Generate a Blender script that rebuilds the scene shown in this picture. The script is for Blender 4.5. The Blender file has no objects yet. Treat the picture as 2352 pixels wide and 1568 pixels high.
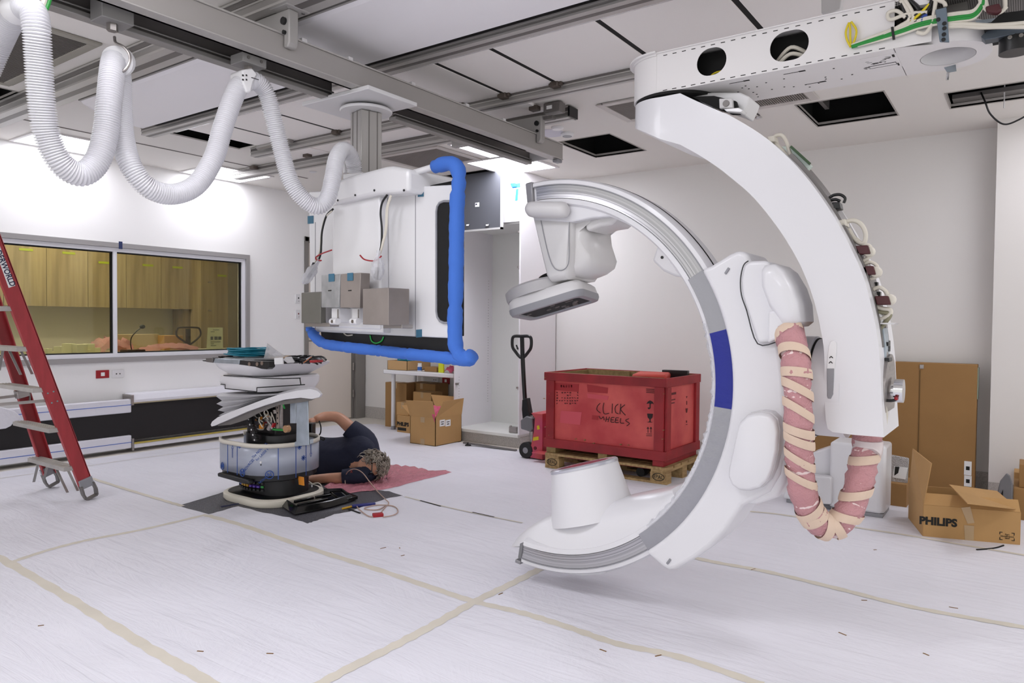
import bpy, bmesh, math, random
from mathutils import Vector as V, Matrix
random.seed(7)
R = math.radians
C = bpy.context.scene.collection
# ------------------------------------------------------------------ camera model of the photograph (2352 x 1568)
F = 1657.81
CAM = V((0, 0, 1.34))
_y, _p, _r = R(35.4511), R(-1.49807), R(0.50336)
_f = V((math.cos(_y)*math.cos(_p), math.sin(_y)*math.cos(_p), math.sin(_p)))
_rt = V((math.sin(_y), -math.cos(_y), 0)); _up = _rt.cross(_f)
_rt, _up = _rt*math.cos(_r)+_up*math.sin(_r), _up*math.cos(_r)-_rt*math.sin(_r)
def ray(x, y): return _f + _rt*((x-1176)/F) - _up*((y-784)/F)
def PX(X, x, y): d = ray(x, y); return CAM + d*(X/d.x)
def PY(Y, x, y): d = ray(x, y); return CAM + d*(Y/d.y)
def PZ(Z, x, y): d = ray(x, y); return CAM + d*((Z-CAM.z)/d.z)
def PD(D, x, y): return CAM + ray(x, y)*D
def PN(p0, n, x, y): d = ray(x, y); return CAM + d*((V(p0)-CAM).dot(n)/d.dot(n))
cam = bpy.data.cameras.new('camera'); co = bpy.data.objects.new('camera', cam); C.objects.link(co)
cam.sensor_width = 36; cam.lens = 36*F/2352; cam.clip_start = .05
co.matrix_world = Matrix(((_rt.x, _up.x, -_f.x, CAM.x), (_rt.y, _up.y, -_f.y, CAM.y), (_rt.z, _up.z, -_f.z, CAM.z), (0, 0, 0, 1)))
bpy.context.scene.camera = co
# ------------------------------------------------------------------ materials
def lin(c):
    if isinstance(c, str):
        c = c.lstrip('#'); c = [int(c[i:i+2], 16)/255 for i in (0, 2, 4)]
    return tuple((x/12.92 if x <= .04045 else ((x+.055)/1.055)**2.4) for x in c)+(1,)
MT = {}
def mat(name, col, rough=.5, metal=0, bump=0, bscale=40, var=0, vscale=6, stretch=None, spec=None, coat=0, col2=None, trans=0, alpha=1):
    if name in MT: return MT[name]
    m = bpy.data.materials.new(name); m.use_nodes = True; nt = m.node_tree; b = nt.nodes['Principled BSDF']
    b.inputs['Base Color'].default_value = lin(col); b.inputs['Roughness'].default_value = rough; b.inputs['Metallic'].default_value = metal
    if spec is not None: b.inputs['Specular IOR Level'].default_value = spec
    if coat: b.inputs['Coat Weight'].default_value = coat
    if trans: b.inputs['Transmission Weight'].default_value = trans
    if alpha < 1: b.inputs['Alpha'].default_value = alpha
    tc = mp = None
    if bump or var:
        tc = nt.nodes.new('ShaderNodeTexCoord'); mp = nt.nodes.new('ShaderNodeMapping'); nt.links.new(tc.outputs['Object'], mp.inputs[0])
        if stretch: mp.inputs['Scale'].default_value = stretch
    if var:
        n = nt.nodes.new('ShaderNodeTexNoise'); n.inputs['Scale'].default_value = vscale; n.inputs['Detail'].default_value = 5
        nt.links.new(mp.outputs[0], n.inputs['Vector'])
        r = nt.nodes.new('ShaderNodeValToRGB'); r.color_ramp.elements[0].position = .35; r.color_ramp.elements[1].position = .65
        c0 = lin(col); c1 = lin(col2) if col2 else tuple(min(1, x*(1-var)) for x in c0[:3])+(1,)
        r.color_ramp.elements[0].color = c0; r.color_ramp.elements[1].color = c1
        nt.links.new(n.outputs['Fac'], r.inputs[0]); nt.links.new(r.outputs[0], b.inputs['Base Color'])
    if bump:
        n = nt.nodes.new('ShaderNodeTexNoise'); n.inputs['Scale'].default_value = bscale; n.inputs['Detail'].default_value = 4
        nt.links.new(mp.outputs[0], n.inputs['Vector'])
        bm = nt.nodes.new('ShaderNodeBump'); bm.inputs['Strength'].default_value = bump; bm.inputs['Distance'].default_value = .01
        nt.links.new(n.outputs['Fac'], bm.inputs['Height']); nt.links.new(bm.outputs[0], b.inputs['Normal'])
    MT[name] = m; return m
def emit(name, col, s):
    if name in MT: return MT[name]
    m = bpy.data.materials.new(name); m.use_nodes = True; nt = m.node_tree; nt.nodes.clear()
    e = nt.nodes.new('ShaderNodeEmission'); e.inputs[0].default_value = lin(col); e.inputs[1].default_value = s
    o = nt.nodes.new('ShaderNodeOutputMaterial'); nt.links.new(e.outputs[0], o.inputs[0]); MT[name] = m; return m
def speck(name, c1, c2, scale=250, rough=.5, thr=.5):
    if name in MT: return MT[name]
    m = mat(name, c1, rough); nt = m.node_tree; b = nt.nodes['Principled BSDF']
    tc = nt.nodes.new('ShaderNodeTexCoord'); n = nt.nodes.new('ShaderNodeTexNoise'); n.inputs['Scale'].default_value = scale; n.inputs['Detail'].default_value = 2
    nt.links.new(tc.outputs['Object'], n.inputs['Vector'])
    r = nt.nodes.new('ShaderNodeValToRGB'); r.color_ramp.elements[0].position = thr-.05; r.color_ramp.elements[1].position = thr+.08
    r.color_ramp.elements[0].color = lin(c1); r.color_ramp.elements[1].color = lin(c2)
    nt.links.new(n.outputs['Fac'], r.inputs[0]); nt.links.new(r.outputs[0], b.inputs['Base Color']); return m
def film(name, col, opac, rough=.15, bump=.4, bscale=30):
    """thin plastic film: partly see-through with glossy wrinkles"""
    if name in MT: return MT[name]
    m = mat(name, col, rough, bump=bump, bscale=bscale); nt = m.node_tree; b = nt.nodes['Principled BSDF']
    out = [n for n in nt.nodes if n.type == 'OUTPUT_MATERIAL'][0]
    t = nt.nodes.new('ShaderNodeBsdfTransparent'); t.inputs[0].default_value = tuple(.5+.5*x for x in lin(col)[:3])+(1,)
    mx = nt.nodes.new('ShaderNodeMixShader'); mx.inputs[0].default_value = opac
    nt.links.new(t.outputs[0], mx.inputs[1]); nt.links.new(b.outputs[0], mx.inputs[2]); nt.links.new(mx.outputs[0], out.inputs[0]); return m
def glass(name, tint, refl=.06):
    if name in MT: return MT[name]
    m = bpy.data.materials.new(name); m.use_nodes = True; nt = m.node_tree; nt.nodes.clear()
    o = nt.nodes.new('ShaderNodeOutputMaterial'); t = nt.nodes.new('ShaderNodeBsdfTransparent'); t.inputs[0].default_value = lin(tint)
    g = nt.nodes.new('ShaderNodeBsdfGlossy'); g.inputs['Roughness'].default_value = .02
    fr = nt.nodes.new('ShaderNodeFresnel'); fr.inputs[0].default_value = 1.5
    mx = nt.nodes.new('ShaderNodeMixShader'); nt.links.new(fr.outputs[0], mx.inputs[0])
    nt.links.new(t.outputs[0], mx.inputs[1]); nt.links.new(g.outputs[0], mx.inputs[2]); nt.links.new(mx.outputs[0], o.inputs[0]); MT[name] = m; return m
def wood(name, c1, c2, scale=(30, 30, 1.2), rough=.5):
    return mat(name, c1, rough, var=1, col2=c2, vscale=1.6, stretch=scale)
# ------------------------------------------------------------------ mesh builder
ORG = {}
class MB:
    def __init__(s, M=None): s.v = []; s.f = []; s.M = M
    def add(s, vs, fs):
        n = len(s.v); s.v += [(s.M @ V(p)) if s.M else V(p) for p in vs]; s.f += [tuple(i+n for i in f) for f in fs]; return s
    def box(s, x0, x1, y0, y1, z0, z1):
        return s.add([(x, y, z) for z in (z0, z1) for y in (y0, y1) for x in (x0, x1)], [(0, 2, 3, 1), (4, 5, 7, 6), (0, 1, 5, 4), (2, 6, 7, 3), (0, 4, 6, 2), (1, 3, 7, 5)])
    def cbox(s, c, sx, sy, sz): return s.box(c[0]-sx/2, c[0]+sx/2, c[1]-sy/2, c[1]+sy/2, c[2]-sz/2, c[2]+sz/2)
    def obox(s, c, a, b, d):
        c, a, b, d = V(c), V(a), V(b), V(d)
        return s.add([c+a*x+b*y+d*z for z in (-1, 1) for y in (-1, 1) for x in (-1, 1)], [(0, 2, 3, 1), (4, 5, 7, 6), (0, 1, 5, 4), (2, 6, 7, 3), (0, 4, 6, 2), (1, 3, 7, 5)])
    def bar(s, p, q, w, h, up=(0, 0, 1)):
        p, q = V(p), V(q); d = (q-p); side = d.cross(V(up)).normalized(); u = side.cross(d).normalized()
        return s.obox((p+q)/2, d/2, side*w/2, u*h/2)
    def prism(s, pts, vec):
        pts = [V(p) for p in pts]; n = len(pts); vec = V(vec)
        return s.add(pts+[p+vec for p in pts], [tuple(range(n)), tuple(range(2*n-1, n-1, -1))]+[(i, n+i, n+(i+1) % n, (i+1) % n) for i in range(n)])
    def fill(s, outer, holes, vec):
        """flat plate with holes, thickness vec"""
        b = bmesh.new(); es = []
        for lp in [outer]+holes:
            vs = [b.verts.new(p) for p in lp]
            es += [b.edges.new((vs[i], vs[(i+1) % len(vs)])) for i in range(len(vs))]
        bmesh.ops.triangle_fill(b, edges=es, use_beauty=True)
        if vec is not None:
            g = bmesh.ops.extrude_face_region(b, geom=b.faces[:]); bmesh.ops.translate(b, vec=V(vec), verts=[e for e in g['geom'] if isinstance(e, bmesh.types.BMVert)])
        b.verts.index_update(); s.add([v.co.copy() for v in b.verts], [tuple(v.index for v in f.verts) for f in b.faces]); b.free(); return s
    def loft(s, rings, closed=True, caps=True, loop=False):
        n = len(rings[0]); vs = [p for r in rings for p in r]; fs = []; m = len(rings)
        for i in range(m if loop else m-1):
            j = (i+1) % m
            for k in range(n if closed else n-1):
                l = (k+1) % n; fs.append((i*n+k, i*n+l, j*n+l, j*n+k))
        if caps and closed and not loop: fs += [tuple(range(n)), tuple(range((m-1)*n, m*n))]
        return s.add(vs, fs)
    def tube(s, pts, r, n=8, closed=False, ell=None):
        pts = [V(p) for p in pts]; m = len(pts); rings = []; prev = None
        for i in range(m):
            a = pts[(i-1) % m] if (closed or i > 0) else pts[i]; b = pts[(i+1) % m] if (closed or i < m-1) else pts[i]
            t = (b-a).normalized()
            if prev is None:
                u = t.orthogonal().normalized()
            else:
                u = prev-t*prev.dot(t); u = u.normalized() if u.length > 1e-6 else t.orthogonal().normalized()
            prev = u; w = t.cross(u); rr = r[i] if isinstance(r, (list, tuple)) else r
            rings.append([pts[i]+(u*math.cos(2*math.pi*k/n)+w*math.sin(2*math.pi*k/n))*rr for k in range(n)])
        return s.loft(rings, loop=closed)
    def lathe(s, o, ax, prof, n=24, arc=None, ref=None):
        o, ax = V(o), V(ax).normalized(); u = V(ref).normalized() if ref else ax.orthogonal().normalized(); w = ax.cross(u)
        rings = [[o+ax*h+(u*math.cos(2*math.pi*k/n)+w*math.sin(2*math.pi*k/n))*max(r, 1e-5) for k in range(n)] for r, h in prof]
        return s.loft(rings)
    def cyl(s, p, q, r, n=16, r2=None):
        p, q = V(p), V(q); return s.lathe(p, q-p, [(r, 0), (r if r2 is None else r2, (q-p).length)], n)
    def ball(s, c, r, n=12, m=8, sc=(1, 1, 1), Mx=None):
        c = V(c); rings = []
        for i in range(m+1):
            t = math.pi*i/m
            ring = []
            for k in range(n):
                a = 2*math.pi*k/n; p = V((math.sin(t)*math.cos(a)*sc[0], math.sin(t)*math.sin(a)*sc[1], math.cos(t)*sc[2]))*r
                ring.append(c+(Mx @ p if Mx else p))
            rings.append(ring)
        return s.loft(rings)
    def build(s, name, m, parent=None, bevel=0, seg=2, smooth=35, base=None, sub=0, solid=0, kind=None, label=None, keepn=False):
        org = ORG[parent.name] if parent else (V(base) if base is not None else None)
        if org is None:
            lo = [min(p[i] for p in s.v) for i in range(3)]; hi = [max(p[i] for p in s.v) for i in range(3)]
            org = V(((lo[0]+hi[0])/2, (lo[1]+hi[1])/2, lo[2]))
        me = bpy.data.meshes.new(name); me.from_pydata([p-org for p in s.v], [], s.f)
        b = bmesh.new(); b.from_mesh(me)
        if not keepn: bmesh.ops.remove_doubles(b, verts=b.verts[:], dist=1e-5)
        bmesh.ops.recalc_face_normals(b, faces=b.faces[:]); b.to_mesh(me); b.free()
        me.materials.append(m)
        if smooth:
            me.shade_smooth()
            if smooth < 180: me.set_sharp_from_angle(angle=R(smooth))
        o = bpy.data.objects.new(name, me); C.objects.link(o); ORG[o.name] = org
        if parent: o.parent = parent
        else: o.location = org
        if solid: md = o.modifiers.new('solid', 'SOLIDIFY'); md.thickness = solid; md.offset = 0
        if bevel:
            md = o.modifiers.new('bevel', 'BEVEL'); md.width = bevel; md.segments = seg; md.limit_method = 'ANGLE'; md.angle_limit = R(40); md.harden_normals = False
        if sub: md = o.modifiers.new('sub', 'SUBSURF'); md.levels = sub; md.render_levels = sub
        if kind: o['kind'] = kind
        if label: o['label'] = label
        return o
def tag(o, label, cat, group=None, kind=None):
    o['label'] = label; o['category'] = cat
    if group: o['group'] = group
    if kind: o['kind'] = kind
    return o
def thing(name, label, cat, base, group=None):
    o = bpy.data.objects.new(name, None); o.empty_display_size = .1; C.objects.link(o); o.location = V(base); ORG[o.name] = V(base); return tag(o, label, cat, group)
def struct(mb, name, m, **k): o = mb.build(name, m, **k); o['kind'] = 'structure'; return o
def structE(name, base):
    o = bpy.data.objects.new(name, None); o.empty_display_size = .1; C.objects.link(o); o.location = V(base); ORG[o.name] = V(base); o['kind'] = 'structure'; return o
def cr(pts, n=8, closed=False):
    """Catmull-Rom through points"""
    pts = [V(p) for p in pts]; out = []; m = len(pts)
    rng = range(m) if closed else range(m-1)
    for i in rng:
        g = (lambda j: pts[j % m]) if closed else (lambda j: pts[max(0, min(m-1, j))])
        p0, p1, p2, p3 = g(i-1), g(i), g(i+1), g(i+2)
        for k in range(n):
            t = k/n; out.append(.5*((2*p1)+(p2-p0)*t+(2*p0-5*p1+4*p2-p3)*t*t+(3*p1-p0-3*p2+p3)*t**3))
    if not closed: out.append(pts[-1])
    return out
def resample(pts, step):
    out = [pts[0]]; acc = 0
    for a, b in zip(pts, pts[1:]):
        L = (b-a).length; d = step-acc
        while d <= L:
            out.append(a.lerp(b, d/L)); d += step
        acc = (acc+L) % step if L else acc
    return out
def frame(o, yaw): return Matrix.Translation(V(o)) @ Matrix.Rotation(yaw, 4, 'Z')
def text(s, size, pos, right, up, m, parent, name='lettering', ext=.0004, align='CENTER', sx=1, bold=0):
    cu = bpy.data.curves.new('t', 'FONT'); cu.body = s; cu.size = size; cu.extrude = ext; cu.align_x = align; cu.align_y = 'CENTER'; cu.resolution_u = 3; cu.offset = bold*size
    to = bpy.data.objects.new('t', cu); C.objects.link(to); dg = bpy.context.evaluated_depsgraph_get(); dg.update()
    me = bpy.data.meshes.new_from_object(to.evaluated_get(dg)); bpy.data.objects.remove(to)
    r, u = V(right).normalized(), V(up).normalized(); n = r.cross(u).normalized(); u = n.cross(r)
    X = Matrix(((r.x*sx, u.x, n.x, pos[0]), (r.y*sx, u.y, n.y, pos[1]), (r.z*sx, u.z, n.z, pos[2]), (0, 0, 0, 1)))
    me.transform(X); me.transform(Matrix.Translation(-ORG[parent.name])); me.materials.clear(); me.materials.append(m)
    o = bpy.data.objects.new(name, me); C.objects.link(o); o.parent = parent; ORG[o.name] = ORG[parent.name]; return o
def rrect(w, h, r, n=5):
    pts = []
    for cx, cy, a0 in ((w/2-r, h/2-r, 0), (-w/2+r, h/2-r, 90), (-w/2+r, -h/2+r, 180), (w/2-r, -h/2+r, 270)):
        for k in range(n+1): a = R(a0+90*k/n); pts.append((cx+r*math.cos(a), cy+r*math.sin(a)))
    return pts
# ------------------------------------------------------------------ palette
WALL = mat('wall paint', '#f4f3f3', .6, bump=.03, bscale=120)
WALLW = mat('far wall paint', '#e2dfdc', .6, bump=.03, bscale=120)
CEIL = mat('ceiling paint', '#e6e2dd', .7, bump=.02, bscale=150)
WHITE = mat('white powder coat', '#e0dfe1', .35)
WHITE2 = mat('white gloss plastic', '#e3e2e4', .25, coat=.2)
LGREY = mat('light grey plastic', '#d3d1d2', .4)
MGREY = mat('mid grey plastic', '#8f8f94', .4)
ALU = mat('anodised aluminium', '#a3a09d', .42, metal=.55, var=.1, vscale=3)
DALU = mat('dark aluminium channel', '#75716f', .45, metal=.5)
STEEL = mat('brushed steel', '#a9a3a0', .35, metal=.85, var=.2, vscale=3, stretch=(1, 1, 20))
ZINC = mat('zinc plate', '#b4bec8', .38, metal=.7, var=.25, vscale=9)
CHROME = mat('bright chrome', '#d8d8da', .15, metal=1)
BLACK = mat('black plastic', '#101012', .35)
BLACKM = mat('matt black', '#0b0a0b', .8)
VOID = mat('dark ceiling void', '#070707', .95)
RUBBER = mat('black rubber', '#151517', .6)
RED = mat('red fibreglass', '#a8343a', .45, var=.18, vscale=5, stretch=(6, 6, 1))
CARD = mat('brown cardboard', '#b8905d', .85, bump=.05, bscale=90, var=.08, vscale=4)
CARD2 = mat('darker cardboard', '#9c7648', .85, bump=.05, bscale=90, var=.08, vscale=4)
CARDIN = mat('inner cardboard', '#7d5c38', .9)
TAPEB = mat('clear brown packing tape', '#b79c78', .2)
PAPERW = mat('white paper label', '#eeeeee', .6)
INK = mat('black print', '#15130f', .7)
BLUEF = mat('blue foam tube', '#3a6cc6', .75, bump=.12, bscale=250)
PINKW = film('pink bubble wrap', '#e2a9ae', .62, .2, .9, 120)
MASK = mat('beige masking tape', '#d9c1ad', .7, bump=.1, bscale=80)
FTAPE = mat('beige floor tape', '#d8d1c3', .7, var=.08, vscale=5)
TEAL = mat('teal cable jacket', '#12809a', .45)
TEALS = mat('teal tape', '#3a6c86', .6)
NEON = mat('neon green tape', '#a5b416', .6)
BLUET = mat('blue painter tape', '#2b93e0', .6)
CREAM = mat('cream cable jacket', '#d6d0c4', .5)
GREENW = mat('green wire', '#1d8a35', .45)
YELLOW = mat('yellow wire', '#d8c31c', .45)
REDW = mat('red plastic', '#a01521', .4)
DRED = mat('dark red ferrite', '#47141a', .4)
SKIN = mat('skin', '#cc967a', .5, var=.12, vscale=12)
NAVY = mat('navy cotton', '#191e35', .8, bump=.9, bscale=14)
TROUS = mat('black work trousers', '#0d0e12', .85, bump=.2, bscale=50)
HAIRM = mat('grey hair', '#b3a99d', .6, var=.5, vscale=18, col2='#71675c', stretch=(1, 1, 1))
# ================================================================== ROOM
ZC = 2.94; YL = 7.5; XF = 7.0
FLOORM = mat('pale vinyl floor', '#dcd6cd', .5, var=.05, vscale=30)
struct(MB().box(-2.6, 7.1, -2.6, 9.6, -.12, 0), 'floor', FLOORM, smooth=0)
DARKV = speck('charcoal speckled vinyl', '#35343a', '#77767c', 220, .55, .56)
patch = [(408, 1161), (470, 1144), (520, 1128), (640, 1100), (760, 1112), (870, 1126), (893, 1128), (925, 1139), (884, 1146), (846, 1160), (800, 1176), (768, 1182), (748, 1190), (735, 1193), (716, 1200), (706, 1203), (672, 1191), (640, 1184), (590, 1174), (545, 1163), (512, 1173), (480, 1181)]
pp = [PZ(.001, *p) for p in patch]
struct(MB().prism([V((p.x+.0, p.y, 0.0005)) for p in pp], (0, 0, .0008)), 'floor', DARKV, smooth=0)
# paper sheeting
m = mat('white floor paper', '#e4e3eb', .55, var=.05, vscale=1.5); nt = m.node_tree; b = nt.nodes['Principled BSDF']
tc = nt.nodes.new('ShaderNodeTexCoord'); mp = nt.nodes.new('ShaderNodeMapping'); mp.inputs['Scale'].default_value = (5, .7, 1); mp.inputs['Rotation'].default_value = (0, 0, R(14))
nt.links.new(tc.outputs['Object'], mp.inputs[0])
n1 = nt.nodes.new('ShaderNodeTexNoise'); n1.inputs['Scale'].default_value = 2.2; n1.inputs['Detail'].default_value = 8; n1.inputs['Roughness'].default_value = .62; n1.inputs['Distortion'].default_value = .8
nt.links.new(mp.outputs[0], n1.inputs['Vector'])
bu = nt.nodes.new('ShaderNodeBump'); bu.inputs['Strength'].default_value = .9; bu.inputs['Distance'].default_value = .012
nt.links.new(n1.outputs['Fac'], bu.inputs['Height'])
n2 = nt.nodes.new('ShaderNodeTexNoise'); n2.inputs['Scale'].default_value = 1.1; n2.inputs['Detail'].default_value = 6; n2.inputs['Distortion'].default_value = 1.6; nt.links.new(tc.outputs['Object'], n2.inputs['Vector'])
b2 = nt.nodes.new('ShaderNodeBump'); b2.inputs['Strength'].default_value = .6; b2.inputs['Distance'].default_value = .05
nt.links.new(n2.outputs['Fac'], b2.inputs['Height']); nt.links.new(bu.outputs[0], b2.inputs['Normal']); nt.links.new(b2.outputs[0], b.inputs['Normal'])
PAPER = m
jag = []
for i, p in enumerate(pp):
    q = pp[(i+1) % len(pp)]
    for k in range(3):
        w = p.lerp(q, k/3); jag.append(V((w.x+random.uniform(-.008, .008), w.y+random.uniform(-.008, .008), .002)))
outer = [(-2.5, -2.5, .002), (6.72, -2.5, .002), (6.72, 4.2, .002), (6.1, 4.35, .002), (6.2, 5.3, .002), (6.55, 5.4, .002), (6.62, 6.9, .002), (6.2, 7.2, .002), (3.5, 7.24, .002), (-2.5, 7.24, .002)]
tag(MB().fill(outer, [jag], (0, 0, .002)).build('floor_sheeting', PAPER, smooth=0), 'white protective paper sheeting taped down over the whole floor', 'floor covering')
TZ = [.0042]
def tape(pxs, w, label):
    TZ[0] += .00025; w *= .9
    pts = cr([PZ(TZ[0], *p) for p in pxs], 10); a = []; c = []
    for i, p in enumerate(pts):
        t = (pts[min(i+1, len(pts)-1)]-pts[max(i-1, 0)]).normalized(); s = V((-t.y, t.x, 0)); ww = w/2*(1+.12*math.sin(i*1.9)+.08*random.uniform(-1, 1)); a.append(p+s*ww); c.append(p-s*ww)
    mb = MB().add(a+c, [(i, i+1, len(a)+i+1, len(a)+i) for i in range(len(a)-1)])
    tag(mb.build('floor_tape', FTAPE, smooth=0), label, 'tape', 'beige tape lines on the floor paper')
tape([(-40, 1262), (20, 1292), (150, 1368), (310, 1468), (420, 1532), (520, 1590)], .06, 'beige floor tape line running from the left edge to the bottom left')
tape([(475, 1183), (560, 1207), (700, 1255), (860, 1305), (1000, 1352), (1090, 1381), (1200, 1407), (1300, 1438), (1420, 1478), (1560, 1508), (1750, 1572)], .055, 'long beige floor tape line crossing the middle of the floor')
tape([(22, 1292), (110, 1263), (200, 1240), (330, 1215), (475, 1181)], .045, 'beige floor tape line joining the torn floor patch to the left edge')
tape([(690, 1595), (790, 1540), (900, 1485), (1000, 1432), (1090, 1381), (1170, 1342), (1240, 1306)], .06, 'beige floor tape line running from the bottom edge up under the machine arm')
tape([(1560, 1272), (1640, 1290), (1760, 1312), (1920, 1350), (2080, 1390), (2250, 1422), (2400, 1448)], .055, 'beige floor tape line right of the curved arm, nearest to the camera')
tape([(1700, 1172), (1800, 1182), (1950, 1208), (2080, 1228), (2220, 1252), (2400, 1282)], .035, 'thin pale floor tape line in front of the open carton at the right')
tape([(-60, 1108), (0, 1098), (150, 1077), (300, 1055), (420, 1039), (520, 1026)], .012, 'thin seam line of the floor paper along the left wall')
tape([(210, 1098), (300, 1126), (380, 1150), (420, 1162)], .04, 'faint beige floor tape line between the ladder feet and the torn floor patch')
tape([(930, 1140), (1010, 1160), (1100, 1180), (1200, 1200)], .02, 'faint thin floor tape line right of the torn floor patch')
# scraps lying on the floor
for k, (a, c, w) in enumerate((((965, 1149), (1012, 1162), .012), ((1085, 1176), (1135, 1187), .012))):
    tag(MB().bar(PZ(.006, *a), PZ(.006, *c), w, .003).build('dark_strip', BLACKM), ('dark slit-like strip on the floor nearest to the torn patch', 'dark slit-like strip on the floor left of the white tube housing')[k], 'scrap')
rs = random.Random(3)
for (x, y) in ((925, 1275), (918, 1258), (94, 1436), (460, 1495), (1150, 1363), (1730, 1307), (1385, 1493), (1512, 1505), (1935, 1455), (2190, 1395), (2127, 1502), (880, 1258), (2010, 1262), (1985, 1378), (620, 1500)):
    p = PZ(.005, x, y); d = V((rs.uniform(-1, 1), rs.uniform(-1, 1), 0)).normalized()*rs.uniform(.008, .02)
    tag(MB().bar(p-d, p+d, .005, .002).build('paper_scrap', CARDIN), 'tiny dark scrap of debris lying on the white floor paper', 'debris', 'scraps on the floor paper')
# ceiling with openings
holes = [(5.46, 6.17, 2.9, 3.42), (5.5, 6.19, .83, 1.40), (5.79, 6.21, -.4, .485), (1.55, 2.17, 5.84, 6.3), (3.36, 4.06, 5.76, 6.05), (6.02, 6.5, 4.55, 5.3)]
xs = sorted({-2.6, 7.1, *[h[0] for h in holes], *[h[1] for h in holes]}); ys = sorted({-2.6, 7.6, *[h[2] for h in holes], *[h[3] for h in holes]})
mb = MB()
for x0, x1 in zip(xs, xs[1:]):
    for y0, y1 in zip(ys, ys[1:]):
        cx, cy = (x0+x1)/2, (y0+y1)/2
        if not any(h[0] < cx < h[1] and h[2] < cy < h[3] for h in holes): mb.box(x0, x1, y0, y1, ZC, ZC+.012)
struct(mb, 'ceiling', CEIL, smooth=0)
mb = MB()
for h in holes:
    x0, x1, y0, y1 = h; z0, z1 = ZC+.0125, ZC+.4; t = .01; g = .06
    mb.box(x0-g, x1+g, y0-g, y1+g, z1, z1+t)
    mb.box(x0-g-t, x0-g, y0-g, y1+g, z0, z1).box(x1+g, x1+g+t, y0-g, y1+g, z0, z1).box(x0-g, x1+g, y0-g-t, y0-g, z0, z1).box(x0-g, x1+g, y1+g, y1+g+t, z0, z1)
struct(mb, 'ceiling_void', VOID, smooth=0)  # boxes over the openings, coloured near black to read as dark void
def hatch(i, label):
    x0, x1, y0, y1 = holes[i]; t = thing('ceiling_hatch', label, 'ceiling hatch', (x0, y0, ZC)); w = .009
    MB().box(x0-w, x0, y0-w, y1+w, ZC-.004, ZC+.03).box(x1, x1+w, y0-w, y1+w, ZC-.004, ZC+.03).box(x0, x1, y0-w, y0, ZC-.004, ZC+.03).box(x0, x1, y1, y1+w, ZC-.004, ZC+.03).build('hatch_frame', mat('hatch edge', '#aaa5a1', .6), t, smooth=0)
    return t
t = hatch(0, 'open square black ceiling hatch near the end of the overhead rail'); MB().box(5.53, 5.55, 2.95, 3.2, ZC+.12, ZC+.2).build('joist', DALU, t)
t = hatch(1, 'open black ceiling hatch behind the white suspension arm'); MB().box(5.56, 6.1, 1.3, 1.33, ZC+.1, ZC+.2).build('joist', DALU, t)
t = hatch(2, 'open black ceiling hatch at the right edge with a black cable hanging out')
MB().tube(cr([PZ(ZC+.1, 2250, 205), PX(5.9, 2262, 232), PX(5.9, 2275, 262), PX(5.9, 2305, 285), PX(5.9, 2340, 275), PX(5.9, 2380, 250)], 8), .006).build('loose_cable', RUBBER, t)
MB().tube([V((6.1, .16, ZC+.2)), V((6.1, .16, ZC-.08))], .004, 6).build('strap', LGREY, t)
MB().box(6.08, 6.2, -.3, .47, ZC+.03, ZC+.06).build('inner_channel', DALU, t)
hatch(3, 'open black ceiling hatch at the left edge beside the big air grille')
hatch(5, 'open black ceiling hatch above the dark hanging door')
# walls
wx0, wx1, wz0, wz1 = 0.2, 5.152, .905, 2.108
dx0, dx1, dz = 5.96, 6.99, 2.41
mb = MB().box(-2.6, wx0, YL, YL+.14, 0, ZC).box(wx0, wx1, YL, YL+.14, 0, wz0).box(wx0, wx1, YL, YL+.14, wz1, ZC).box(wx1, dx0, YL, YL+.14, 0, ZC).box(dx0, dx1, YL, YL+.14, dz, ZC)
struct(mb, 'wall_left', WALL, smooth=0)
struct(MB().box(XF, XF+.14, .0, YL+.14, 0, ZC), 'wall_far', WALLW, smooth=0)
struct(MB().box(6.74, 7.14, -2.6, .215, 0, ZC), 'wall_right', mat('pillar paint', '#dedad7', .6), smooth=0)
COVE = speck('grey speckled coving', '#bdb8b3', '#a5a09b', 180, .6)
struct(MB().box(XF-.006, XF, 5.4, YL, .0, .16).box(XF-.006, XF, .215, 4.3, 0, .16), 'baseboard_far', COVE, smooth=0)
struct(MB().box(6.733, 6.74, -2.6, .215, 0, .13), 'baseboard_right', COVE, smooth=0)
# window to the control room
FRG = mat('grey window frame', '#a3a0a0', .45, metal=.3); FRW = mat('white window frame', '#e4e4ea', .4)
w = structE('window_1', (wx0, YL, wz0))
def rectframe(x0, x1, z0, z1, t, y0, y1): return MB().box(x0, x1, y0, y1, z0, z0+t).box(x0, x1, y0, y1, z1-t, z1).box(x0, x0+t, y0, y1, z0+t, z1-t).box(x1-t, x1, y0, y1, z0+t, z1-t)
rectframe(wx0, wx1, wz0, wz1, .048, YL-.03, YL+.1).build('outer_frame', FRG, w, smooth=0)
rectframe(wx0+.05, wx1-.05, wz0+.05, wz1-.05, .04, YL-.012, YL+.08).build('inner_frame', FRW, w, smooth=0)
mxl = PY(YL, 260, 700).x; mxr = PY(YL, 268, 700).x
MB().box(mxl, mxr, YL-.01, YL+.06, wz0+.09, wz1-.09).build('mullion', FRW, w, smooth=0)
g = rectframe(wx0+.09, wx1-.09, wz0+.09, wz1-.09, .012, YL+.012, YL+.05); g.box(mxl-.012, mxl, YL+.012, YL+.05, wz0+.1, wz1-.1); g.build('gasket', BLACKM, w, smooth=0)
LG = glass('yellowish lead glass', '#f2f2e0')
MB().box(wx0+.1, mxl-.005, YL+.025, YL+.04, wz0+.1, wz1-.1).build('glass_pane', LG, w, smooth=0)
MB().box(mxr+.005, wx1-.1, YL+.025, YL+.04, wz0+.1, wz1-.1).build('glass_pane', LG, w, smooth=0)
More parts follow.
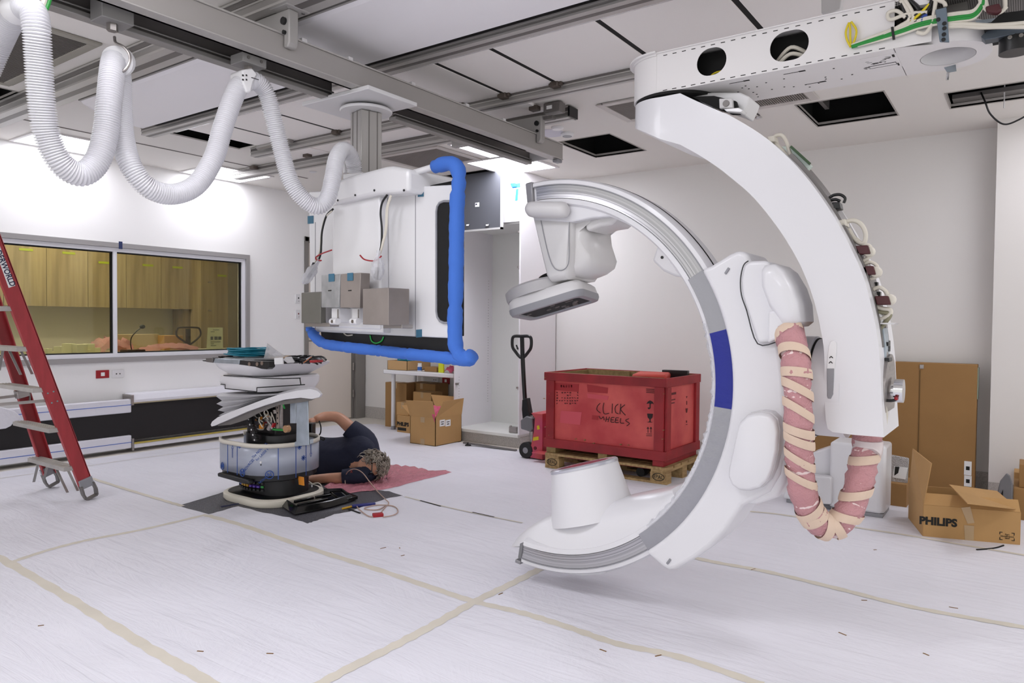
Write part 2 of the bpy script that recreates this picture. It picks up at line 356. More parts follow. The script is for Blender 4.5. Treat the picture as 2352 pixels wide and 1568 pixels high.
p = PY(YL-.031, 277, 563); MB().cbox(p, .035, .004, .075).build('blue_tape', mat('dark blue tape', '#22305e', .6), w, smooth=0)
# door in the left wall
d = structE('door_1', (dx0, YL, 0))
DFR = mat('grey door frame', '#8d8985', .5, metal=.2)
MB().box(dx0, dx0+.06, YL-.02, YL+.15, 0, dz).box(dx0, dx1, YL-.02, YL+.15, dz-.06, dz).box(dx1-.16, dx1, YL-.02, YL+.15, 0, dz).box(dx1-.2, dx1-.16, YL+.03, YL+.15, 0, dz).build('door_frame', DFR, d, bevel=.004)
DL = mat('cream door leaf', '#e3d9cf', .55)
MB().box(dx0+.07, dx1-.22, YL+.02, YL+.06, .02, 2.34).build('door_leaf', DL, d, bevel=.003)
vz = PY(YL+.02, 720, 763).z
MB().box(dx0+.16, dx1-.3, YL+.015, YL+.065, vz, 2.2).build('vision_pane', mat('yellowish door glass', '#cfc9a6', .2), d, smooth=0)
MB().box(dx0+.07, dx1-.22, YL+.012, YL+.02, PY(YL, 720, 782).z-.012, PY(YL, 720, 782).z+.006).build('kick_rail', DFR, d)
for z in (.35, .72, 1.9): MB().cyl((dx1-.19, YL+.01, z-.05), (dx1-.19, YL+.01, z+.05), .012, 10).build('hinge', STEEL, d)
# control room behind the glass
CRW = mat('control room wall', '#d9d2c4', .7)
struct(MB().box(-1.5, 6.6, 9.55, 9.65, 0, ZC).box(6.5, 6.6, 7.64, 9.55, 0, ZC).box(-1.5, 6.6, 7.64, 9.6, ZC, ZC+.05), 'wall_control_room', CRW, smooth=0)
OAK = wood('oak laminate', '#ae9c78', '#8f7d5c', (9, 9, .5), .5)
bx = [PY(9.2, x, 650).x for x in (-170, -80, 8, 107, 202, 290, 370, 444)]
zb = PY(9.2, 300, 707).z
for k, (a, c) in enumerate(zip(bx, bx[1:])):
    lab = ('first', 'second', 'third', 'fourth', 'fifth', 'sixth', 'seventh')[6-k]
    t = thing('wall_cabinet', f'oak wall cabinet behind the control room glass, {lab} from the tall cupboard', 'cabinet', (a, 9.2, zb), 'oak wall cabinets in the control room')
    MB().box(a, c, 9.222, 9.55, zb+.004, 2.7).build('carcass', OAK, t, smooth=0); MB().box(a+.003, c-.003, 9.2, 9.22, zb, 2.7).build('door', OAK, t, smooth=0)
    for (x, y) in ((60, 573), (158, 581), (240, 603), (340, 609), (408, 614)):
        q = PY(9.198, x, y)
        if a < q.x < c: MB().cbox(q, .14, .003, .026).build('tape_marker', NEON, t, smooth=0)
a, c = PY(9.0, 461, 650).x, PY(9.0, 524, 650).x
t = thing('tall_cupboard', 'tall oak cupboard at the right end of the control room', 'cupboard', (a, 9.0, 0))
MB().box(a, c, 9.022, 9.54, 0, 2.7).build('carcass', OAK, t, smooth=0); MB().box(a+.003, c-.003, 9.0, 9.02, .1, 2.7).build('door', OAK, t, smooth=0)
q = PY(8.998, 510, 633); MB().cbox(q, .13, .003, .026).build('tape_marker', NEON, t, smooth=0)
for y in (648, 713): q = PY(8.996, 482, y); MB().cbox(q, .05, .006, .016).build('hinge', STEEL, t)
t = tag(MB().box(PY(9.3, 415, 700).x, PY(9.3, 444, 700).x, 9.25, 9.5, .9, zb-.003).build('end_panel', wood('dark oak laminate', '#8f7d5e', '#76664a', (9, 9, .5), .5), smooth=0), 'dark oak end panel under the cabinets beside the tall cupboard', 'panel')
CT = mat('pale worktop', '#cfc8b4', .5)
zw = .985
tag(MB().box(-1.2, 6.0, 7.66, 8.35, zw-.04, zw).build('worktop', CT, smooth=0, bevel=.004), 'long pale worktop under the control room window', 'worktop')
# things on that worktop
cz = zw
rs = random.Random(5)
STY = mat('pale foam blocks', '#e3e2c6', .7)
for k, (x, y, s) in enumerate(((110, 806, .05), (135, 806, .06), (158, 804, .08), (184, 801, .09), (204, 797, .085), (222, 803, .06), (82, 808, .05), (60, 810, .06), (30, 812, .05))):
    p = PY(7.85+.05*(k % 3), x, y); a = rs.uniform(0, 3); s *= 1.2
    mb = MB(frame((p.x, p.y, cz), a)); mb.box(-s/2, s/2, -s*.4, s*.4, 0, s*rs.uniform(.7, 1.1)).box(s*.5, s*.8, -s*.35, s*.35, 0, s*.4)
    tag(mb.build('foam_block', STY, smooth=0, bevel=.003), 'small cream packing block in the row behind the left window pane', 'packing block', 'cream packing blocks on the control room worktop')
def crumple(cx, cy, cz, sx, sy, h, m, name, label, cat, n=14, seed=1, yaw=0):
    rr = random.Random(seed); mb = MB(frame((cx, cy, cz), yaw)); vs = []
    for i in range(n+1):
        for j in range(n+1):
            u, v = i/n*2-1, j/n*2-1; e = max(0, 1-(u*u+v*v)*.75); vs.append((u*sx*(1+.1*rr.uniform(-1, 1)), v*sy*(1+.1*rr.uniform(-1, 1)), max(.002, h*e**.6*(.55+.45*rr.random()))))
    mb.add(vs, [(i*(n+1)+j, (i+1)*(n+1)+j, (i+1)*(n+1)+j+1, i*(n+1)+j+1) for i in range(n) for j in range(n)])
    return tag(mb.build(name, m, smooth=180), label, cat)
p = PY(8.1, 255, 800); crumple(p.x, 8.1, cz, .22, .12, .19, PINKW, 'bubble_wrap', 'crumpled dark pink bubble wrap behind the window mullion', 'bubble wrap', seed=2)
p = PY(7.85, 395, 805); crumple(p.x, 7.9, cz, .34, .11, .1, PINKW, 'bubble_wrap', 'spread pink bubble wrap between the microphone and the paper sheet', 'bubble wrap', seed=4)
# gooseneck microphone
p = PY(7.8, 303, 806); t = thing('gooseneck_microphone', 'black gooseneck microphone standing behind the right window pane', 'microphone', (p.x, 7.8, cz))
MB().box(p.x-.09, p.x+.12, 7.74, 7.88, cz, cz+.03).build('base', BLACK, t, bevel=.01)
MB().tube(cr([(p.x, 7.8, cz+.02)]+[PY(7.8, *q) for q in ((300, 790), (302, 775), (312, 762), (322, 754))], 6), .006).build('gooseneck', BLACK, t)
q = PY(7.8, 327, 750); MB().ball(q, .028, sc=(1.1, .8, .8)).build('windshield', RUBBER, t)
# cartons and truck handle in the control room
a, c = PY(8.15, 372, 790), PY(8.15, 415, 770)
tag(MB().box(a.x, c.x, 8.1, 8.33, cz, c.z).build('carton', CARD, smooth=0, bevel=.003), 'brown carton behind the control room glass beside the truck handle', 'box')
a, c = PY(8.2, 275, 805), PY(8.2, 370, 767)
tag(MB().box(a.x, c.x, 8.24, 8.34, cz, c.z).build('device_case', mat('beige case', '#b9a98c', .6), smooth=0, bevel=.006), 'beige flat equipment case behind the gooseneck microphone', 'case')
p = PY(8.05, 432, 800); t = thing('truck_handle', 'dark loop handle standing up behind the right window pane', 'handle', (p.x, 8.05, cz-.3))
lp = [PY(8.05, *q) for q in ((408, 755), (412, 752), (450, 752), (459, 757), (460, 770), (445, 785), (435, 790), (425, 785), (407, 772), (405, 760))]
BRN = mat('dark bronze paint', '#2b211b', .5)
MB().tube(cr(lp, 4, True), .011, closed=True).build('loop_grip', BRN, t); MB().box(p.x-.02, p.x+.02, 8.03, 8.07, cz-.3, PY(8.05, 432, 755).z).build('shaft', BRN, t)
# paper notice on the inside of the glass
a, c = PY(7.68, 474, 808), PY(7.68, 514, 752)
t = thing('paper_notice', 'printed paper notice leaning inside the right window pane', 'paper', (a.x, 7.68, a.z))
mb = MB().add([(a.x, 7.68, cz), (c.x-.01, 7.68, cz), (c.x, 7.7, c.z), (a.x+.03, 7.7, c.z)], [(0, 1, 2, 3)]); mb.build('sheet', mat('notice paper', '#e6e4c4', .7), t, smooth=0)
pr = MB()
for k, (u0, u1, v) in enumerate(((.3, .7, .9), (.15, .4, .82), (.15, .3, .6), (.4, .6, .6), (.66, .85, .6), (.15, .3, .53), (.4, .6, .53), (.66, .85, .53), (.15, .8, .38), (.15, .35, .3), (.15, .5, .22))):
    w_ = c.x-a.x-.03; h_ = c.z-cz; x0 = a.x+.025+w_*u0; x1 = a.x+.025+w_*u1; z = cz+h_*v; pr.box(x0, x1, 7.676, 7.679, z-.004-(.012 if .5 < v < .65 else 0), z+.002)
pr.build('printing', mat('grey print', '#555548', .7), t, smooth=0)
# sockets
def plate(p, nrm, w, h, m, name, label, cat, dots, dm, extra=None):
    n = V(nrm); r = n.cross(V((0, 0, 1))).normalized(); r = -r
    t = thing(name, label, cat, p); u = V((0, 0, 1))
    MB().obox(V(p)+n*.005, r*w/2, u*h/2, n*.006).build('face_plate', m, t, bevel=.003)
    for (a, b, s) in dots: MB().obox(V(p)+n*.0115+r*a+u*b, r*s, u*s, n*.001).build('socket_hole', dm, t, smooth=0)
    return t
DOT = mat('socket black', '#111111', .6); DOTR = mat('red rocker', '#6d0f17', .4)
plate(PY(YL, 235, 859), (0, -1, 0), .125, .08, REDW, 'wall_socket', 'red emergency wall socket below the control room window', 'socket', ((0, 0, .018),), PAPERW)
plate(PY(YL, 270, 858), (0, -1, 0), .115, .08, WHITE2, 'wall_socket', 'white double wall socket beside the red socket', 'socket', ((-.016, 0, .006), (.018, 0, .006)), DOT)
plate(PY(YL, 683, 686), (0, -1, 0), .07, .115, WHITE2, 'gas_outlet', 'upper white gas outlet plate beside the door frame', 'outlet', ((.01, .01, .009), (.015, -.03, .004)), DOT)
plate(PY(YL, 683, 722), (0, -1, 0), .07, .115, WHITE2, 'gas_outlet', 'lower white gas outlet plate beside the door frame', 'outlet', ((.01, .01, .009), (.015, -.03, .004)), DOTR)
plate(PX(XF-.006, 1000, 872), (-1, 0, 0), .12, .08, WHITE2, 'wall_socket', 'white double wall socket on the far wall under the desk', 'socket', ((-.016, 0, .006), (.018, 0, .006)), DOT)
plate(PX(XF-.006, 1025, 874), (-1, 0, 0), .12, .08, REDW, 'wall_socket', 'red wall socket on the far wall under the desk', 'socket', ((0, 0, .018),), PAPERW)
# long trunking along the left wall, its covers wrapped in white film
BLK = mat('black duct interior', '#120d0f', .55)
FILMW = mat('white film wrap', '#dfdee6', .35, bump=.5, bscale=12)
yt = 7.33
t = thing('cable_trunking', 'long black open cable trunking on the left wall with white covers', 'trunking', (2.2, yt, .05))
zt = lambda x, y: PY(yt, x, y).z
X0 = -1; X1 = 5.9
MB().box(X0, X1, yt+.02, YL-.005, zt(308, 1010), zt(308, 925)).build('channel', BLK, t, smooth=0)
xs0 = PY(yt, 301, 950).x
MB().box(X0, xs0, yt-.012, yt+.04, zt(300, 947), zt(300, 916)).build('upper_cover', FILMW, t, bevel=.01)
MB().box(X0, xs0, yt-.012, yt+.04, zt(307, 1028), zt(307, 998)).build('lower_cover', FILMW, t, bevel=.01)
BLT = mat('blue film stripe', '#3d62b8', .5)
MB().box(X0, xs0, yt-.0145, yt-.012, zt(300, 929)-.003, zt(300, 929)+.003).box(X0, xs0, yt-.0145, yt-.012, zt(307, 1014)-.003, zt(307, 1014)+.003).build('stripe', BLT, t, smooth=0)
zz = zt(303, 925)
mb = MB(); pr_ = [(yt-.02, zz), (yt-.02, zz+.03), (yt+.02, zz+.085), (YL-.01, zz+.09), (YL-.01, zz)]
mb.prism([(xs0+.015, y, z) for y, z in pr_], (X1-xs0-.02, 0, 0)); mb.build('raised_cover', FILMW, t, bevel=.006)
MB().box(xs0+.01, X1, yt-.025, yt-.005, zz-.008, zz+.004).build('cover_lip', mat('tan lip', '#a79a80', .6), t)
mb = MB(); zz2 = zt(312, 1028)
mb.box(xs0+.02, X1, yt-.02, YL-.01, zz2-.0, zz2+.045).build('floor_cover', FILMW, t, bevel=.006)
MB().box(xs0+.02, X1, yt-.03, yt-.012, zz2+.045, zz2+.06).build('yellow_edge', mat('yellow edge', '#b5a24a', .6), t)
MB().box(xs0-.005, xs0+.02, yt-.02, YL-.01, zt(303, 930), zz+.08).box(xs0+.0, xs0+.02, yt-.02, YL-.01, zz2-.02, zz2+.1).build('end_bracket', STEEL, t)
tag(MB().prism([PY(7.29, *q) for q in ((-20, 930), (10, 936), (34, 944), (44, 952), (52, 962), (42, 966), (34, 968), (26, 978), (14, 984), (-20, 988))], (0, .02, 0)).build('torn_film', mat('torn film', '#dcdbe2', .35, bump=1, bscale=14), bevel=.008), 'torn white film hanging from the trunking cover beside the ladder', 'film')
# ================================================================== CEILING: tracks, panels, lights
def rail(x0, w, z0, ya, yb, label, lip=.012):
    t = thing('ceiling_rail', label, 'rail', (x0, ya, z0))
    h = ZC-z0
    MB().box(x0, x0+w, ya, yb, z0+.012, ZC-.001).build('profile', ALU, t, smooth=0)
    MB().box(x0-.004, x0+w+.004, ya, yb, z0, z0+.012).box(x0-.006, x0, ya, yb, z0+h*.42, z0+h*.42+.008).box(x0-.008, x0, ya, yb, z0+h*.8, z0+h*.8+.01).build('flange', mat('pale aluminium', '#bab7b4', .4, metal=.4), t, smooth=0)
    MB().box(x0-.003, x0, ya, yb, z0+h*.55, z0+h*.78).box(x0+w*.2, x0+w*.8, ya-.002, yb+.002, z0+.03, ZC-.02).box(x0+w*.35, x0+w*.65, ya, yb, z0-.001, z0+.001).build('channel_slot', DALU, t, smooth=0)
    return t
rail(2.165, .15, 2.835, -1.5, 7.1, 'wide grey ceiling rail left of the long white ceiling cover')
rail(3.14, .1, 2.875, -1.5, 6.05, 'grey ceiling rail right of the long white ceiling cover')
rail(4.08, .075, 2.86, .9, 5.9, 'grey ceiling rail behind the square steel column')
t3 = rail(4.58, .1, 2.85, 2.77, 6.95, 'grey ceiling rail farthest from the camera with an open black end')
MB().box(4.57, 4.69, 2.755, 2.77, 2.855, 2.93).build('end_cap', BLACK, t3, smooth=0)  # black plate stands in for the dark open mouth of the rail
# white ceiling cover between the first two rails
t = thing('ceiling_cover', 'long white boxed ceiling cover between two grey rails', 'ceiling cover', (2.4, -1.5, 2.86))
sec = [(2.40, 2.93), (2.40, 2.875), (2.43, 2.862), (2.66, 2.872), (2.75, 2.86), (3.0, 2.858), (3.03, 2.93)]
ye = [5.45, 5.45, 5.48, 5.7, 5.74, 5.76, 5.76]
MB().loft([[V((x, -1.5, z)) for x, z in sec], [V((x, y, z)) for (x, z), y in zip(sec, ye)]]).build('cover_shell', mat('white satin cover', '#f3f1f4', .5), t, smooth=20)
MB().box(2.34, 2.40, -1.5, 5.3, 2.9, 2.935).build('gap_profile', BLACKM, t, smooth=0)
MB().box(2.385, 2.399, -1.5, 5.45, 2.868, 2.912).build('side_strip', mat('grey side strip', '#9b9895', .5), t, smooth=0)
MB().box(3.032, 3.14, -1.5, 5.8, 2.915, 2.93).build('gap_profile', BLACKM, t, smooth=0)
# ceiling panels between rails 2 and 3, seams run along X
PAN = mat('ceiling panel', '#f5f1ee', .55); SEAM = BLACKM
seamY = [5.72]+[PZ(ZC, *p).y for p in ((626, 309), (779, 296), (1025, 220), (1154, 207), (1272, 180), (1475, 112), (1745, 55))]+[-.1]
seamY = sorted(seamY)
names = ['partly hidden behind the white suspension beam', 'largest, above the open end of the curved arm', 'right of the centre', 'just right of the overhead bridge', 'narrow, behind the overhead bridge', 'above the square steel column', 'left of the square steel column', 'narrow, beside the long dark recess', 'far left end']
for k, (a, c) in enumerate(zip(seamY, seamY[1:])):
    tag(MB().box(3.27, 4.085, a+.016, c-.016, ZC-.022, ZC-.001).build('ceiling_panel', PAN, smooth=0, bevel=.002), 'white ceiling panel between the grey rails, '+names[min(k, 8)], 'ceiling panel', 'ceiling panels between the rails')
for k, y in enumerate(seamY[1:-1]): tag(MB().box(3.26, 4.085, y-.0155, y+.0155, ZC-.0195, ZC-.0005).build('panel_gap_strip', SEAM, smooth=0), 'black gap by the ceiling panel '+names[min(k+1, 8)], 'gap strip', 'black gap strips between the ceiling panels')
tag(MB().box(3.245, 3.3, -1, 5.8, ZC-.045, ZC-.036).build('film_strip', film('clear plastic film', '#e6e2e2', .75, .1, .9, 30)), 'strip of loose clear film along the ceiling panel edge', 'film')
CLIP = mat('dark bronze clip', '#5a504a', .5, metal=.3)
for k, y in enumerate(seamY[2:-2]):
    mb = MB().box(4.03, 4.1, y-.03, y+.03, 2.885, 2.93).box(4.045, 4.075, y-.05, y+.05, 2.895, 2.92)
    tag(mb.build('rail_clip', CLIP, bevel=.006), 'small dark clip where a panel seam meets the grey rail', 'clip', 'dark clips on the ceiling rail')
for k, (x, y) in enumerate(((706, 357), (583, 385), (1228, 249))):
    p = PZ(2.91, x, y); tag(MB().cbox(p, .06, .07, .035).build('rail_clip', CLIP, bevel=.006), ('small dark clip on the farthest rail above the hose end', 'dark clip on the farthest rail beside the bright left wall lamp', 'grey clip on the farthest rail above the hanger plate')[k], 'clip')
# recess bar
p, q = PZ(2.93, 585, 345), PZ(2.93, 660, 327)
tag(MB().cyl((4.03, 5.72, 2.913), (4.03, 5.25, 2.913), .028, 12).build('recess_tube', ALU), 'grey round tube beside the dark ceiling recess', 'tube')
# second strip of panels between rail 3 and rail 4
for k, (a, c) in enumerate(((4.05, 4.85), (4.86, 5.35), (5.36, 6.0), (2.95, 3.65))):
    tag(MB().box(4.18, 4.57, a+.01, c-.01, ZC-.02, ZC-.001).build('ceiling_panel', PAN, smooth=0), ('small white ceiling panel behind the square column', 'small white ceiling panel left of the square column', 'small white ceiling panel at the far rail end', 'small white ceiling panel behind the hanger plate')[k], 'ceiling panel')
# shadow gap line along the left wall
tag(MB().box(2.4, 5.3, 6.6, 6.625, ZC-.003, ZC-.0005).build('shadow_gap', mat('shadow gap', '#6b6460', .8), smooth=0), 'thin dark shadow gap in the ceiling along the left wall lamps', 'gap')
# lights
LT = emit('lamp diffuser', '#f8f8ff', 5.5); LT2 = emit('lamp strip diffuser', '#f6f6ff', 8.0); LT3 = emit('fill lamp diffuser', '#f8f8ff', 7.6)
LFR = mat('lamp frame', '#d8d5d5', .5)
def lamp(x0, x1, y0, y1, label, m=LT, fw=.03):
    t = thing('ceiling_lamp', label, 'lamp', (x0, y0, ZC-.02))
    MB().box(x0, x1, y0, y0+fw, ZC-.012, ZC-.001).box(x0, x1, y1-fw, y1, ZC-.012, ZC-.001).box(x0, x0+fw, y0+fw, y1-fw, ZC-.012, ZC-.001).box(x1-fw, x1, y0+fw, y1-fw, ZC-.012, ZC-.001).build('frame', LFR, t, smooth=0)
    MB().box(x0+fw, x1-fw, y0+fw, y1-fw, ZC-.008, ZC-.002).build('diffuser', m, t, smooth=0)
lamp(2.68, 3.40, 6.83, 7.47, 'square ceiling lamp against the left wall behind the first hose loop')
lamp(4.28, 5.02, 6.83, 7.47, 'square ceiling lamp against the left wall behind the second hose loop')
lamp(5.62, 6.33, 3.93, 4.62, 'bright square ceiling lamp above the open white cupboard', emit('bright lamp diffuser', '#f4f5ff', 13.5))
lamp(4.97, 5.6, 4.07, 4.27, 'narrow ceiling strip lamp beside the far grille', LT2, .02)
lamp(.95, 1.65, 6.83, 7.47, 'unseen square ceiling lamp against the left wall near the ladder')  # unseen lamp, continues the row along the left wall
lamp(5.6, 6.3, -.75, -.05, 'unseen square ceiling lamp above the stacked cartons at the right')  # unseen lamp, just past the right edge of the view
for x, y, l in ((1.0, 1.6, 'added square fill lamp left of the camera'), (.7, 2.75, 'added square fill lamp farther left of the camera'), (3.3, -1.0, 'added square fill lamp right of the camera'), (-1.2, .6, 'added square fill lamp behind the camera'), (-.5, 5.2, 'added square fill lamp near the hidden left end of the control room window')): lamp(x-.4, x+.4, y-.35, y+.35, l, emit('right fill diffuser', '#f8f8ff', 13.0) if y == -1.0 else LT3)  # added lamps out of view, they brighten floor and walls
# air grilles
def grille(x0, x1, y0, y1, label, slat, z=ZC, m=None, gm=None, n=26):
    t = thing('air_grille', label, 'air grille', (x0, y0, z-.02)); fw = .055
    fm = m or mat('grille frame', '#c9c3bf', .5)
    MB().box(x0, x1, y0, y0+fw, z-.014, z-.001).box(x0, x1, y1-fw, y1, z-.014, z-.001).box(x0, x0+fw, y0+fw, y1-fw, z-.014, z-.001).box(x1-fw, x1, y0+fw, y1-fw, z-.014, z-.001).build('frame', fm, t, bevel=.004)
    mb = MB(); ns = n
    for k in range(ns):
        if slat == 'x': c = x0+fw+(x1-x0-2*fw)*(k+.5)/ns; mb.box(c-.004, c+.004, y0+fw, y1-fw, z-.011, z-.002)
        else: c = y0+fw+(y1-y0-2*fw)*(k+.5)/ns; mb.box(x0+fw, x1-fw, c-.004, c+.004, z-.011, z-.002)
    mb.build('louvre', gm or mat('grille louvre', '#8b8480', .6), t, smooth=0)
    MB().box(x0+fw, x1-fw, y0+fw, y1-fw, z-.0018, z-.0012).build('backing', mat('grille backing', '#4b4643', .8), t, smooth=0)
grille(1.1, 2.06, 4.4, 5.72, 'large dark perforated air grille behind the first hose loop', 'y', gm=mat('dark louvre', '#6a6561', .6), m=mat('stained grille frame', '#98948a', .6), n=60)
grille(4.96, 5.62, 4.38, 5.2, 'grey louvred air grille behind the blue foam tube', 'y', n=40)
grille(4.68, 5.2, 2.05, 2.6, 'small square air grille left of the white suspension arm', 'x', n=24)
grille(5.0, 5.42, 1.22, 2.02, 'narrow grey air grille under the white suspension beam', 'y', n=44)
tag(MB().box(5.3, 5.62, 1.72, 1.735, ZC-.003, ZC-.0005).box(5.3, 5.62, 1.69, 1.705, ZC-.003, ZC-.0005).build('slot_diffuser', mat('slot dark', '#4a4644', .8), smooth=0), 'pair of thin dark slots in the ceiling right of the suspension arm', 'slot')
# small round ceiling devices
def disc(x, y, r, h, name, label, cat, m, extra=None):
    p = PZ(ZC, x, y); t = thing(name, label, cat, (p.x, p.y, ZC-h))
    MB().lathe((p.x, p.y, ZC-.0005), (0, 0, -1), [(0, 0), (r, 0), (r, h*.5), (r*.8, h), (0, h)], 28).build('cover', m, t)
    if extra: MB().lathe((p.x, p.y, ZC-h), (0, 0, -1), [(0, -.001), (r*.75, -.001), (r*.7, .003), (0, .003)], 20).build(extra[0], extra[1], t)
disc(1303, 305, .055, .03, 'smoke_detector', 'white round smoke detector with dark slots beside the hanger plate', 'detector', WHITE, ('sensor_slots', MGREY))
disc(1280, 292, .05, .02, 'ceiling_disc', 'small white ceiling disc above the smoke detector', 'disc', WHITE)
disc(1262, 306, .13, .004, 'ceiling_speaker', 'flat pale round ceiling speaker half behind the hanger plate', 'speaker', mat('speaker grille', '#cfcdd8', .6))
disc(1741, 269, .03, .01, 'sprinkler_head', 'tiny round sprinkler head right of the suspension arm', 'sprinkler', CHROME)
disc(719, 394, .04, .008, 'downlight', 'tiny round white ceiling fitting left of the hose end', 'fitting', WHITE)
# ================================================================== OVERHEAD BRIDGE WITH TWO RAILS
t = thing('overhead_bridge', 'long grey double-rail bridge hanging under the ceiling rails', 'rail bridge', (4.7, 2.95, 2.6))
yf, yr = 2.945, 3.2; zt0, zb0 = 2.722, 2.598; xe = 4.79
MB().box(-1.2, xe, yf, yf+.05, zb0+.006, zt0-.008).build('front_rail', mat('satin grey aluminium', '#a8a4a1', .45, metal=.35), t, bevel=.003)
MB().box(-1.2, xe, yf-.006, yf+.056, zt0-.008, zt0).box(-1.2, xe, yf-.004, yf+.075, zb0, zb0+.006).box(-1.2, xe-.4, yf+.06, yf+.075, zb0, zb0+.02).build('front_lip', mat('pale aluminium', '#bab7b4', .4, metal=.4), t, smooth=0)
def rear(x0, x1):
    MB().box(x0, x1, yr+.02, yr+.05, zb0+.01, zt0).build('rear_rail', DALU, t, bevel=.002)
    MB().box(x0, x1, yr-.005, yr+.055, zb0-.012, zb0+.01).box(x0, x1, yr, yr+.02, zb0+.022, zb0+.03).build('rear_lip', ALU, t, bevel=.003)
rear(-1.2, PY(3.2, 768, 222).x); rear(PY(3.2, 908, 270).x, xe-.05)
MB().box(-1.2, xe-.3, yf+.075, yr+.02, zt0-.012, zt0-.002).build('web_plate', DALU, t, smooth=0)
MB().box(xe-.05, xe-.03, yf+.05, yr+.05, zb0+.01, zb0+.09).build('end_plate', LGREY, t, bevel=.003)
MB().box(xe-.07, xe-.005, yf, yf+.05, zb0-.025, zb0-.001).build('end_stop', MGREY, t, bevel=.006)
for k, x in enumerate((2.32, 2.62, 3.1, 3.6, 4.0)): MB().box(x, x+.03, yf-.008, yf+.02, zt0-.004, zt0+.012).build('clip', LGREY, t)
# hanger plates
HG = mat('pale grey cast plate', '#a9a6a4', .5, metal=.2)
def hanger(xc, y0, y1, ztop, label=None):
    prof = [(y0, zb0+.045), (y0, ztop), (y1, ztop), (y1, zt0+.002), (y0+.16, zt0+.002)]
    MB().prism([(xc, y, z) for y, z in ((yf-.045, zb0+.075), (yf-.03, zb0+.055), (yf-.004, zb0+.055), (yf-.004, zt0+.004), (y1, zt0+.004), (y1, ztop), (yf-.045, ztop))], (.055, 0, 0)).build('hanger_plate', HG, t, bevel=.006)
    MB().cyl((xc-.012, yf-.01, ztop-.055), (xc+.01, yf-.01, ztop-.055), .018, 14).build('hanger_bolt', BLACK, t); MB().cyl((xc-.012, yf-.015, ztop-.11), (xc+.01, yf-.015, ztop-.11), .01, 12).build('hanger_bolt', BLACK, t)
x1h = PY(yf-.045, 672, 70).x
hanger(x1h-.02, yf-.045, 3.35, 2.832)
MB().box(x1h-.06, x1h+.08, yf-.08, yf+.06, 2.832, 2.846).build('top_flange', HG, t, bevel=.01)
for dx in (-.035, .055): MB().cyl((x1h+dx, yf-.055, 2.831), (x1h+dx, yf-.055, 2.826), .009, 10).build('flange_screw', CHROME, t)
x2h = PY(yf-.045, 1246, 300).x
hanger(x2h-.02, yf-.045, 3.75, 2.846)
MB().box(x2h-.0, x2h+.08, yf-.19, yf-.05, 2.86, 2.93).box(x2h+.0, x2h+.05, yf-.13, yf-.05, 2.815, 2.84).build('end_carriage', DALU, t, bevel=.005)
MB().box(x2h-.004, x2h, yf-.125, yf-.08, 2.885, 2.91).build('carriage_tag', PAPERW, t)
# cable trolleys riding on the rails
CAR = mat('grey trolley block', '#8d8b8a', .5, metal=.2)
def trolley(px, py, Y, z0, z1, wx, wy, label, hook):
    p = PY(Y, px, py); t = thing('cable_trolley', label, 'trolley', (p.x, Y, z0))
    MB().box(p.x-wx/2, p.x+wx/2, Y-wy/2, Y+wy/2, z0, z1).build('block', CAR, t, bevel=.003)
    MB().cyl((p.x, Y, z0), (p.x, Y, z0-.03), .022, 6).build('nut', STEEL, t)
    for dx in (-.035, .035): MB().cyl((p.x+dx, Y-wy/2-.003, z1-.02), (p.x+dx, Y-wy/2+.002, z1-.02), .008, 10).build('screw', DALU, t)
    MB().tube(cr(hook, 6), .006, 8).build('hook', STEEL, t); return p
YA = 3.06
trolley(258, 62, 3.12, 2.565, 2.66, .13, .1, 'grey trolley block with a bent wire hook holding the second hose bend', [PY(3.12, 263, 85), PY(3.1, 266, 98), PY(3.06, 284, 108), PY(3.04, 297, 125), PY(3.04, 297, 145), PY(3.05, 285, 162), PY(3.08, 268, 165)])
trolley(571, 122, 3.08, 2.56, 2.605, .13, .1, 'smaller grey trolley block above the third hose bend', [PY(3.08, 572, 138), PY(3.08, 571, 160), PY(3.06, 570, 170)])
# corrugated hose
HOSE = mat('white corrugated hose', '#dcdbe0', .3, coat=.3)
ht = thing('corrugated_hose', 'white corrugated cable hose hanging in loops from the overhead bridge', 'hose', PY(YA, 150, 400))
def corr(pts, r, m, parent, name, pitch=.0098, n=18, amp=.13):
    pts = resample(cr(pts, 14), pitch/4); rr = [r*(1+amp*(1, .35, -1, .35)[i % 4]) for i in range(len(pts))]
    return MB().tube(pts, rr, n).build(name, m, parent, smooth=180)
Yh = lambda *q: [PY(YA+dy, x, y) for x, y, dy in q]
corr(Yh((-30, 160, .3), (0, 90, .22), (22, 45, .12), (42, 22, .05), (62, 18, -.02), (78, 32, -.06), (84, 70, -.07), (88, 130, -.05), (95, 230, -.02), (108, 310, 0), (140, 375, 0), (185, 400, 0), (222, 372, 0), (242, 310, 0), (250, 240, 0), (256, 180, .02), (260, 148, .06), (264, 132, .1)), .043, HOSE, ht, 'hose_loop')
corr(Yh((264, 132, .1), (272, 150, .13), (276, 190, .12), (277, 250, .1), (283, 320, .06), (300, 380, .02), (340, 430, 0), (395, 446, 0), (450, 425, 0), (490, 365, 0), (510, 300, 0), (530, 240, 0), (548, 200, 0), (566, 188, 0)), .0405, HOSE, ht, 'hose_loop')
corr(Yh((570, 186, 0), (590, 188, 0), (612, 215, 0), (628, 270, 0), (645, 340, 0), (665, 410, -.02), (695, 455, -.05), (728, 474, -.08), (752, 455, -.1), (764, 410, -.1), (772, 368, -.08), (785, 345, -.04), (800, 350, 0), (812, 375, .02), (815, 396, .03)), .0385, HOSE, ht, 'hose_loop')
CLW = mat('white hose clamp', '#e9e8ea', .35)
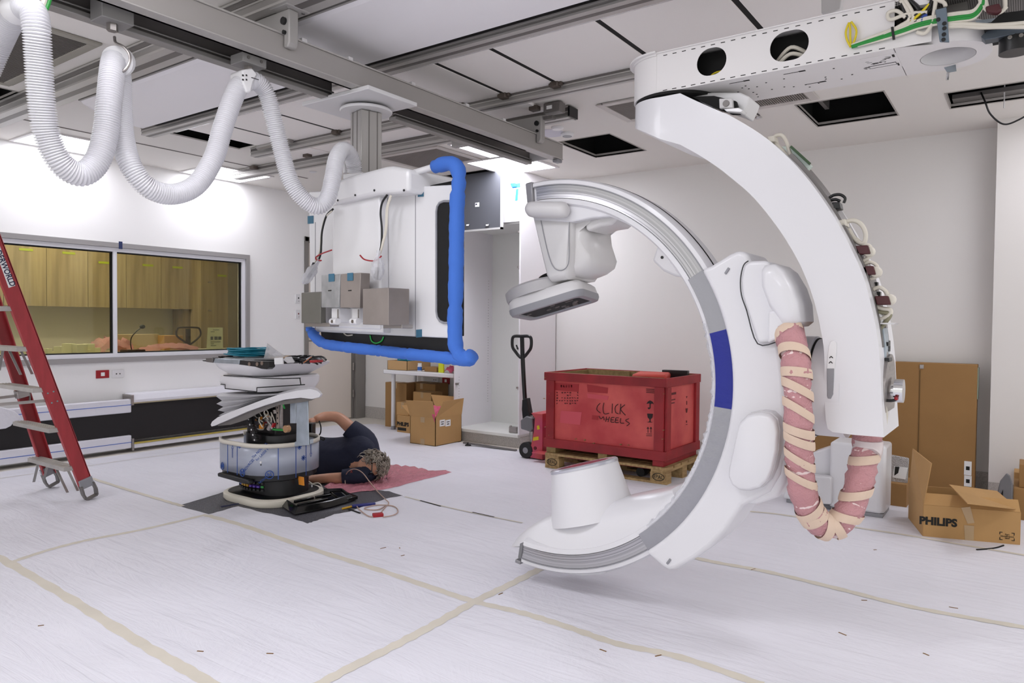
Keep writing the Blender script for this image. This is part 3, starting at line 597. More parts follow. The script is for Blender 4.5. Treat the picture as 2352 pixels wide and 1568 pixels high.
p = PY(YA, 571, 186); MB().prism([PY(YA-.05, *q) for q in ((556, 160), (580, 156), (592, 170), (582, 190), (577, 212), (567, 213), (558, 190))], (0, .1, 0)).build('hose_clamp', CLW, ht, bevel=.008)
MB().box(p.x-.02, p.x+.02, YA-.053, YA-.05, p.z-.0, p.z+.003).build('clamp_screws', BLACK, ht, smooth=0)
for q in ((558, 173), (566, 173), (558, 183), (566, 183)): MB().cbox(PY(YA-.051, *q), .007, .004, .007).build('screw', BLACK, ht)
a = PY(YA+.06, 262, 134); MB().lathe(PY(YA+.08, 272, 140), PY(YA+.08, 272, 140)-PY(YA+.02, 262, 140), [(.046, -.03), (.06, -.025), (.062, .02), (.046, .025)], 24).build('hose_clamp', CLW, ht)
a = PY(YA+.05, 42, 24); MB().ball(a, .058, 18, 12, (1, 1.3, .9)).build('hose_clamp', CLW, ht)
MB().tube(cr([PY(3.0, 118, -20), PY(3.0, 112, 5), PY(3.0, 104, 25)], 6), .008).build('earth_wire', GREENW, ht)
MB().tube(cr([PY(3.0, 108, -20), PY(3.0, 102, 0), PY(3.0, 97, 14)], 6), .01).build('cream_cable', CREAM, ht)
# ================================================================== MONITOR BOOM (seen from the back)
col = V((2.93, 3.135, 0)); md = V((.136, .991, 0)).normalized(); mn = V((md.y, -md.x, 0)); UP = V((0, 0, 1))
p0 = col - mn*.13
def M(off, x, y): return PN(p0+mn*off, mn, x, y)     # point on a plane parallel to the back panel
t = thing('monitor_boom', 'large white monitor rack on a square steel column under the bridge', 'monitor rack', (col.x, col.y, 1.2))
# trolley plate and disc
MB().box(2.70, 3.08, 2.875, 3.42, 2.574, 2.597).build('trolley_plate', WHITE, t, bevel=.004)
MB().lathe((col.x, col.y, 2.5735), (0, 0, -1), [(.06, 0), (.115, .002), (.115, .014), (.06, .016)], 40).build('dark_bearing', BLACK, t)
MB().lathe((col.x, col.y, 2.559), (0, 0, -1), [(.0, 0), (.146, 0), (.15, .008), (.146, .016), (.0, .016)], 48).build('ceiling_disc', WHITE, t)
cw = .066; cy = R(3)
cm = Matrix.Translation((col.x, col.y, 0)) @ Matrix.Rotation(R(-15), 4, 'Z')
MB(cm).box(-cw, cw, -cw, cw, 2.02, 2.54).build('column', mat('brushed column', '#b5b2af', .4, metal=.6, var=.08, vscale=3, stretch=(6, 6, .6)), t, bevel=.004)
mb = MB(cm)
for s in (-.25, .55): mb.box(-cw-.002, -cw, s*cw-.003, s*cw+.003, 2.02, 2.54).box(s*cw-.003, s*cw+.003, -cw-.002, -cw, 2.02, 2.54)
mb.build('column_groove', mat('groove', '#7f7b78', .5, metal=.5), t, smooth=0)
MB(cm).box(-cw-.015, cw+.015, -cw-.015, cw+.015, 2.14, 2.17).build('column_collar', BLACK, t, bevel=.004)
# housing
def slab(name, m, off0, off1, pts, bevel=.01, **k): return MB().prism([M(off0, *q) for q in pts], mn*(off1-off0)).build(name, m, t, bevel=bevel, **k)
zB = M(0, 800, 764).z
# cap: rounded front box around the column foot
cap = [(797, 405), (886, 381), (900, 380), (938, 388), (938, 440), (905, 444), (862, 447), (766, 470), (766, 418)]
slab('cap_cover', WHITE2, -.1, .28, cap, .02, seg=3)
for q in ((776, 460), (816, 448), (860, 437), (928, 437)): c = M(-.101, *q); MB().cyl(c-mn*.003, c+mn*.001, .006, 10).build('cap_screw', BLACK, t)
back = [(709, 499), (735, 437), (940, 437), (960, 428), (1033, 424), (1046, 440), (1045, 779), (1027, 775), (713, 761)]
slab('back_panel', WHITE, 0, .05, [(709, 440), (1040, 424), (1040, 777), (713, 761)], .006)
slab('screen_housing', BLACKM, .05, .14, [(716, 446), (1036, 430), (1036, 772), (720, 756)], .004)
slab('spine_cover', WHITE2, -.06, 0, [(763, 470), (871, 448), (873, 640), (873, 757), (763, 752)], .012, seg=3)
slab('top_plate', BLACKM, .04, .12, [(938, 436), (1040, 415), (1040, 426), (940, 448)], 0)
mb = MB()
for x, ya, yb in ((954, 442, 772), (724, 510, 757), (873, 450, 755)): MB().prism([M(-.001, *q) for q in ((x-.7, ya), (x+.7, ya), (x+.7, yb), (x-.7, yb))], mn*.002).build('panel_seam', MGREY, t, smooth=0)
# dark slot with rounded left corners
sl = [M(-.004, *q) for q in ((1035, 462), (1020, 462), (1010, 466), (1005, 474), (1003, 486), (1003, 715), (1005, 728), (1011, 737), (1020, 741), (1035, 741))]
MB().prism(sl, mn*.006).build('slot_opening', BLACKM, t, smooth=0)
MB().tube([q-mn*.002 for q in sl], .006, 8).build('slot_edging', MGREY, t)
slab('lower_band', mat('black band', '#131214', .5), .04, .1, [(737, 762), (1032, 776), (1032, 813), (740, 790)], 0)
MB().tube([M(.03, 738, 792), M(.03, 1031, 815)], .008).build('lower_trim', LGREY, t)
# white lower bracket plate behind the boxes
slab('bracket_plate', WHITE, -.05, .0, [(742, 740), (880, 742), (880, 764), (742, 758)], .004)
# junction boxes
def jbox(front, off, depth, m, name='junction_box', label=None):
    f = [M(off, *q) for q in front]; return MB().prism(f, mn*depth).build(name, m, t, bevel=.003, label=label)
SG = mat('bead-blasted steel', '#9d948f', .5, metal=.6, var=.12, vscale=8); SL = mat('galvanised steel', '#b7b8ba', .4, metal=.6, var=.25, vscale=14)
jbox([(692, 672), (737, 669.5), (736, 742), (692, 741.5)], -.13, .035, mat('olive steel', '#7f7d77', .45, metal=.6, var=.1), label='olive grey steel junction box at the left')
jbox([(738, 632), (781, 629), (779, 706), (738, 706)], -.16, .05, SL, label='shiny galvanised junction box with a teal sticker')
jbox([(782, 629), (828, 626), (826, 707), (781, 706.5)], -.175, .06, SG, label='pinkish steel junction box with a teal sticker')
jbox([(833, 663), (892, 660.5), (892, 747), (833, 745)], -.2, .13, SG, label='large steel junction box at the right')
for x in (757, 803): MB().prism([M(-.162 if x < 780 else -.177, *q) for q in ((x-3.5, 666), (x+3.5, 665.5), (x+3.5, 668), (x-3.5, 668.5))], mn*.004).build('maker_mark', INK, t, smooth=0)
# white brackets with rollers under the boxes
for x in (775, 822):
    MB().prism([M(-.13, *q) for q in ((x-14, 707), (x+5, 707), (x+5, 740), (x-14, 740))], mn*.08).build('cable_bracket', WHITE, t, bevel=.004)
    a = M(-.15, x-6, 738); MB().cyl(a-md*.03, a+md*.03, .018, 14).build('roller', WHITE2, t); MB().cyl(a-mn*.02, a-mn*.016, .009, 12).build('roller_bore', mat('brown bore', '#5e554c', .6), t)
    MB().tube([M(-.14, x+1, 710), M(-.14, x+1, 736)], .004).build('rod', STEEL, t)
for x0, x1, y in ((700, 757, 746), (880, 923, 750)): slab('box_rail', STEEL, -.12, -.05, [(x0, y-5), (x1, y-5), (x1, y+4), (x0, y+4)], .002)
for (x, y, o) in ((966, 443, -.003), (962, 766, -.003), (713, 505, -.003), (710, 755, -.003), (761, 638, -.163), (804, 636, -.178)):
    MB().prism([M(o, *q) for q in ((x-6.5, y-9), (x+6.5, y-10), (x+6.5, y+8), (x-6.5, y+9))], mn*.002).build('teal_sticker', TEALS, t, smooth=0)
# handle tube wrapped in blue foam
ho = -.03
MB().tube([M(ho, 944, 399), M(ho, 1003, 381)], .016, 12).build('handle_tube', WHITE, t)
slab('handle_mount', WHITE, .0, .12, [(938, 388), (964, 395), (964, 428), (938, 424)], .008)
def foam(pts, r, rings=()):
    P = resample(cr([M(ho-.01, *q) for q in pts], 10), .02); n = len(P)
    rr = [r*(1+.035*math.sin(i*.9)+.03*math.sin(i*2.3)) for i in range(n)]
    for e in rings: i = int(e*(n-1)); rr[i] *= .82
    rr[0] *= .9; rr[-1] *= .9
    return MB().tube(P, rr, 14).build('foam_sleeve', BLUEF, t, smooth=180)
foam([(999, 383), (1015, 378), (1032, 375), (1046, 380), (1053, 395), (1054, 420), (1051, 450), (1050, 470), (1049, 520), (1048, 600), (1046, 700), (1045, 726), (1045, 770), (1048, 800), (1060, 820), (1076, 823), (1087, 812)], .036, (.03, .2, .245, .72, .9))
foam([(1084, 826), (1060, 826), (1010, 820), (950, 814), (895, 808), (880, 806), (830, 801), (780, 795), (745, 789), (726, 776), (715, 762)], .03, (.1, .35, .5, .54, .75, .9))
MB().tube([M(.09, *q) for q in ((722, 772), (726, 740), (728, 600), (730, 480))], .028, 14).build('foam_sleeve', BLUEF, t, smooth=180); foam([(712, 760), (713, 750)], .028)
MB().tube(cr([M(.0, 719, 765), M(.0, 724, 778), M(.0, 735, 788), M(.0, 760, 792)], 6), .016, 10).build('handle_tube', WHITE, t)
# hanging cables, bags and red ties
def cab(pts, r, m, o=-.09, name='cable'): return MB().tube(cr([M(o, *q) for q in pts], 8), r, 6).build(name, m, t, smooth=180)
cab([(765, 480), (750, 495), (740, 530), (738, 560), (736, 585), (726, 610), (714, 632)], .006, BLACK)
cab([(763, 484), (746, 502), (738, 540), (735, 575), (722, 606)], .005, CREAM)
cab([(889, 448), (878, 465), (874, 490), (877, 525), (876, 560), (870, 590)], .006, BLACK)
cab([(897, 448), (888, 480), (886, 520), (878, 560), (871, 590)], .005, CREAM)
cab([(899, 449), (891, 478), (888, 525), (880, 560), (869, 600), (868, 640)], .005, CREAM)
cab([(762, 574), (740, 582), (726, 590), (728, 597), (738, 598)], .004, REDW, -.11, 'red_tie')
cab([(827, 586), (838, 596), (860, 599), (870, 593), (876, 588)], .004, REDW, -.11, 'red_tie')
PB = film('clear poly bag', '#e9e9ee', .45, .1, 1, 40)
def bag(c0, c1, r):
    a, b = M(-.11, *c0), M(-.11, *c1); rr = random.Random(int(c0[0])); L = (b-a); n = 9
    P = [a+L*i/n for i in range(n+1)]; rad = [r*x for x in (.35, .3, .45, .7, .95, 1, 1, .95, .9, .6)]
    return MB().tube(P, [x*(1+.12*rr.uniform(-1, 1)) for x in rad], 9).build('plastic_bag', PB, t, smooth=20)
bag((733, 598), (699, 648), .03); bag((870, 575), (866, 643), .032)
MB().tube([M(-.11, 722, 605), M(-.11, 709, 636)], .012).build('plug', BLACK, t); MB().tube([M(-.11, 868, 615), M(-.11, 862, 640)], .011).build('plug', DALU, t)
cab([(850, 770), (854, 783), (864, 788), (876, 783), (881, 773)], .004, mat('bright green wire', '#36c257', .4), .035, 'green_wire')
cab([(790, 765), (797, 770), (810, 769)], .004, CREAM, .035)
# hose end bracket
MB().tube(cr([M(.1, 793, 397), M(.1, 790, 372), M(.1, 778, 356)], 5), .012).build('hose_bracket', WHITE, t)
slab('hose_flange', WHITE, -.02, .1, [(788, 400), (830, 395), (830, 404), (788, 411)], .003)
# ================================================================== C-ARM
X0 = 3.0; YC, ZCC = 1.935, 1.075
def AP(Rr, a, X): a = R(a); return V((X, YC-Rr*math.cos(a), ZCC+Rr*math.sin(a)))
def AA(x, y, X=X0): q = PX(X, x, y); return math.degrees(math.atan2(q.z-ZCC, YC-q.y))
CW = mat('machine white', '#dfdee2', .3, coat=.15); CW2 = mat('machine off-white', '#d2d0d3', .35)
RAILM = mat('worn guide rail steel', '#b4b3b6', .28, metal=.85); nt = RAILM.node_tree; b = nt.nodes['Principled BSDF']
tc = nt.nodes.new('ShaderNodeTexCoord'); sp_ = nt.nodes.new('ShaderNodeVectorMath'); sp_.operation = 'SUBTRACT'; sp_.inputs[1].default_value = (0, 0, ZCC-.06)
ml = nt.nodes.new('ShaderNodeVectorMath'); ml.operation = 'MULTIPLY'; ml.inputs[1].default_value = (0, 1, 1); ln = nt.nodes.new('ShaderNodeVectorMath'); ln.operation = 'LENGTH'
nt.links.new(tc.outputs['Object'], sp_.inputs[0]); nt.links.new(sp_.outputs[0], ml.inputs[0]); nt.links.new(ml.outputs[0], ln.inputs[0])
n1 = nt.nodes.new('ShaderNodeTexNoise'); n1.noise_dimensions = '1D'; n1.inputs['Scale'].default_value = 260; n1.inputs['Detail'].default_value = 6; nt.links.new(ln.outputs['Value'], n1.inputs['W'])
rp = nt.nodes.new('ShaderNodeValToRGB'); rp.color_ramp.elements[0].color = lin('#87868a'); rp.color_ramp.elements[1].color = lin('#d2d1d4'); rp.color_ramp.elements[0].position = .3; rp.color_ramp.elements[1].position = .7
nt.links.new(n1.outputs['Fac'], rp.inputs[0]); nt.links.new(rp.outputs[0], b.inputs['Base Color'])
t = thing('c_arm', 'large white C-shaped scanner arm with a metal guide rail and tilted detector', 'scanner arm', (3.1, YC, .06))
def arc(sec, a0, a1, n, name, m, bevel=0, **k):
    rings = [[AP(r, a0+(a1-a0)*i/n, x) for r, x in sec] for i in range(n+1)]
    return MB().loft(rings).build(name, m, t, bevel=bevel, **k)
arc([(.942, 3.0), (.962, 3.004), (.97, 3.02), (.972, 3.07), (.964, 3.08), (.972, 3.09), (.972, 3.16), (.96, 3.176), (.85, 3.176), (.842, 3.165), (.842, 3.015), (.85, 3.002), (.872, 3.0), (.874, 3.012), (.94, 3.012)], -98, 95, 120, 'arm_shell', CW, smooth=30)
arc([(.938, 3.002), (.938, 3.011), (.876, 3.011), (.876, 3.002), (.895, 3.0045), (.915, 3.0045)], -98, 94, 120, 'guide_rail', RAILM, smooth=30)
arc([(.944, 2.998), (.944, 3.004), (.939, 3.004), (.939, 2.998)], -98, 95, 100, 'rail_seam', MGREY)
arc([(.9735, 3.075), (.9735, 3.085), (.966, 3.085), (.966, 3.075)], 5, 78, 60, 'shell_groove', BLACKM)
ENDM = mat('grey end cap', '#8d8c90', .35, metal=.3)
arc([(.972, 2.996), (.972, 3.176), (.845, 3.176), (.845, 2.996)], 95, 97.6, 3, 'end_cap', ENDM, .008)
arc([(.976, 2.996), (.976, 3.1), (.958, 3.1), (.958, 2.996)], -100, -98, 3, 'end_cap', ENDM, .004)
arc([(.945, 2.997), (.945, 3.17), (.868, 3.17), (.868, 2.997)], -99.2, -98, 3, 'end_cap', mat('smoked end cap', '#77777a', .3), .003)
# plastic film over the lower part of the rail
a_top = AA(1588, 638); a_b0 = AA(1645, 762); a_b1 = AA(1660, 936); a_bot = AA(1472, 1232)
FG = mat('grey protective film', '#9c9ca2', .22, metal=.35, bump=.35, bscale=25); FB = mat('blue protective film', '#0a1b86', .35, bump=.35, bscale=25)
fs = [(.946, 2.994), (.946, 3.0), (.866, 3.0), (.866, 2.994), (.9, 2.992)]
arc(fs, a_bot, a_b1, 60, 'grey_film', FG); arc(fs, a_b1, a_b0, 30, 'blue_film', FB); arc(fs, a_b0, a_top, 30, 'grey_film', FG)
rs = random.Random(4); CF = film('clear wrinkled film', '#f2f2f6', .4, .12, .9, 60)
rings = []
for i in range(61):
    a = a_bot+4+(a_b0-a_bot)*i/60; w = .012+.012*rs.random()
    rings.append([AP(.866-w*.2, a, 2.99), AP(.866-w, a+rs.uniform(-.3, .3), 2.985+.02*rs.random()), AP(.86-w*.5, a, 3.02)])
MB().loft(rings, closed=False).build('film_edge', CF, t, smooth=180)
# lower tube housing
def lerp(a, b, k): return a+(b-a)*k
ridge = [(1199, 1243), (1208, 1226), (1226, 1208), (1250, 1192), (1279, 1178), (1320, 1168), (1370, 1156), (1436, 1141), (1490, 1130), (1530, 1123), (1566, 1112)]
aL, aR = -98, AA(1562, 1146)
rings = []; nR = len(ridge)
dense = cr([PX(3.2, *q) for q in ridge], 4); m_ = len(dense)
for i, P in enumerate(dense):
    a = lerp(aL, aR, (i/(m_-1))**.9); f = AP(.872, a, 3.003); bk = AP(.872, a, 3.40); fb = AP(.845, a, 3.1)
    ring = []
    for k in range(9):
        s = k/8*math.pi/2; ring.append(V((f.x+(P.x-.06-f.x)*(1-math.cos(s)), f.y+(P.y-f.y)*math.sin(s), f.z+(P.z-f.z)*math.sin(s))))
    ring.append(V((P.x+.02, P.y, P.z)))
    for k in range(7, -1, -1):
        s = k/8*math.pi/2; ring.append(V((bk.x+(P.x+.08-bk.x)*(1-math.cos(s)), bk.y+(P.y-bk.y)*math.sin(s), bk.z+(P.z-bk.z)*math.sin(s))))
    rings.append(ring)
MB().loft(rings).build('tube_housing', CW, t, smooth=50)
# outer bottom skin so the housing reaches the back edge of the arm
arc([(.97, 3.17), (.965, 3.3), (.93, 3.4), (.87, 3.4), (.87, 3.17)], -98, aR, 40, 'housing_belly', CW, smooth=40)
U = V((0, .28, .96)).normalized(); W = V((0, U.z, -U.y)); E = V((1, 0, 0))
ISO = V((3.2, YC, ZCC))
def L(w, x, u): return ISO+W*w+E*x+U*u
# collimator cone with oval tinted window
ct = L(.02, 0, -.478); cb = L(.035, 0, -.74)
ax = (ct-cb)
def ell(c, rw, rx, n=40): return [c+W*rw*math.cos(2*math.pi*k/n)+E*rx*math.sin(2*math.pi*k/n) for k in range(n)]
MB().loft([ell(cb, .225, .21), ell(cb.lerp(ct, .2), .212, .2), ell(ct, .176, .165)], caps=True).build('collimator', CW, t, smooth=40)
RING = mat('silver ring', '#c3c3cc', .25, metal=.5)
MB().loft([ell(ct-U*.004, .179, .168), ell(ct+U*.008, .179, .168), ell(ct+U*.014, .172, .162), ell(ct+U*.014, .13, .12), ell(ct-U*.004, .13, .12)]).build('collimator_ring', RING, t, smooth=30)
MB().prism(ell(ct+U*.008, .132, .122), U*.006).build('beam_window', mat('dark violet window', '#5a4a62', .15), t, smooth=0)
# small bracket inside the arc
bp = [(1497, 598), (1509, 563), (1535, 585), (1560, 622), (1572, 636), (1548, 634), (1522, 622)]
MB().prism([PX(3.02, *q) for q in bp], (.14, 0, 0)).build('stop_bracket', CW2, t, bevel=.012)
MB().cyl(PX(3.02, 1521, 591)-E*.003, PX(3.02, 1521, 591)+E*.004, .007, 10).build('bracket_screw', BLACK, t)
# detector carrier
DET = mat('detector white', '#d5d3d3', .35, coat=.1)
XF1 = 3.02
top = [(1232, 452), (1300, 452), (1380, 470), (1440, 500), (1500, 545), (1455, 520), (1400, 497), (1360, 500), (1310, 510), (1225, 505)]
MB().prism([PX(XF1, *q) for q in top], (.16, 0, 0)).build('carrier_web', CW, t, bevel=.01)
body = [(1219, 492), (1310, 486), (1313, 500), (1311, 600), (1306, 625), (1296, 640), (1258, 646), (1251, 636)]
bp = [PX(XF1+.01, *q) for q in body]
sx = .36
rings = []
for k, (s, ins) in enumerate(((0, .03), (.012, .012), (.04, 0), (sx*.55, 0), (sx*.85, .0), (sx*.97, .025), (sx, .06))):
    c = sum(bp, V())/len(bp); rings.append([p+(c-p).normalized()*ins+E*s+V((0, 0, .0)) for p in bp])
MB().loft(rings).build('detector_body', DET, t, smooth=40)
# darker front cover line in a U shape
ul = cr([PX(XF1+.006, *q) for q in ((1241, 500), (1250, 545), (1261, 590), (1272, 614), (1288, 621), (1302, 612), (1307, 590), (1307, 520), (1313, 490), (1330, 473), (1352, 466))], 6)
MB().tube([p+E*.001 for p in ul], .0025, 6).build('cover_joint', MGREY, t)
# right side body with funnel
side = [(1311, 490), (1330, 474), (1352, 468), (1400, 482), (1398, 500), (1365, 516), (1372, 520), (1378, 560), (1388, 600), (1382, 618), (1362, 632), (1340, 640), (1300, 645), (1310, 600)]
sp = [PX(3.2, *q) for q in side]; c = sum(sp, V())/len(sp); rings = []
for s, ins in ((-.13, .05), (-.11, .022), (-.08, .004), (0, 0), (.1, 0), (.15, .012), (.17, .05)): rings.append([p+(c-p).normalized()*ins+E*s for p in sp])
MB().loft(rings).build('detector_side', DET, t, smooth=50)
fun = [(1342, 516), (1352, 505), (1402, 484), (1421, 500), (1402, 516), (1378, 520), (1346, 532)]
MB().prism([PX(3.07, *q) for q in fun], (.2, 0, 0)).build('side_funnel', DET, t, bevel=.03, seg=4)
a, b_ = PX(2.99, 1222, 481), PX(2.99, 1294, 482); hd = (b_-a)
MB().loft([[a-hd.normalized()*o+V((r*math.cos(k*math.pi/8)*1.1-.002, 0, r*math.sin(k*math.pi/8))) for k in range(16)] for o, r in ((.03, .005), (.026, .022), (.012, .036), (-.01, .04), (-hd.length+.01, .04), (-hd.length-.012, .036), (-hd.length-.026, .022), (-hd.length-.03, .005))]).build('detector_handle', LGREY, t, smooth=60)
# detector head
def rect(u, hw, hx, cw_, cx_, r, n=6, rot=-12):
    rr = R(rot); out = []
    for a, b2 in rrect(2*hw, 2*hx, r, n):
        out.append(L(cw_+a*math.cos(rr)-b2*math.sin(rr), cx_+a*math.sin(rr)+b2*math.cos(rr), u))
    return out
cw_, cx_ = -.035, -.005
MB().loft([rect(.375, .205, .165, cw_, cx_, .05), rect(.415, .2, .16, cw_, cx_, .05), rect(.432, .185, .145, cw_, cx_, .05)]).build('detector_head', LGREY, t, smooth=40)
MB().loft([rect(.377, .207, .167, cw_, cx_, .05), rect(.36, .207, .167, cw_, cx_, .05), rect(.343, .2, .16, cw_, cx_, .05), rect(.343, .17, .13, cw_, cx_, .03), rect(.352, .165, .125, cw_, cx_, .03)]).build('head_band', MGREY, t, smooth=40)
MB().prism(rect(.3515, .166, .126, cw_, cx_, .03), U*.004).build('head_recess', BLACKM, t, smooth=0)
rs = random.Random(8)
for k in range(14):
    w_ = cw_-.13+.26*rs.random(); x_ = cx_-.1+.2*rs.random(); MB().obox(L(w_, x_, .349), W*.012, E*.006, U*.003).build('recess_fitting', DALU, t)
MB().lathe(L(.03, 0, .43), U, [(0, 0), (.185, 0), (.19, .012), (.19, .05), (.175, .062), (0, .062)], 40).build('rotation_ring', mat('rotation ring grey', '#b7b5b7', .35), t)
MB().lathe(L(-.09, 0, .485), U, [(0, 0), (.1, 0), (.1, .03), (0, .03)], 32).build('neck_seal', BLACK, t)
# ---- holder (sleeve) around the arc
hp = [AP(.945, a, 2.965) for a in [lerp(AA(1486, 1258), AA(1613, 622), k/40) for k in range(41)]]
ho_ = [(1632, 610), (1674, 584), (1696, 574), (1716, 581), (1724, 600), (1762, 700), (1790, 790), (1800, 860), (1805, 950), (1800, 1040), (1792, 1090), (1768, 1130), (1730, 1150), (1705, 1163), (1690, 1186), (1664, 1222), (1632, 1256), (1598, 1282), (1552, 1308), (1534, 1310), (1522, 1303)]
poly = hp+[PX(2.965, *q) for q in ho_]
MB().prism(poly, (.29, 0, 0)).build('arm_sleeve', CW, t, bevel=.022, seg=4)
for q in ((1670, 622), (1536, 1289)): c = PX(2.963, *q); MB().obox(c, V((.004, 0, 0)), V((0, .008, -.012)), V((0, .004, .003))).build('sleeve_latch', MGREY, t, bevel=.002)
def cover(name, pts, X, dx, m, bev, edge=None):
    return MB().prism([PX(X, *q) for q in pts], (dx, 0, 0)).build(name, m, t, bevel=bev, seg=4)
cover('sleeve_cover', [(1719, 599), (1708, 609), (1701, 640), (1703, 677), (1715, 713), (1740, 789), (1800, 783), (1800, 640), (1760, 598)], 2.93, .2, CW, .015)
MB().tube([PX(2.932, *q) for q in cr([V((x, y, 0)) for x, y in ((1719, 599), (1708, 609), (1701, 640), (1703, 677), (1715, 713), (1740, 789), (1787, 784))], 4) for q in [(q.x, q.y)]], .0025, 6).build('cover_joint', mat('dark joint', '#3b3b3d', .6), t)
mc = [(1746, 618), (1754, 606), (1776, 604), (1796, 619), (1817, 654), (1832, 699), (1835, 738), (1822, 749), (1800, 752), (1765, 705), (1746, 655)]
mp_ = [PX(2.9, *q) for q in mc]; c = sum(mp_, V())/len(mp_)
MB().loft([[p+(c-p)*i+E*s for p in mp_] for s, i in ((-.015, .35), (-.008, .16), (.012, .04), (.05, 0), (.24, 0), (.27, .1))]).build('motor_cover', CW, t, smooth=50)
MB().tube([PX(2.9, *q)+E*.045 for q in ((1746, 615), (1744, 640), (1747, 657), (1766, 706), (1800, 752))], .0025, 6).build('cover_joint', mat('dark joint', '#3b3b3d', .6), t)
op = [PX(2.9, *q) for q in ((1764, 716), (1790, 711), (1822, 745), (1806, 766), (1763, 788))]
MB().prism(op, (.12, 0, 0)).build('hose_outlet', CW, t, bevel=.008)
MB().prism([PX(3.05, *q) for q in ((1787, 635), (1798, 630), (1806, 640), (1829, 698), (1824, 700), (1812, 672))], (.05, 0, 0)).build('rear_flap', CW, t, bevel=.006)
ob = [(1744, 948), (1715, 954), (1696, 972), (1684, 1025), (1673, 1075), (1671, 1096), (1680, 1116), (1696, 1126), (1717, 1128), (1742, 1121), (1760, 1104), (1771, 1080), (1782, 1035), (1785, 990), (1780, 965), (1766, 952)]
obp = [PX(2.88, *q) for q in ob]; c = sum(obp, V())/len(obp)
MB().loft([[p+(c-p)*i+E*s for p in obp] for s, i in ((0, .1), (.006, .03), (.02, 0), (.03, 0))]).build('oblong_cover', CW, t, smooth=60)
obp2 = [p+V((.03, -.0, 0)) for p in obp]
MB().loft([[p+(c-p)*i+E*s for p in obp] for s, i in ((.031, -.03), (.12, -.05), (.2, -.02))]).build('cover_base', CW2, t, smooth=60)
lo = [(1700, 1118), (1706, 1150), (1716, 1160), (1740, 1158), (1785, 1143), (1804, 1110), (1812, 1060), (1790, 1040)]
MB().prism([PX(2.98, *q) for q in lo], (.2, 0, 0)).build('lower_bulge', CW, t, bevel=.02, seg=3)
# joint to the suspension arm (axis along Y)
jc = PX(3.18, 1880, 888); 
MB().lathe((3.18, .58, jc.z), (0, 1, 0), [(0, 0), (.2, 0), (.2, .12), (.21, .125), (.21, .36), (0, .36)], 48).build('pivot_joint', CW, t)
MB().lathe((3.18, .692, jc.z), (0, 1, 0), [(.195, 0), (.203, 0), (.203, .008), (.195, .008)], 48).build('joint_seam', BLACKM, t)
crum = MB(); rs = random.Random(2)
pts = [(1303, 1318), (1330, 1314), (1360, 1311), (1397, 1313), (1375, 1319), (1340, 1321)]
MB().prism([PX(3.12, *q) for q in pts], (.1, 0, .004)).build('torn_wrap', mat('torn white wrap', '#e4e4e8', .5, bump=.6, bscale=30), t, smooth=20)
# ================================================================== SUSPENSION ARM
XA = 2.985; WA = .385
st = thing('suspension_arm', 'wide curved white suspension arm carrying the C-shaped arm', 'suspension arm', (3.18, .53, .92))
oute = [(1562, 214), (1600, 232), (1650, 254), (1680, 267), (1749, 309), (1806, 357), (1852, 407), (1894, 464), (1925, 514), (1955, 571), (1982, 632), (2001, 701), (2013, 759), (2020.5, 824), (2024, 890), (2027, 957), (2030, 1004)]
inne = [(1957, 998), (1912, 992), (1901, 984), (1897, 965), (1893.5, 912), (1893.5, 821), (1887, 767), (1871, 695), (1848, 631), (1821, 577), (1783, 518), (1730, 452.7), (1680, 409), (1643, 380.5), (1602, 354), (1562, 332)]
yL = 1.335
sm = lambda L_: [V((p.x, p.y)) for p in cr([V((a, b, 0)) for a, b in L_], 4)]
pol = [PX(XA, q.x, q.y) for q in sm(oute[:-1])]+[PX(XA, *oute[-1])]+[PX(XA, *q) for q in inne[:3]]+[PX(XA, q.x, q.y) for q in sm(inne[3:])]
zt1 = PX(XA, 1500, 226).z; zb1 = PX(XA, 1527, 317).z
pol += [V((XA, yL, zb1)), V((XA, yL, zt1))]
MB().prism(pol, (WA, 0, 0)).build('arm_shell', CW, st, smooth=30)
hc = XA+WA/2; rr = WA/2; rings = [[], []]
for k in range(25):
    a = math.pi*k/24; x, y = hc-rr*math.cos(a), yL+rr*math.sin(a); s = math.sin(a)
    rings[0].append(V((x, y, lerp(zb1, PX(XA, 1440, 299).z+.045, s)))); rings[1].append(V((x, y, zt1+.012*s)))
MB().loft(rings).build('arm_head', CW, st, smooth=50)
pil = [PX(XA-.004, *q) for q in ((1901, 915), (1899, 908), (1898, 850), (1903, 795), (1907, 784), (1915, 782), (1921, 786), (1922, 800), (1917, 850), (1913, 905), (1908, 916))]
MB().prism(pil, (.006, 0, 0)).build('brake_grip', WHITE2, st, bevel=.002)
MB().prism([PX(XA-.006, *q) for q in ((1899, 846), (1916, 846), (1914, 905), (1908, 916), (1901, 915), (1899, 908))], (.004, 0, 0)).build('grip_insert', MGREY, st, bevel=.002)
mb = MB()
for (x, y) in ((1909, 820), (1908, 832)): mb.bar(PX(XA-.005, x-4, y+2), PX(XA-.005, x, y-2), .003, .002, (1, 0, 0)).bar(PX(XA-.005, x, y-2), PX(XA-.005, x+4, y+2), .003, .002, (1, 0, 0))
mb.build('grip_arrows', INK, st, smooth=0)
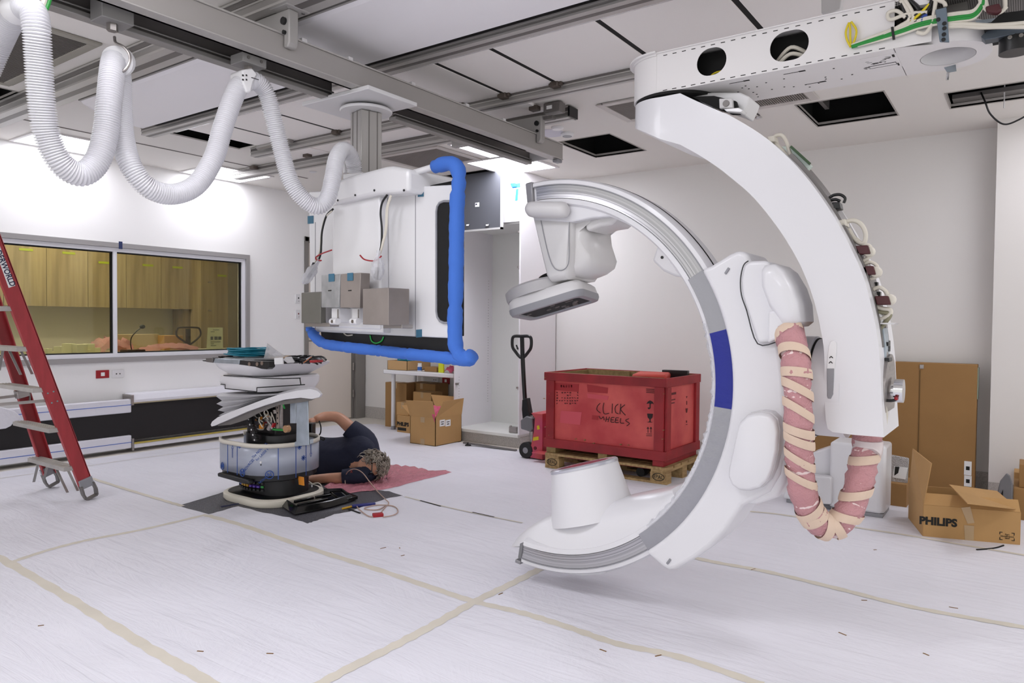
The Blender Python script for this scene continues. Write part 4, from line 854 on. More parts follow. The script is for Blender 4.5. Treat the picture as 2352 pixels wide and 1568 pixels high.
# bracket near the head, between the arm and the beam
mb = MB().prism([PX(3.1, *q) for q in ((1575, 216), (1640, 212), (1700, 212), (1722, 222), (1716, 240), (1705, 262), (1690, 255), (1640, 238))], (.15, 0, 0)); mb.build('head_bracket', WHITE, st, bevel=.006)
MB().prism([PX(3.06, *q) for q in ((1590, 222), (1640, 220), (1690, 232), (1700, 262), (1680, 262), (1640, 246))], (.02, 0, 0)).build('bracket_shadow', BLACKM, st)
MB().prism([PX(3.04, *q) for q in ((1651, 226), (1681, 225), (1683, 248), (1652, 249))], (.03, 0, 0)).build('bracket_block', LGREY, st, bevel=.004)
MB().cyl(PX(3.035, 1667, 237), PX(3.035, 1667, 237)+E*.01, .014, 14).build('block_screw', DALU, st)
MB().prism([PX(3.03, *q) for q in ((1662, 250), (1696, 247), (1706, 252), (1702, 258), (1668, 256))], (.06, 0, 0)).build('bracket_plate', WHITE2, st, bevel=.003)
# electronics along the outer edge
def edge(o, k0, k1, n):
    pts = cr([PX(3.12, a, b) for a, b in oute], 6); i0, i1 = int(k0*(len(pts)-1)), int(k1*(len(pts)-1)); out = []
    for j in range(n+1):
        i = int(lerp(i0, i1, j/n)); p = pts[i]; q = pts[min(i+1, len(pts)-1)]; pr2 = pts[max(i-1, 0)]; tt = (q-pr2).normalized(); nn = V((0, -tt.z, tt.y)); nn = nn if nn.y < 0 else -nn; out.append(p+nn*o)
    return out
def cabl(pts, r, m, name='cable'): return MB().tube(cr(pts, 6), r, 6).build(name, m, st, smooth=180)
def q3(L_, X=3.1): return [PX(X, *q) for q in L_]
MB().loft([[p+E*x for x in (-.05, .12)]+[p+E*x+(V((0, -.018, .01))) for x in (.12, -.05)] for p in edge(.004, .33, .8, 30)]).build('cable_tray', DALU, st)
cabl(q3([(1776, 322), (1800, 350), (1830, 384), (1862, 420), (1885, 450), (1900, 475)]), .008, CREAM); cabl(q3([(1770, 330), (1810, 366), (1850, 410), (1880, 448)]), .007, CREAM)
cabl(q3([(1772, 324), (1782, 312), (1796, 311), (1806, 325), (1812, 345), (1820, 365)]), .008, CREAM)
cabl(q3([(1888, 460), (1908, 500), (1930, 540), (1950, 575), (1965, 600)]), .007, CREAM); cabl(q3([(1895, 465), (1925, 520), (1945, 560)]), .006, STEEL)
cabl(q3([(1940, 510), (1960, 506), (1978, 515), (1988, 535), (1986, 555), (1975, 558), (1960, 545), (1948, 525)]), .009, CREAM)
cabl(q3([(1905, 454), (1915, 448), (1930, 447), (1941, 455), (1938, 466)]), .006, BLACK); cabl(q3([(1903, 462), (1918, 458), (1930, 462)]), .006, BLACK)
MB().prism(q3([(1795, 336), (1812, 334), (1864, 380), (1853, 392), (1842, 384)]), (.03, 0, 0)).build('circuit_tray', mat('pale green tray', '#c9d6cf', .5), st, bevel=.003)
MB().bar(PX(3.09, 1817, 337), PX(3.09, 1860, 376), .02, .01).build('circuit_board', mat('circuit green', '#2c4a25', .5), st)
def fer(x, y, w, h, m=DRED): c = PX(3.1, x, y); return MB().obox(c, E*.03, V((0, w, 0)), V((0, w*.2, h))).build('ferrite_block', m, st, bevel=.004)
fer(1924, 474, .014, .014, BLACK); fer(1776, 322, .014, .012, CREAM); fer(1938, 513, .014, .014, CREAM)
for (x, y) in ((1984, 575), (1996, 622), (2030, 690)): fer(x, y, .024, .017)
for (x, y) in ((1996, 578), (2012, 625), (2044, 688)): MB().lathe(PX(3.1, x, y)-E*.02, E, [(.018, 0), (.022, .01), (.022, .03), (.018, .04)], 14).build('cable_coil', CREAM, st)
cabl(q3([(1966, 548), (1980, 560), (1998, 566), (1995, 590), (1980, 600)]), .008, CREAM); cabl(q3([(1985, 606), (2000, 602), (2015, 612), (2012, 635), (1998, 640)]), .007, CREAM)
cabl(q3([(2005, 665), (2020, 660), (2035, 670), (2040, 685)]), .008, CREAM); cabl(q3([(2005, 700), (2025, 708), (2045, 712), (2040, 725), (2015, 735)]), .009, CREAM); cabl(q3([(2008, 715), (2030, 718), (2045, 722), (2030, 745), (2018, 758)]), .008, mat('olive cable', '#8b876e', .5)); cabl(q3([(2005, 722), (2018, 722), (2026, 732), (2022, 742)]), .007, WHITE)
rs = random.Random(11)
for k in range(70):
    p = edge(.006+.018*rs.random(), .55+.3*rs.random(), 1, 1)[0]; MB().obox(p+E*rs.uniform(-.02, .08), E*.015, V((0, rs.uniform(.004, .014), 0)), V((0, 0, rs.uniform(.005, .016)))).build('connector', BLACK if k % 3 else STEEL, st)
MB().prism(q3([(2009, 741), (2058, 741), (2052, 745), (2009, 744)], 3.08), (.1, 0, 0)).build('shelf_plate', WHITE, st)
MB().prism(q3([(2014, 748), (2030, 752), (2036, 800), (2034, 826), (2022, 828)], 3.1), (.09, 0, 0)).build('drive_plate', ZINC, st, bevel=.003)
MB().prism(q3([(2020, 822), (2042, 822), (2043, 830), (2030, 836), (2022, 834)], 3.09), (.08, 0, 0)).build('clamp_block', BLACK, st, bevel=.002)
gz = PX(3.15, 2040, 895).z; gy = PX(3.15, 2024, 895).y
MB().lathe((3.17, gy, gz), (0, -1, 0), [(0, 0), (.17, 0), (.17, .012), (.14, .014), (.14, .03), (.05, .03), (.05, .036), (0, .036)], 40).build('gear_flange', STEEL, st)
MB().lathe((3.13, gy-.036, gz), (0, -1, 0), [(0, 0), (.022, 0), (.022, .012), (.045, .014), (.045, .045), (0, .045)], 32).build('motor_drum', CHROME, st)
cabl(q3([(2030, 919), (2045, 920), (2056, 918), (2060, 912)], 3.08), .006, BLACK)
fer(2060, 914, .006, .006, REDW)
cabl(q3([(2032, 930), (2036, 950), (2034, 975)], 3.08), .006, CREAM)
# ================================================================== BEAM UNDER THE CEILING
bt = thing('ceiling_beam', 'white sheet-metal beam with oval holes above the suspension arm', 'beam', (3.0, .3, 2.36))
bx0, bx1, bz0, bz1 = 3.0, 3.35, 2.362, 2.535; by0, by1 = .42, 1.36
def oval(px0, py0, px1, py1):
    a, c = PX(bx0, px0, py0), PX(bx0, px1, py1); yc, zc = (a.y+c.y)/2, (a.z+c.z)/2; w, h = abs(a.y-c.y), abs(a.z-c.z)
    return [V((bx0, yc+x, zc+z)) for x, z in rrect(w, h, h/2-.001, 8)]
h1 = oval(1601, 117, 1668, 166); h2 = oval(1769, 80, 1857, 130)
SM = mat('white sheet metal', '#e2dfdf', .4)
MB().fill([V((bx0, y, z)) for y, z in ((by0, bz0), (by1, bz0), (by1, bz1), (by0, bz1))], [h1, h2], (.003, 0, 0)).build('front_plate', SM, bt, smooth=0)
MB().box(bx0+.003, bx1, by0, by1, bz0, bz0+.003).box(bx1-.003, bx1, by0, by1, bz0+.003, bz1).build('bottom_plate', SM, bt, smooth=0)
MB().box(bx0-.01, bx1+.01, by0, by1, bz1, bz1+.004).build('top_plate', SM, bt, smooth=0)
MB().box(bx0+.09, bx1-.05, by0+.02, by1, bz0+.01, bz1-.01).build('dark_filler', BLACKM, bt, smooth=0)  # black box put in so the inside looks unlit through the holes
MB().tube(cr([V((bx0+.06, 1.16, bz0+.02)), V((bx0+.06, 1.12, bz0+.06)), V((bx0+.06, 1.05, bz0+.06))], 6), .004).build('inner_wire', YELLOW, bt)
MB().tube(cr([V((bx0+.05, .86, bz0+.03)), V((bx0+.04, .8, bz0+.07)), V((bx0+.05, .74, bz0+.05))], 6), .008).build('inner_wire', CREAM, bt)
MB().tube(cr([V((bx0+.07, .86, bz0+.06)), V((bx0+.05, .8, bz0+.1)), V((bx0+.07, .74, bz0+.07))], 6), .008).build('inner_wire', CREAM, bt)
def halfcyl(name, cx, cy, r, z0, z1, m, sgn=1, n=24, **k):
    rg = [[V((cx-r*math.cos(math.pi*i/n), cy+sgn*r*math.sin(math.pi*i/n), z)) for i in range(n+1)] for z in (z0, z1)]
    return MB().loft(rg).build(name, m, bt, **k)
cx = (bx0+bx1)/2; r_ = (bx1-bx0)/2
halfcyl('rounded_end', cx, by1, r_, bz0, bz1, SM, bevel=.002)
halfcyl('end_flange', cx, by1, r_+.022, bz1, bz1+.008, SM)
halfcyl('end_flange', cx, by1, r_+.008, bz1-.008, bz1, SM)
MB().lathe((hc, yL, bz0-.012), (0, 0, 1), [(0, 0), (rr-.004, 0), (rr-.004, .012), (0, .012)], 40).build('swivel_gap', BLACKM, bt)
# tabs and slots of the folded sheet
mb = MB()
def yb(px, py): return PX(bx0, px, py).y
for k in range(22):
    y = by1-.03-k*.043
    if y < by0+.02: break
    mb.box(bx0-.0012, bx0, y-.02, y+.0, bz0+.006, bz0+.009).box(bx0-.0012, bx0, y-.018, y, bz1-.014, bz1-.011)
mb.build('sheet_slots', INK, bt, smooth=0)
mb = MB(); rs = random.Random(6)
for k in range(22): y = rs.uniform(.6, 1.1); x = rs.uniform(bx0+.05, bx1-.05); mb.cyl((x, y, bz0-.001), (x, y, bz0+.001), .004, 8)
for (y, x) in ((.8, 3.06), (.76, 3.24), (1.02, 3.05)): mb.box(x-.002, x+.002, y-.05, y+.03, bz0-.001, bz0+.001).box(x-.006, x+.006, y-.055, y-.03, bz0-.001, bz0+.001)
mb.build('plate_holes', INK, bt, smooth=0)
# printed label under the beam
MB().box(3.05, 3.22, .42, .545, bz0-.0012, bz0-.0002).build('wiring_label', mat('pale label', '#e2dfdf', .5), bt, smooth=0)
mb = MB(); rs = random.Random(9)
zz = bz0-.002
for k in range(26): y = .44+.09*rs.random(); x = 3.07+.05*math.sin((y-.44)*34)+.02*rs.random(); mb.bar((x, y, zz), (x+rs.uniform(-.008, .008), y+rs.uniform(.004, .02), zz), .0012, .0006)
mb.box(3.15, 3.155, .435, .53, zz, zz+.0006).box(3.18, 3.182, .435, .53, zz, zz+.0006).box(3.15, 3.182, .433, .435, zz, zz+.0006).box(3.06, 3.09, .428, .436, zz, zz+.0006).box(3.17, 3.2, .426, .432, zz, zz+.0006)
for r2 in (.006, .011): mb.tube([(3.165+r2*math.cos(a*.4), .537+r2*math.sin(a*.4), zz) for a in range(15)], .0006, 4)
mb.build('label_drawing', INK, bt, smooth=0)
# ring end
rc = V((3.205, .265, 0)); rO, rI = .175, .098
n = 40; ro = [(rc.x+rO*math.cos(2*math.pi*k/n)*.95, rc.y+rO*math.sin(2*math.pi*k/n)*.8) for k in range(n)]; ri = [(rc.x+rI*math.cos(2*math.pi*k/n), rc.y+rI*.92*math.sin(2*math.pi*k/n)) for k in range(n)]
def ringloft(pts, z0, z1): return [[V((x, y, z)) for x, y in pts] for z in (z0, z1)]
hole_ = [V((x, y, bz0)) for x, y in ri]
arc_ = [V((rc.x+rO*math.cos(R(a))*.95, rc.y+rO*math.sin(R(a))*.8, bz0)) for a in range(15, -200, -8)]
MB().fill([V((3.35, by0+.002, bz0))]+arc_+[V((3.0, by0+.002, bz0))], [hole_], (0, 0, .003)).build('ring_plate', SM, bt, smooth=0)
MB().loft(ringloft(ro, bz0+.0015, bz0+.075), caps=False).build('ring_wall', SM, bt, solid=.003)
MB().loft(ringloft(ri, bz0, bz0+.09), caps=False).build('ring_bore', LGREY, bt, solid=.003)
MB().prism([V((x, y, bz0+.075)) for x, y in ro], (0, 0, .004)).build('ring_top', SM, bt, smooth=0)
MB().box(3.0, 3.003, .3, .42, bz0, bz0+.075).build('neck_plate', SM, bt, smooth=0)
MB().box(3.06, 3.34, .2, .44, bz0+.08, bz0+.1).build('neck_deck', SM, bt, smooth=0)
# cables across the beam end
def cb_(L_, r, m, X=2.985): return MB().tube(cr([PX(X, *q) for q in L_], 6), r, 7).build('cable', m, bt, smooth=180)
for dy, m_, r in ((0, GREENW, .008), (-5, GREENW, .007), (-10, CREAM, .006), (-14, CREAM, .006), (5, CREAM, .005)): cb_([(1956, 107+dy*.2), (1985, 99+dy*.5), (2030, 86+dy*.8), (2075, 72+dy), (2110, 60+dy), (2150, 51+dy), (2200, 44+dy), (2236, 38+dy), (2255, 15+dy), (2262, -15)], r, m_)
for L_ in ([(1954, 108), (1945, 90), (1943, 72), (1950, 52)], [(1955, 108), (1953, 85), (1953, 70), (1951, 52)], [(1958, 106), (1966, 82), (1966, 66), (1955, 50)]): cb_(L_, .004, YELLOW)
for L_ in ([(2130, 28), (2085, 32), (2045, 45), (2040, 30), (2060, 25), (2080, 40)], [(2068, 0), (2085, 25), (2088, 45), (2070, 58), (2030, 80)], [(2074, -6), (2096, 30), (2090, 55), (2050, 75)], [(2150, -5), (2145, 30), (2140, 55), (2125, 76), (2105, 74)], [(2130, -5), (2165, 4), (2172, 15)], [(2176, 62), (2210, 60), (2250, 63), (2300, 62), (2360, 62)], [(2176, 56), (2220, 55), (2280, 58), (2360, 52)], [(2250, -8), (2258, 15), (2285, 30), (2307, 20), (2308, -8)], [(2262, -8), (2270, 20), (2296, 28), (2312, 15)]): cb_(L_, .007, CREAM)
for L_, m_ in (([(2070, 0), (2078, 30), (2092, 44)], BLACK), ([(2090, 0), (2110, 25), (2095, 40)], BLACK), ([(2117, 50), (2120, 38), (2130, 35)], mat('blue wire', '#23408f', .5)), ([(2092, 50), (2115, 30), (2135, 10)], YELLOW), ([(2100, 52), (2128, 26), (2140, 0)], BLACK)): cb_(L_, .006, m_)
MB().prism([PX(3.02, *q) for q in ((2062, -6), (2140, -10), (2142, 20), (2110, 48), (2088, 45), (2070, 20))], (.12, 0, 0)).build('terminal_box', BLACK, bt, bevel=.004)
MB().prism([PX(2.99, *q) for q in ((2098, 0), (2120, -4), (2138, 2), (2135, 8), (2112, 12))], (.03, 0, 0)).build('terminal_plate', WHITE, bt)
MB().prism([PX(2.97, *q) for q in ((2148, 22), (2174, 16), (2180, 96), (2158, 95), (2153, 60))], (.012, 0, 0)).build('zinc_bracket', mat('dark zinc', '#6f7c88', .4, metal=.6), bt, bevel=.002)
for q in ((2169, 54), (2169, 65), (2168, 79), (2167, 91), (2155, 45)): c = PX(2.969, *q); MB().cyl(c-E*.002, c+E*.001, .007, 10).build('bracket_hole', BLACK, bt)
MB().prism([PX(2.975, *q) for q in ((2046, 62), (2052, 61), (2056, 90), (2050, 91))], (.006, 0, 0)).build('cable_tie', BLACK, bt)
MB().prism([PX(2.96, *q) for q in ((2262, 14), (2295, 6), (2302, 22), (2290, 30), (2266, 28))], (.03, 0, 0)).build('ferrite_block', DRED, bt, bevel=.006)
c = PX(3.3, 2182, 153); MB().prism([PX(3.3, *q) for q in ((2168, 155), (2195, 148), (2197, 163), (2176, 167))], (.004, 0, 0)).build('hanging_tab', ZINC, bt)
MB().tube([PX(3.3, 2178, 166), PX(3.3, 2176, 184)], .006).build('tab_bolt', CHROME, bt)
# carriage above the beam, at the right
ct_ = thing('ceiling_carriage', 'dark perforated metal ceiling carriage in the top right corner', 'carriage', (3.2, .1, 2.5))
PF = mat('perforated steel', '#8f8c8a', .5, metal=.4); nt = PF.node_tree; b = nt.nodes['Principled BSDF']
tc = nt.nodes.new('ShaderNodeTexCoord'); vo = nt.nodes.new('ShaderNodeTexVoronoi'); vo.inputs['Scale'].default_value = 140; vo.inputs['Randomness'].default_value = 0
nt.links.new(tc.outputs['Object'], vo.inputs['Vector']); rp = nt.nodes.new('ShaderNodeValToRGB'); rp.color_ramp.interpolation = 'CONSTANT'
rp.color_ramp.elements[0].color = lin('#1c1b1b'); rp.color_ramp.elements[1].color = lin('#9a9795'); rp.color_ramp.elements[1].position = .42
nt.links.new(vo.outputs['Distance'], rp.inputs[0]); nt.links.new(rp.outputs[0], b.inputs['Base Color'])
MB().box(3.0, 3.5, -.35, .42, 2.515, 2.53).build('perforated_plate', PF, ct_, smooth=0)
DZ = mat('dark zinc rail', '#59626c', .4, metal=.6)
MB().prism([PX(3.05, *q) for q in ((2253, 84), (2270, 68), (2380, 42), (2380, 68), (2262, 92))], (.05, 0, 0)).build('zinc_rail', DZ, ct_, bevel=.002)
MB().prism([PX(3.08, *q) for q in ((2215, 50), (2340, 34), (2330, 44), (2240, 56))], (.06, 0, 0)).build('slotted_strip', ZINC, ct_, bevel=.002)
MB().prism([PX(3.02, *q) for q in ((2300, 30), (2380, 20), (2380, 42), (2260, 66))], (.2, 0, 0)).build('carriage_body', BLACKM, ct_)
c = PX(3.1, 2333, 95); MB().cyl(V((3.1, c.y, c.z-.04)), V((3.1, c.y, c.z+.05)), .05, 24).build('carriage_buffer', BLACK, ct_)
for d in (-.016, .016): MB().cyl(V((3.045, c.y+d, c.z)), V((3.06, c.y+d, c.z)), .007, 10).build('buffer_plug', CHROME, ct_)
# bracket on the rail above the beam
MB().prism([PX(3.6, *q) for q in ((1886, -12), (1886, 30), (1908, 32), (1930, 20), (1934, -12))], (.06, 0, 0)).build('rail_bracket', LGREY, ct_, bevel=.005)
tag(MB().box(4.1, 4.16, .6, .95, 2.89, 2.93).build('dark_strap', mat('dark green webbing', '#39413f', .8)), 'dark webbing strap on the ceiling above the white beam', 'strap')
tag(MB().box(3.1, 3.3, .2, .4, 2.47, 2.935).build('beam_hanger', DALU), 'dark block joining the white beam to the ceiling carriage', 'hanger')
# ================================================================== WRAPPED HOSE
hs = thing('wrapped_hose', 'thick cable hose wrapped in pink bubble wrap and beige tape', 'hose', PX(2.95, 1880, 1200))
path = [(1808, 755, 2.95), (1822, 800, 2.9), (1829, 850, 2.87), (1832, 900, 2.87), (1834, 960, 2.88), (1836, 1020, 2.9), (1838, 1080, 2.93), (1845, 1130, 2.96), (1862, 1175, 3.0), (1885, 1203, 3.03), (1912, 1208, 3.06), (1940, 1188, 3.08), (1960, 1150, 3.1), (1975, 1100, 3.12), (1986, 1050, 3.14), (1992, 1005, 3.15), (1994, 980, 3.16)]
P = resample(cr([PX(X, x, y) for x, y, X in path], 10), .0105); N = len(P)
P0 = P
INNER = mat('pale ribbed hose', '#e8d2d0', .4, bump=0)
MB().tube(P, [.047*(1+.045*(1 if i % 2 else -1)) for i in range(N)], 18).build('inner_hose', INNER, hs, smooth=180)
rs = random.Random(5); rings = []; PP = resample(cr([PX(X, x, y) for x, y, X in path], 10), .02)
rad = [.0505*(1+.05*math.sin(i*.8)+.09*rs.uniform(-.6, 1)) for i in range(len(PP))]
mb = MB().tube(PP, rad, 22)
for i, v in enumerate(mb.v): mb.v[i] = v+V((rs.uniform(-1, 1), rs.uniform(-1, 1), rs.uniform(-1, 1)))*.0028
mb.build('bubble_wrap', PINKW, hs, smooth=60)
def band(k, w=.028, tilt=.3):
    i = int(k*(len(PP)-2)); c = PP[i]; tt = (PP[i+1]-PP[max(i-1, 0)]).normalized(); u = tt.orthogonal().normalized(); v = tt.cross(u); rings = []
    side = V((-.8, -.58, 0)); side = (side-tt*side.dot(tt)).normalized(); oth = tt.cross(side)
    for r_, h in ((.056, -w/2), (.0575, -w/4), (.0575, w/4), (.056, w/2)):
        rings.append([c+(side*math.cos(2*math.pi*j/24)+oth*math.sin(2*math.pi*j/24))*r_+tt*(h+tilt*.05*math.sin(2*math.pi*j/24)) for j in range(24)])
    MB().loft(rings, caps=False).build('tape_band', MASK, hs, smooth=180)
for k, tl in ((.03, .3), (.1, -.35), (.165, -.2), (.205, -.7), (.27, -.8), (.33, -.4), (.36, -.5), (.42, -.8), (.49, -.8), (.585, .3), (.63, 0), (.665, .1), (.70, .2), (.75, .5), (.83, .6), (.93, .4)): band(k, .036, tl)
cabl2 = [PX(3.05, *q) for q in ((1826, 690), (1832, 715), (1838, 750), (1846, 790))]
MB().tube(cr(cabl2, 8), .014, 10).build('side_branch', PINKW, hs, smooth=180)
MB().tube(cr([PX(3.14, 1994, 1010), PX(3.14, 1993, 1030), PX(3.13, 1990, 1040)], 5), .055, 16).build('hose_collar', film('white collar film', '#f0e6e6', .7), hs)
# ================================================================== STEP LADDER
YR, YLd = 5.62, 6.24
ld = thing('step_ladder', 'red fibreglass step ladder with aluminium treads at the left edge', 'ladder', (2.5, 5.9, 0))
def railp(Y, l0, l1, r0, r1, ytop, w=.006):
    sl = (l1[0]-l0[0])/(l1[1]-l0[1]); sr = (r1[0]-r0[0])/(r1[1]-r0[1])
    return [PY(Y, *l1), PY(Y, *r1), PY(Y, r0[0]+sr*(ytop-r0[1]), ytop), PY(Y, l0[0]+sl*(ytop-l0[1]), ytop)]
pR = railp(YR, (70.5, 820), (187.5, 1123), (105, 820), (214, 1111), 470)
MB().prism(pR, (0, .006, 0)).build('side_rail', RED, ld, smooth=0)
def fl(a, b, dy): d = (b-a).normalized(); n = V((0, 0, 1)).cross(d); return MB().obox((a+b)/2+V((0, dy/2, 0)), (b-a)/2, V((0, abs(dy)/2, 0)), d.cross(V((0, 1, 0)))*.004)
fl(pR[0], pR[3], .035).build('rail_flange', RED, ld, smooth=0); fl(pR[1], pR[2], .035).build('rail_flange', RED, ld, smooth=0)
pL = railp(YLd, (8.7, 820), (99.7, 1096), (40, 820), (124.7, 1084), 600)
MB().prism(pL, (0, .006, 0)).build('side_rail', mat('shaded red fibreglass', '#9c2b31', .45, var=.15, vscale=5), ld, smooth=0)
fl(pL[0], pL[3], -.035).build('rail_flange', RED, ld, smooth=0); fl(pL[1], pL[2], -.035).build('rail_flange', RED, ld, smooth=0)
dR = ((pR[3]+pR[2])/2-(pR[0]+pR[1])/2).normalized()
ALT = mat('worn aluminium tread', '#b9b4b0', .45, metal=.35, var=.15, vscale=10)
for k, (x, y) in enumerate(((165, 1071), (131, 983), (95, 891), (58, 797), (22, 704), (-14, 610))):
    a = PY(YR+.006, x, y); sx_ = .04
    mb = MB().box(a.x-.055, a.x+.04, YR+.006, YLd, a.z-.03, a.z)
    for g in (-.04, -.02, 0, .02): mb.box(a.x+g-.004, a.x+g+.004, YR+.006, YLd, a.z, a.z+.003)
    mb.build('tread', ALT, ld, smooth=0, bevel=.002)
    if k in (0, 3):
        for y0, s in ((YLd-.02, -1), (YR+.03, 1)):
            MB().bar((a.x-.04, y0+s*.13, a.z-.03), (a.x-.02, y0, a.z-.19), .018, .004).bar((a.x+.03, y0+s*.13, a.z-.03), (a.x+.05, y0, a.z-.19), .018, .004).build('tread_brace', ALU, ld)
for P_, Y, s in (((pR[0], pR[1]), YR, 1), ((pL[0], pL[1]), YLd, -1)):
    a, b_ = P_; d = (b_-a).normalized(); n = d.cross(V((0, 1, 0))); n = n if n.z < 0 else -n
    w = (b_-a).length; c = (a+b_)/2
    MB().obox(c-n*.03, d*(w/2+.005), V((0, .012, 0)), n*.035).build('shoe', MGREY, ld, bevel=.003)
    loop = [c-d*(w/2)-n*.02, c-d*(w/2+.003)+n*.045, c-d*.035+n*.09, c+d*.04+n*.085, c+d*(w/2+.006)+n*.04, c+d*(w/2)-n*.02]
    z_ = min(p.z for p in loop); loop = [p-V((0, 0, z_-.012)) if 0 else p for p in loop]
    mb = MB()
    for p, q in zip(loop, loop[1:]): mb.bar(p, q, .05, .012, n)
    mb.build('shoe_loop', DALU, ld, bevel=.002)
for a, b_ in (((-40, 932), (103, 920)), ((-40, 918), (60, 906))): MB().bar(PY(YR+.03 if a[1] > 925 else YLd-.04, *a), PY(YR+.03 if a[1] > 925 else YLd-.04, *b_), .012, .02).build('spreader_bar', STEEL, ld)
MB().obox(PY(YLd-.05, 50, 903), V((.04, 0, .01)), V((0, .03, 0)), V((-.006, 0, .03))).build('spreader_hinge', STEEL, ld, bevel=.004)
MB().bar(PY(YLd-.03, 68, 893), PY(YLd-.03, 68, 922), .02, .006, (1, 0, 0)).build('tread_brace', ALU, ld)
for (x, y) in ((110, 903), (123, 899), (119, 925), (132, 921)): MB().cyl(PY(YR-.003, x, y), PY(YR+.002, x, y), .006, 8).build('rivet', mat('grey rivet', '#6d7d80', .4, metal=.5), ld)
lab = [PY(YR-.0015, *q) for q in ((-14, 566), (-2, 560), (35, 656), (20, 661))]
MB().prism(lab, (0, .001, 0)).build('maker_label', PAPERW, ld, smooth=0)
a, b_ = PY(YR-.002, 0, 584), PY(YR-.002, 30, 655)
rt_ = (b_-a).normalized(); text('LADDERWORLD', .05, PY(YR-.002, 29.5, 657)-V((0, .001, 0))+rt_.cross(V((0, 1, 0)))*0, rt_, rt_.cross(V((0, 1, 0))) if rt_.cross(V((0, 1, 0))).x > 0 else -rt_.cross(V((0, 1, 0))), mat('navy print', '#1b1d40', .6), ld, sx=.9, align='RIGHT', bold=.02)
# ================================================================== TABLE PEDESTAL
pd = thing('table_pedestal', 'white examination table pedestal with open cover and film-wrapped steel skirt', 'table pedestal', (3.4, 4.6, 0))
def rr_(cx, cy, hx, hy, r, z, n=7): return [V((cx+a, cy+b, z)) for a, b in rrect(2*hx, 2*hy, r, n)]
cx, cy = 3.4, 4.68
yB = lambda x, X=3.55: PX(X, x, 880).y
MB().loft([rr_(cx, 4.63, .29, .33, .2, .003), rr_(cx, 4.63, .3, .34, .2, .02), rr_(cx, 4.63, .3, .34, .2, .05), rr_(cx, 4.63, .285, .325, .19, .06)]).build('base_plate', mat('cream base', '#dcd6c9', .4), pd, smooth=40)
MB().loft([rr_(cx, 4.63, .27, .31, .18, .06), rr_(cx, 4.63, .26, .3, .18, .066)]).build('base_cover', BLACK, pd)
# cable chain ring with coloured links
mb = [MB() for _ in range(6)]
for lv, z in enumerate((.1, .125, .15)):
    for k in range(46):
        a = 2*math.pi*k/46; p = V((cx+.2*math.cos(a), 4.65+.25*math.sin(a), z)); tg = V((-math.sin(a)*.2, math.cos(a)*.27, 0)).normalized()
        mb[(k//3+lv) % 6 if lv == 1 else 5].obox(p, tg*.011, V((-tg.y, tg.x, 0))*.02, V((0, 0, .008)))
for m_, c in zip(mb, ('#2f9a7e', '#2450b0', '#b98a1a', '#5b3aa5', '#2a8f3f', '#131315')): m_.build('cable_chain', mat('chain '+c, c, .4), pd, smooth=0)
MB().loft([rr_(cx, 4.6, .18, .25, .15, .06), rr_(cx, 4.6, .18, .25, .15, .2)]).build('turntable', BLACK, pd)
zr1 = PX(3.1, 590, 1022).z; zr0 = PX(3.1, 600, 1098).z
MB().loft([rr_(cx, cy, .27, .345, .24, zr0-.05), rr_(cx, cy, .285, .36, .25, zr0-.042), rr_(cx, cy, .285, .36, .25, zr0)]).build('bumper_ring', BLACK, pd, smooth=40)
MB().prism([PX(3.08, *q) for q in ((499, 1087), (503, 1085), (570, 1103), (572, 1112), (560, 1111), (500, 1094))], (.04, 0, 0)).build('bumper_arm', BLACK, pd, bevel=.005)
# film wrapped steel skirt: open at the back left
sk = rr_(cx, cy, .3, .375, .27, 0, 10)
i0 = min(range(len(sk)), key=lambda i: (sk[i].x-3.12)**2+(sk[i].y-5.03)**2)
order = sk[i0:]+sk[:i0+1]
NOV = mat('bluish grey steel film', '#a6abba', .3, metal=.12)
lo_, hi_ = zr0-.0, zr1
def wall_(z0, z1, off, pts):
    c = V((cx, cy, 0)); out = []
    for p in pts:
        d = V((p.x-cx, p.y-cy, 0)); out.append(p+d.normalized()*off)
    return MB().loft([[V((p.x, p.y, z0)) for p in out], [V((p.x, p.y, z1)) for p in out]], closed=False)
wall_(lo_, hi_-.03, 0, order[:-6]).build('steel_skirt', NOV, pd, solid=.006, smooth=40)
wall_(hi_-.03, hi_, .002, order[:-6]).build('skirt_rim', mat('cream rim', '#d5cfc4', .45), pd, solid=.014, smooth=40)
# printing on the film
BLP = mat('blue film print', '#2a4f9c', .5)
def onsk(x, y, off=.0045):
    """point on the skirt surface seen at that pixel, with its outward normal"""
    best = None; d = ray(x, y)
    for i in range(len(order)-1):
        a, b = order[i], order[i+1]; e = V((b.x-a.x, b.y-a.y)); den = d.x*e.y-d.y*e.x
        if abs(den) < 1e-9: continue
        tt = (a.x*e.y-a.y*e.x)/den; s = (a.x*d.y-a.y*d.x)/den
        if tt > 0 and -1e-6 <= s <= 1.000001 and (best is None or tt < best[0]): best = (tt, e)
    if best is None: return None
    n = V((best[1].y, -best[1].x, 0)).normalized(); p = CAM+d*best[0]
    if n.dot(d) > 0: n = -n
    return p+n*off, n
mb = MB()
for x, ya, yb_ in ((524, 1013, 1085), (546, 1018, 1091), (639, 1026, 1101), (679, 1025, 1097), (702, 1022, 1092)):
    q = onsk(x, (ya+yb_)/2)
    if q: p, n = q; s = V((-n.y, n.x, 0)); z0 = PN(p, n, x, yb_).z; z1 = PN(p, n, x, ya).z; MB().obox(V((p.x, p.y, (z0+z1)/2)), s*.0028, n*.0006, V((0, 0, (z1-z0)/2))).build('film_line', BLP, pd, smooth=0)
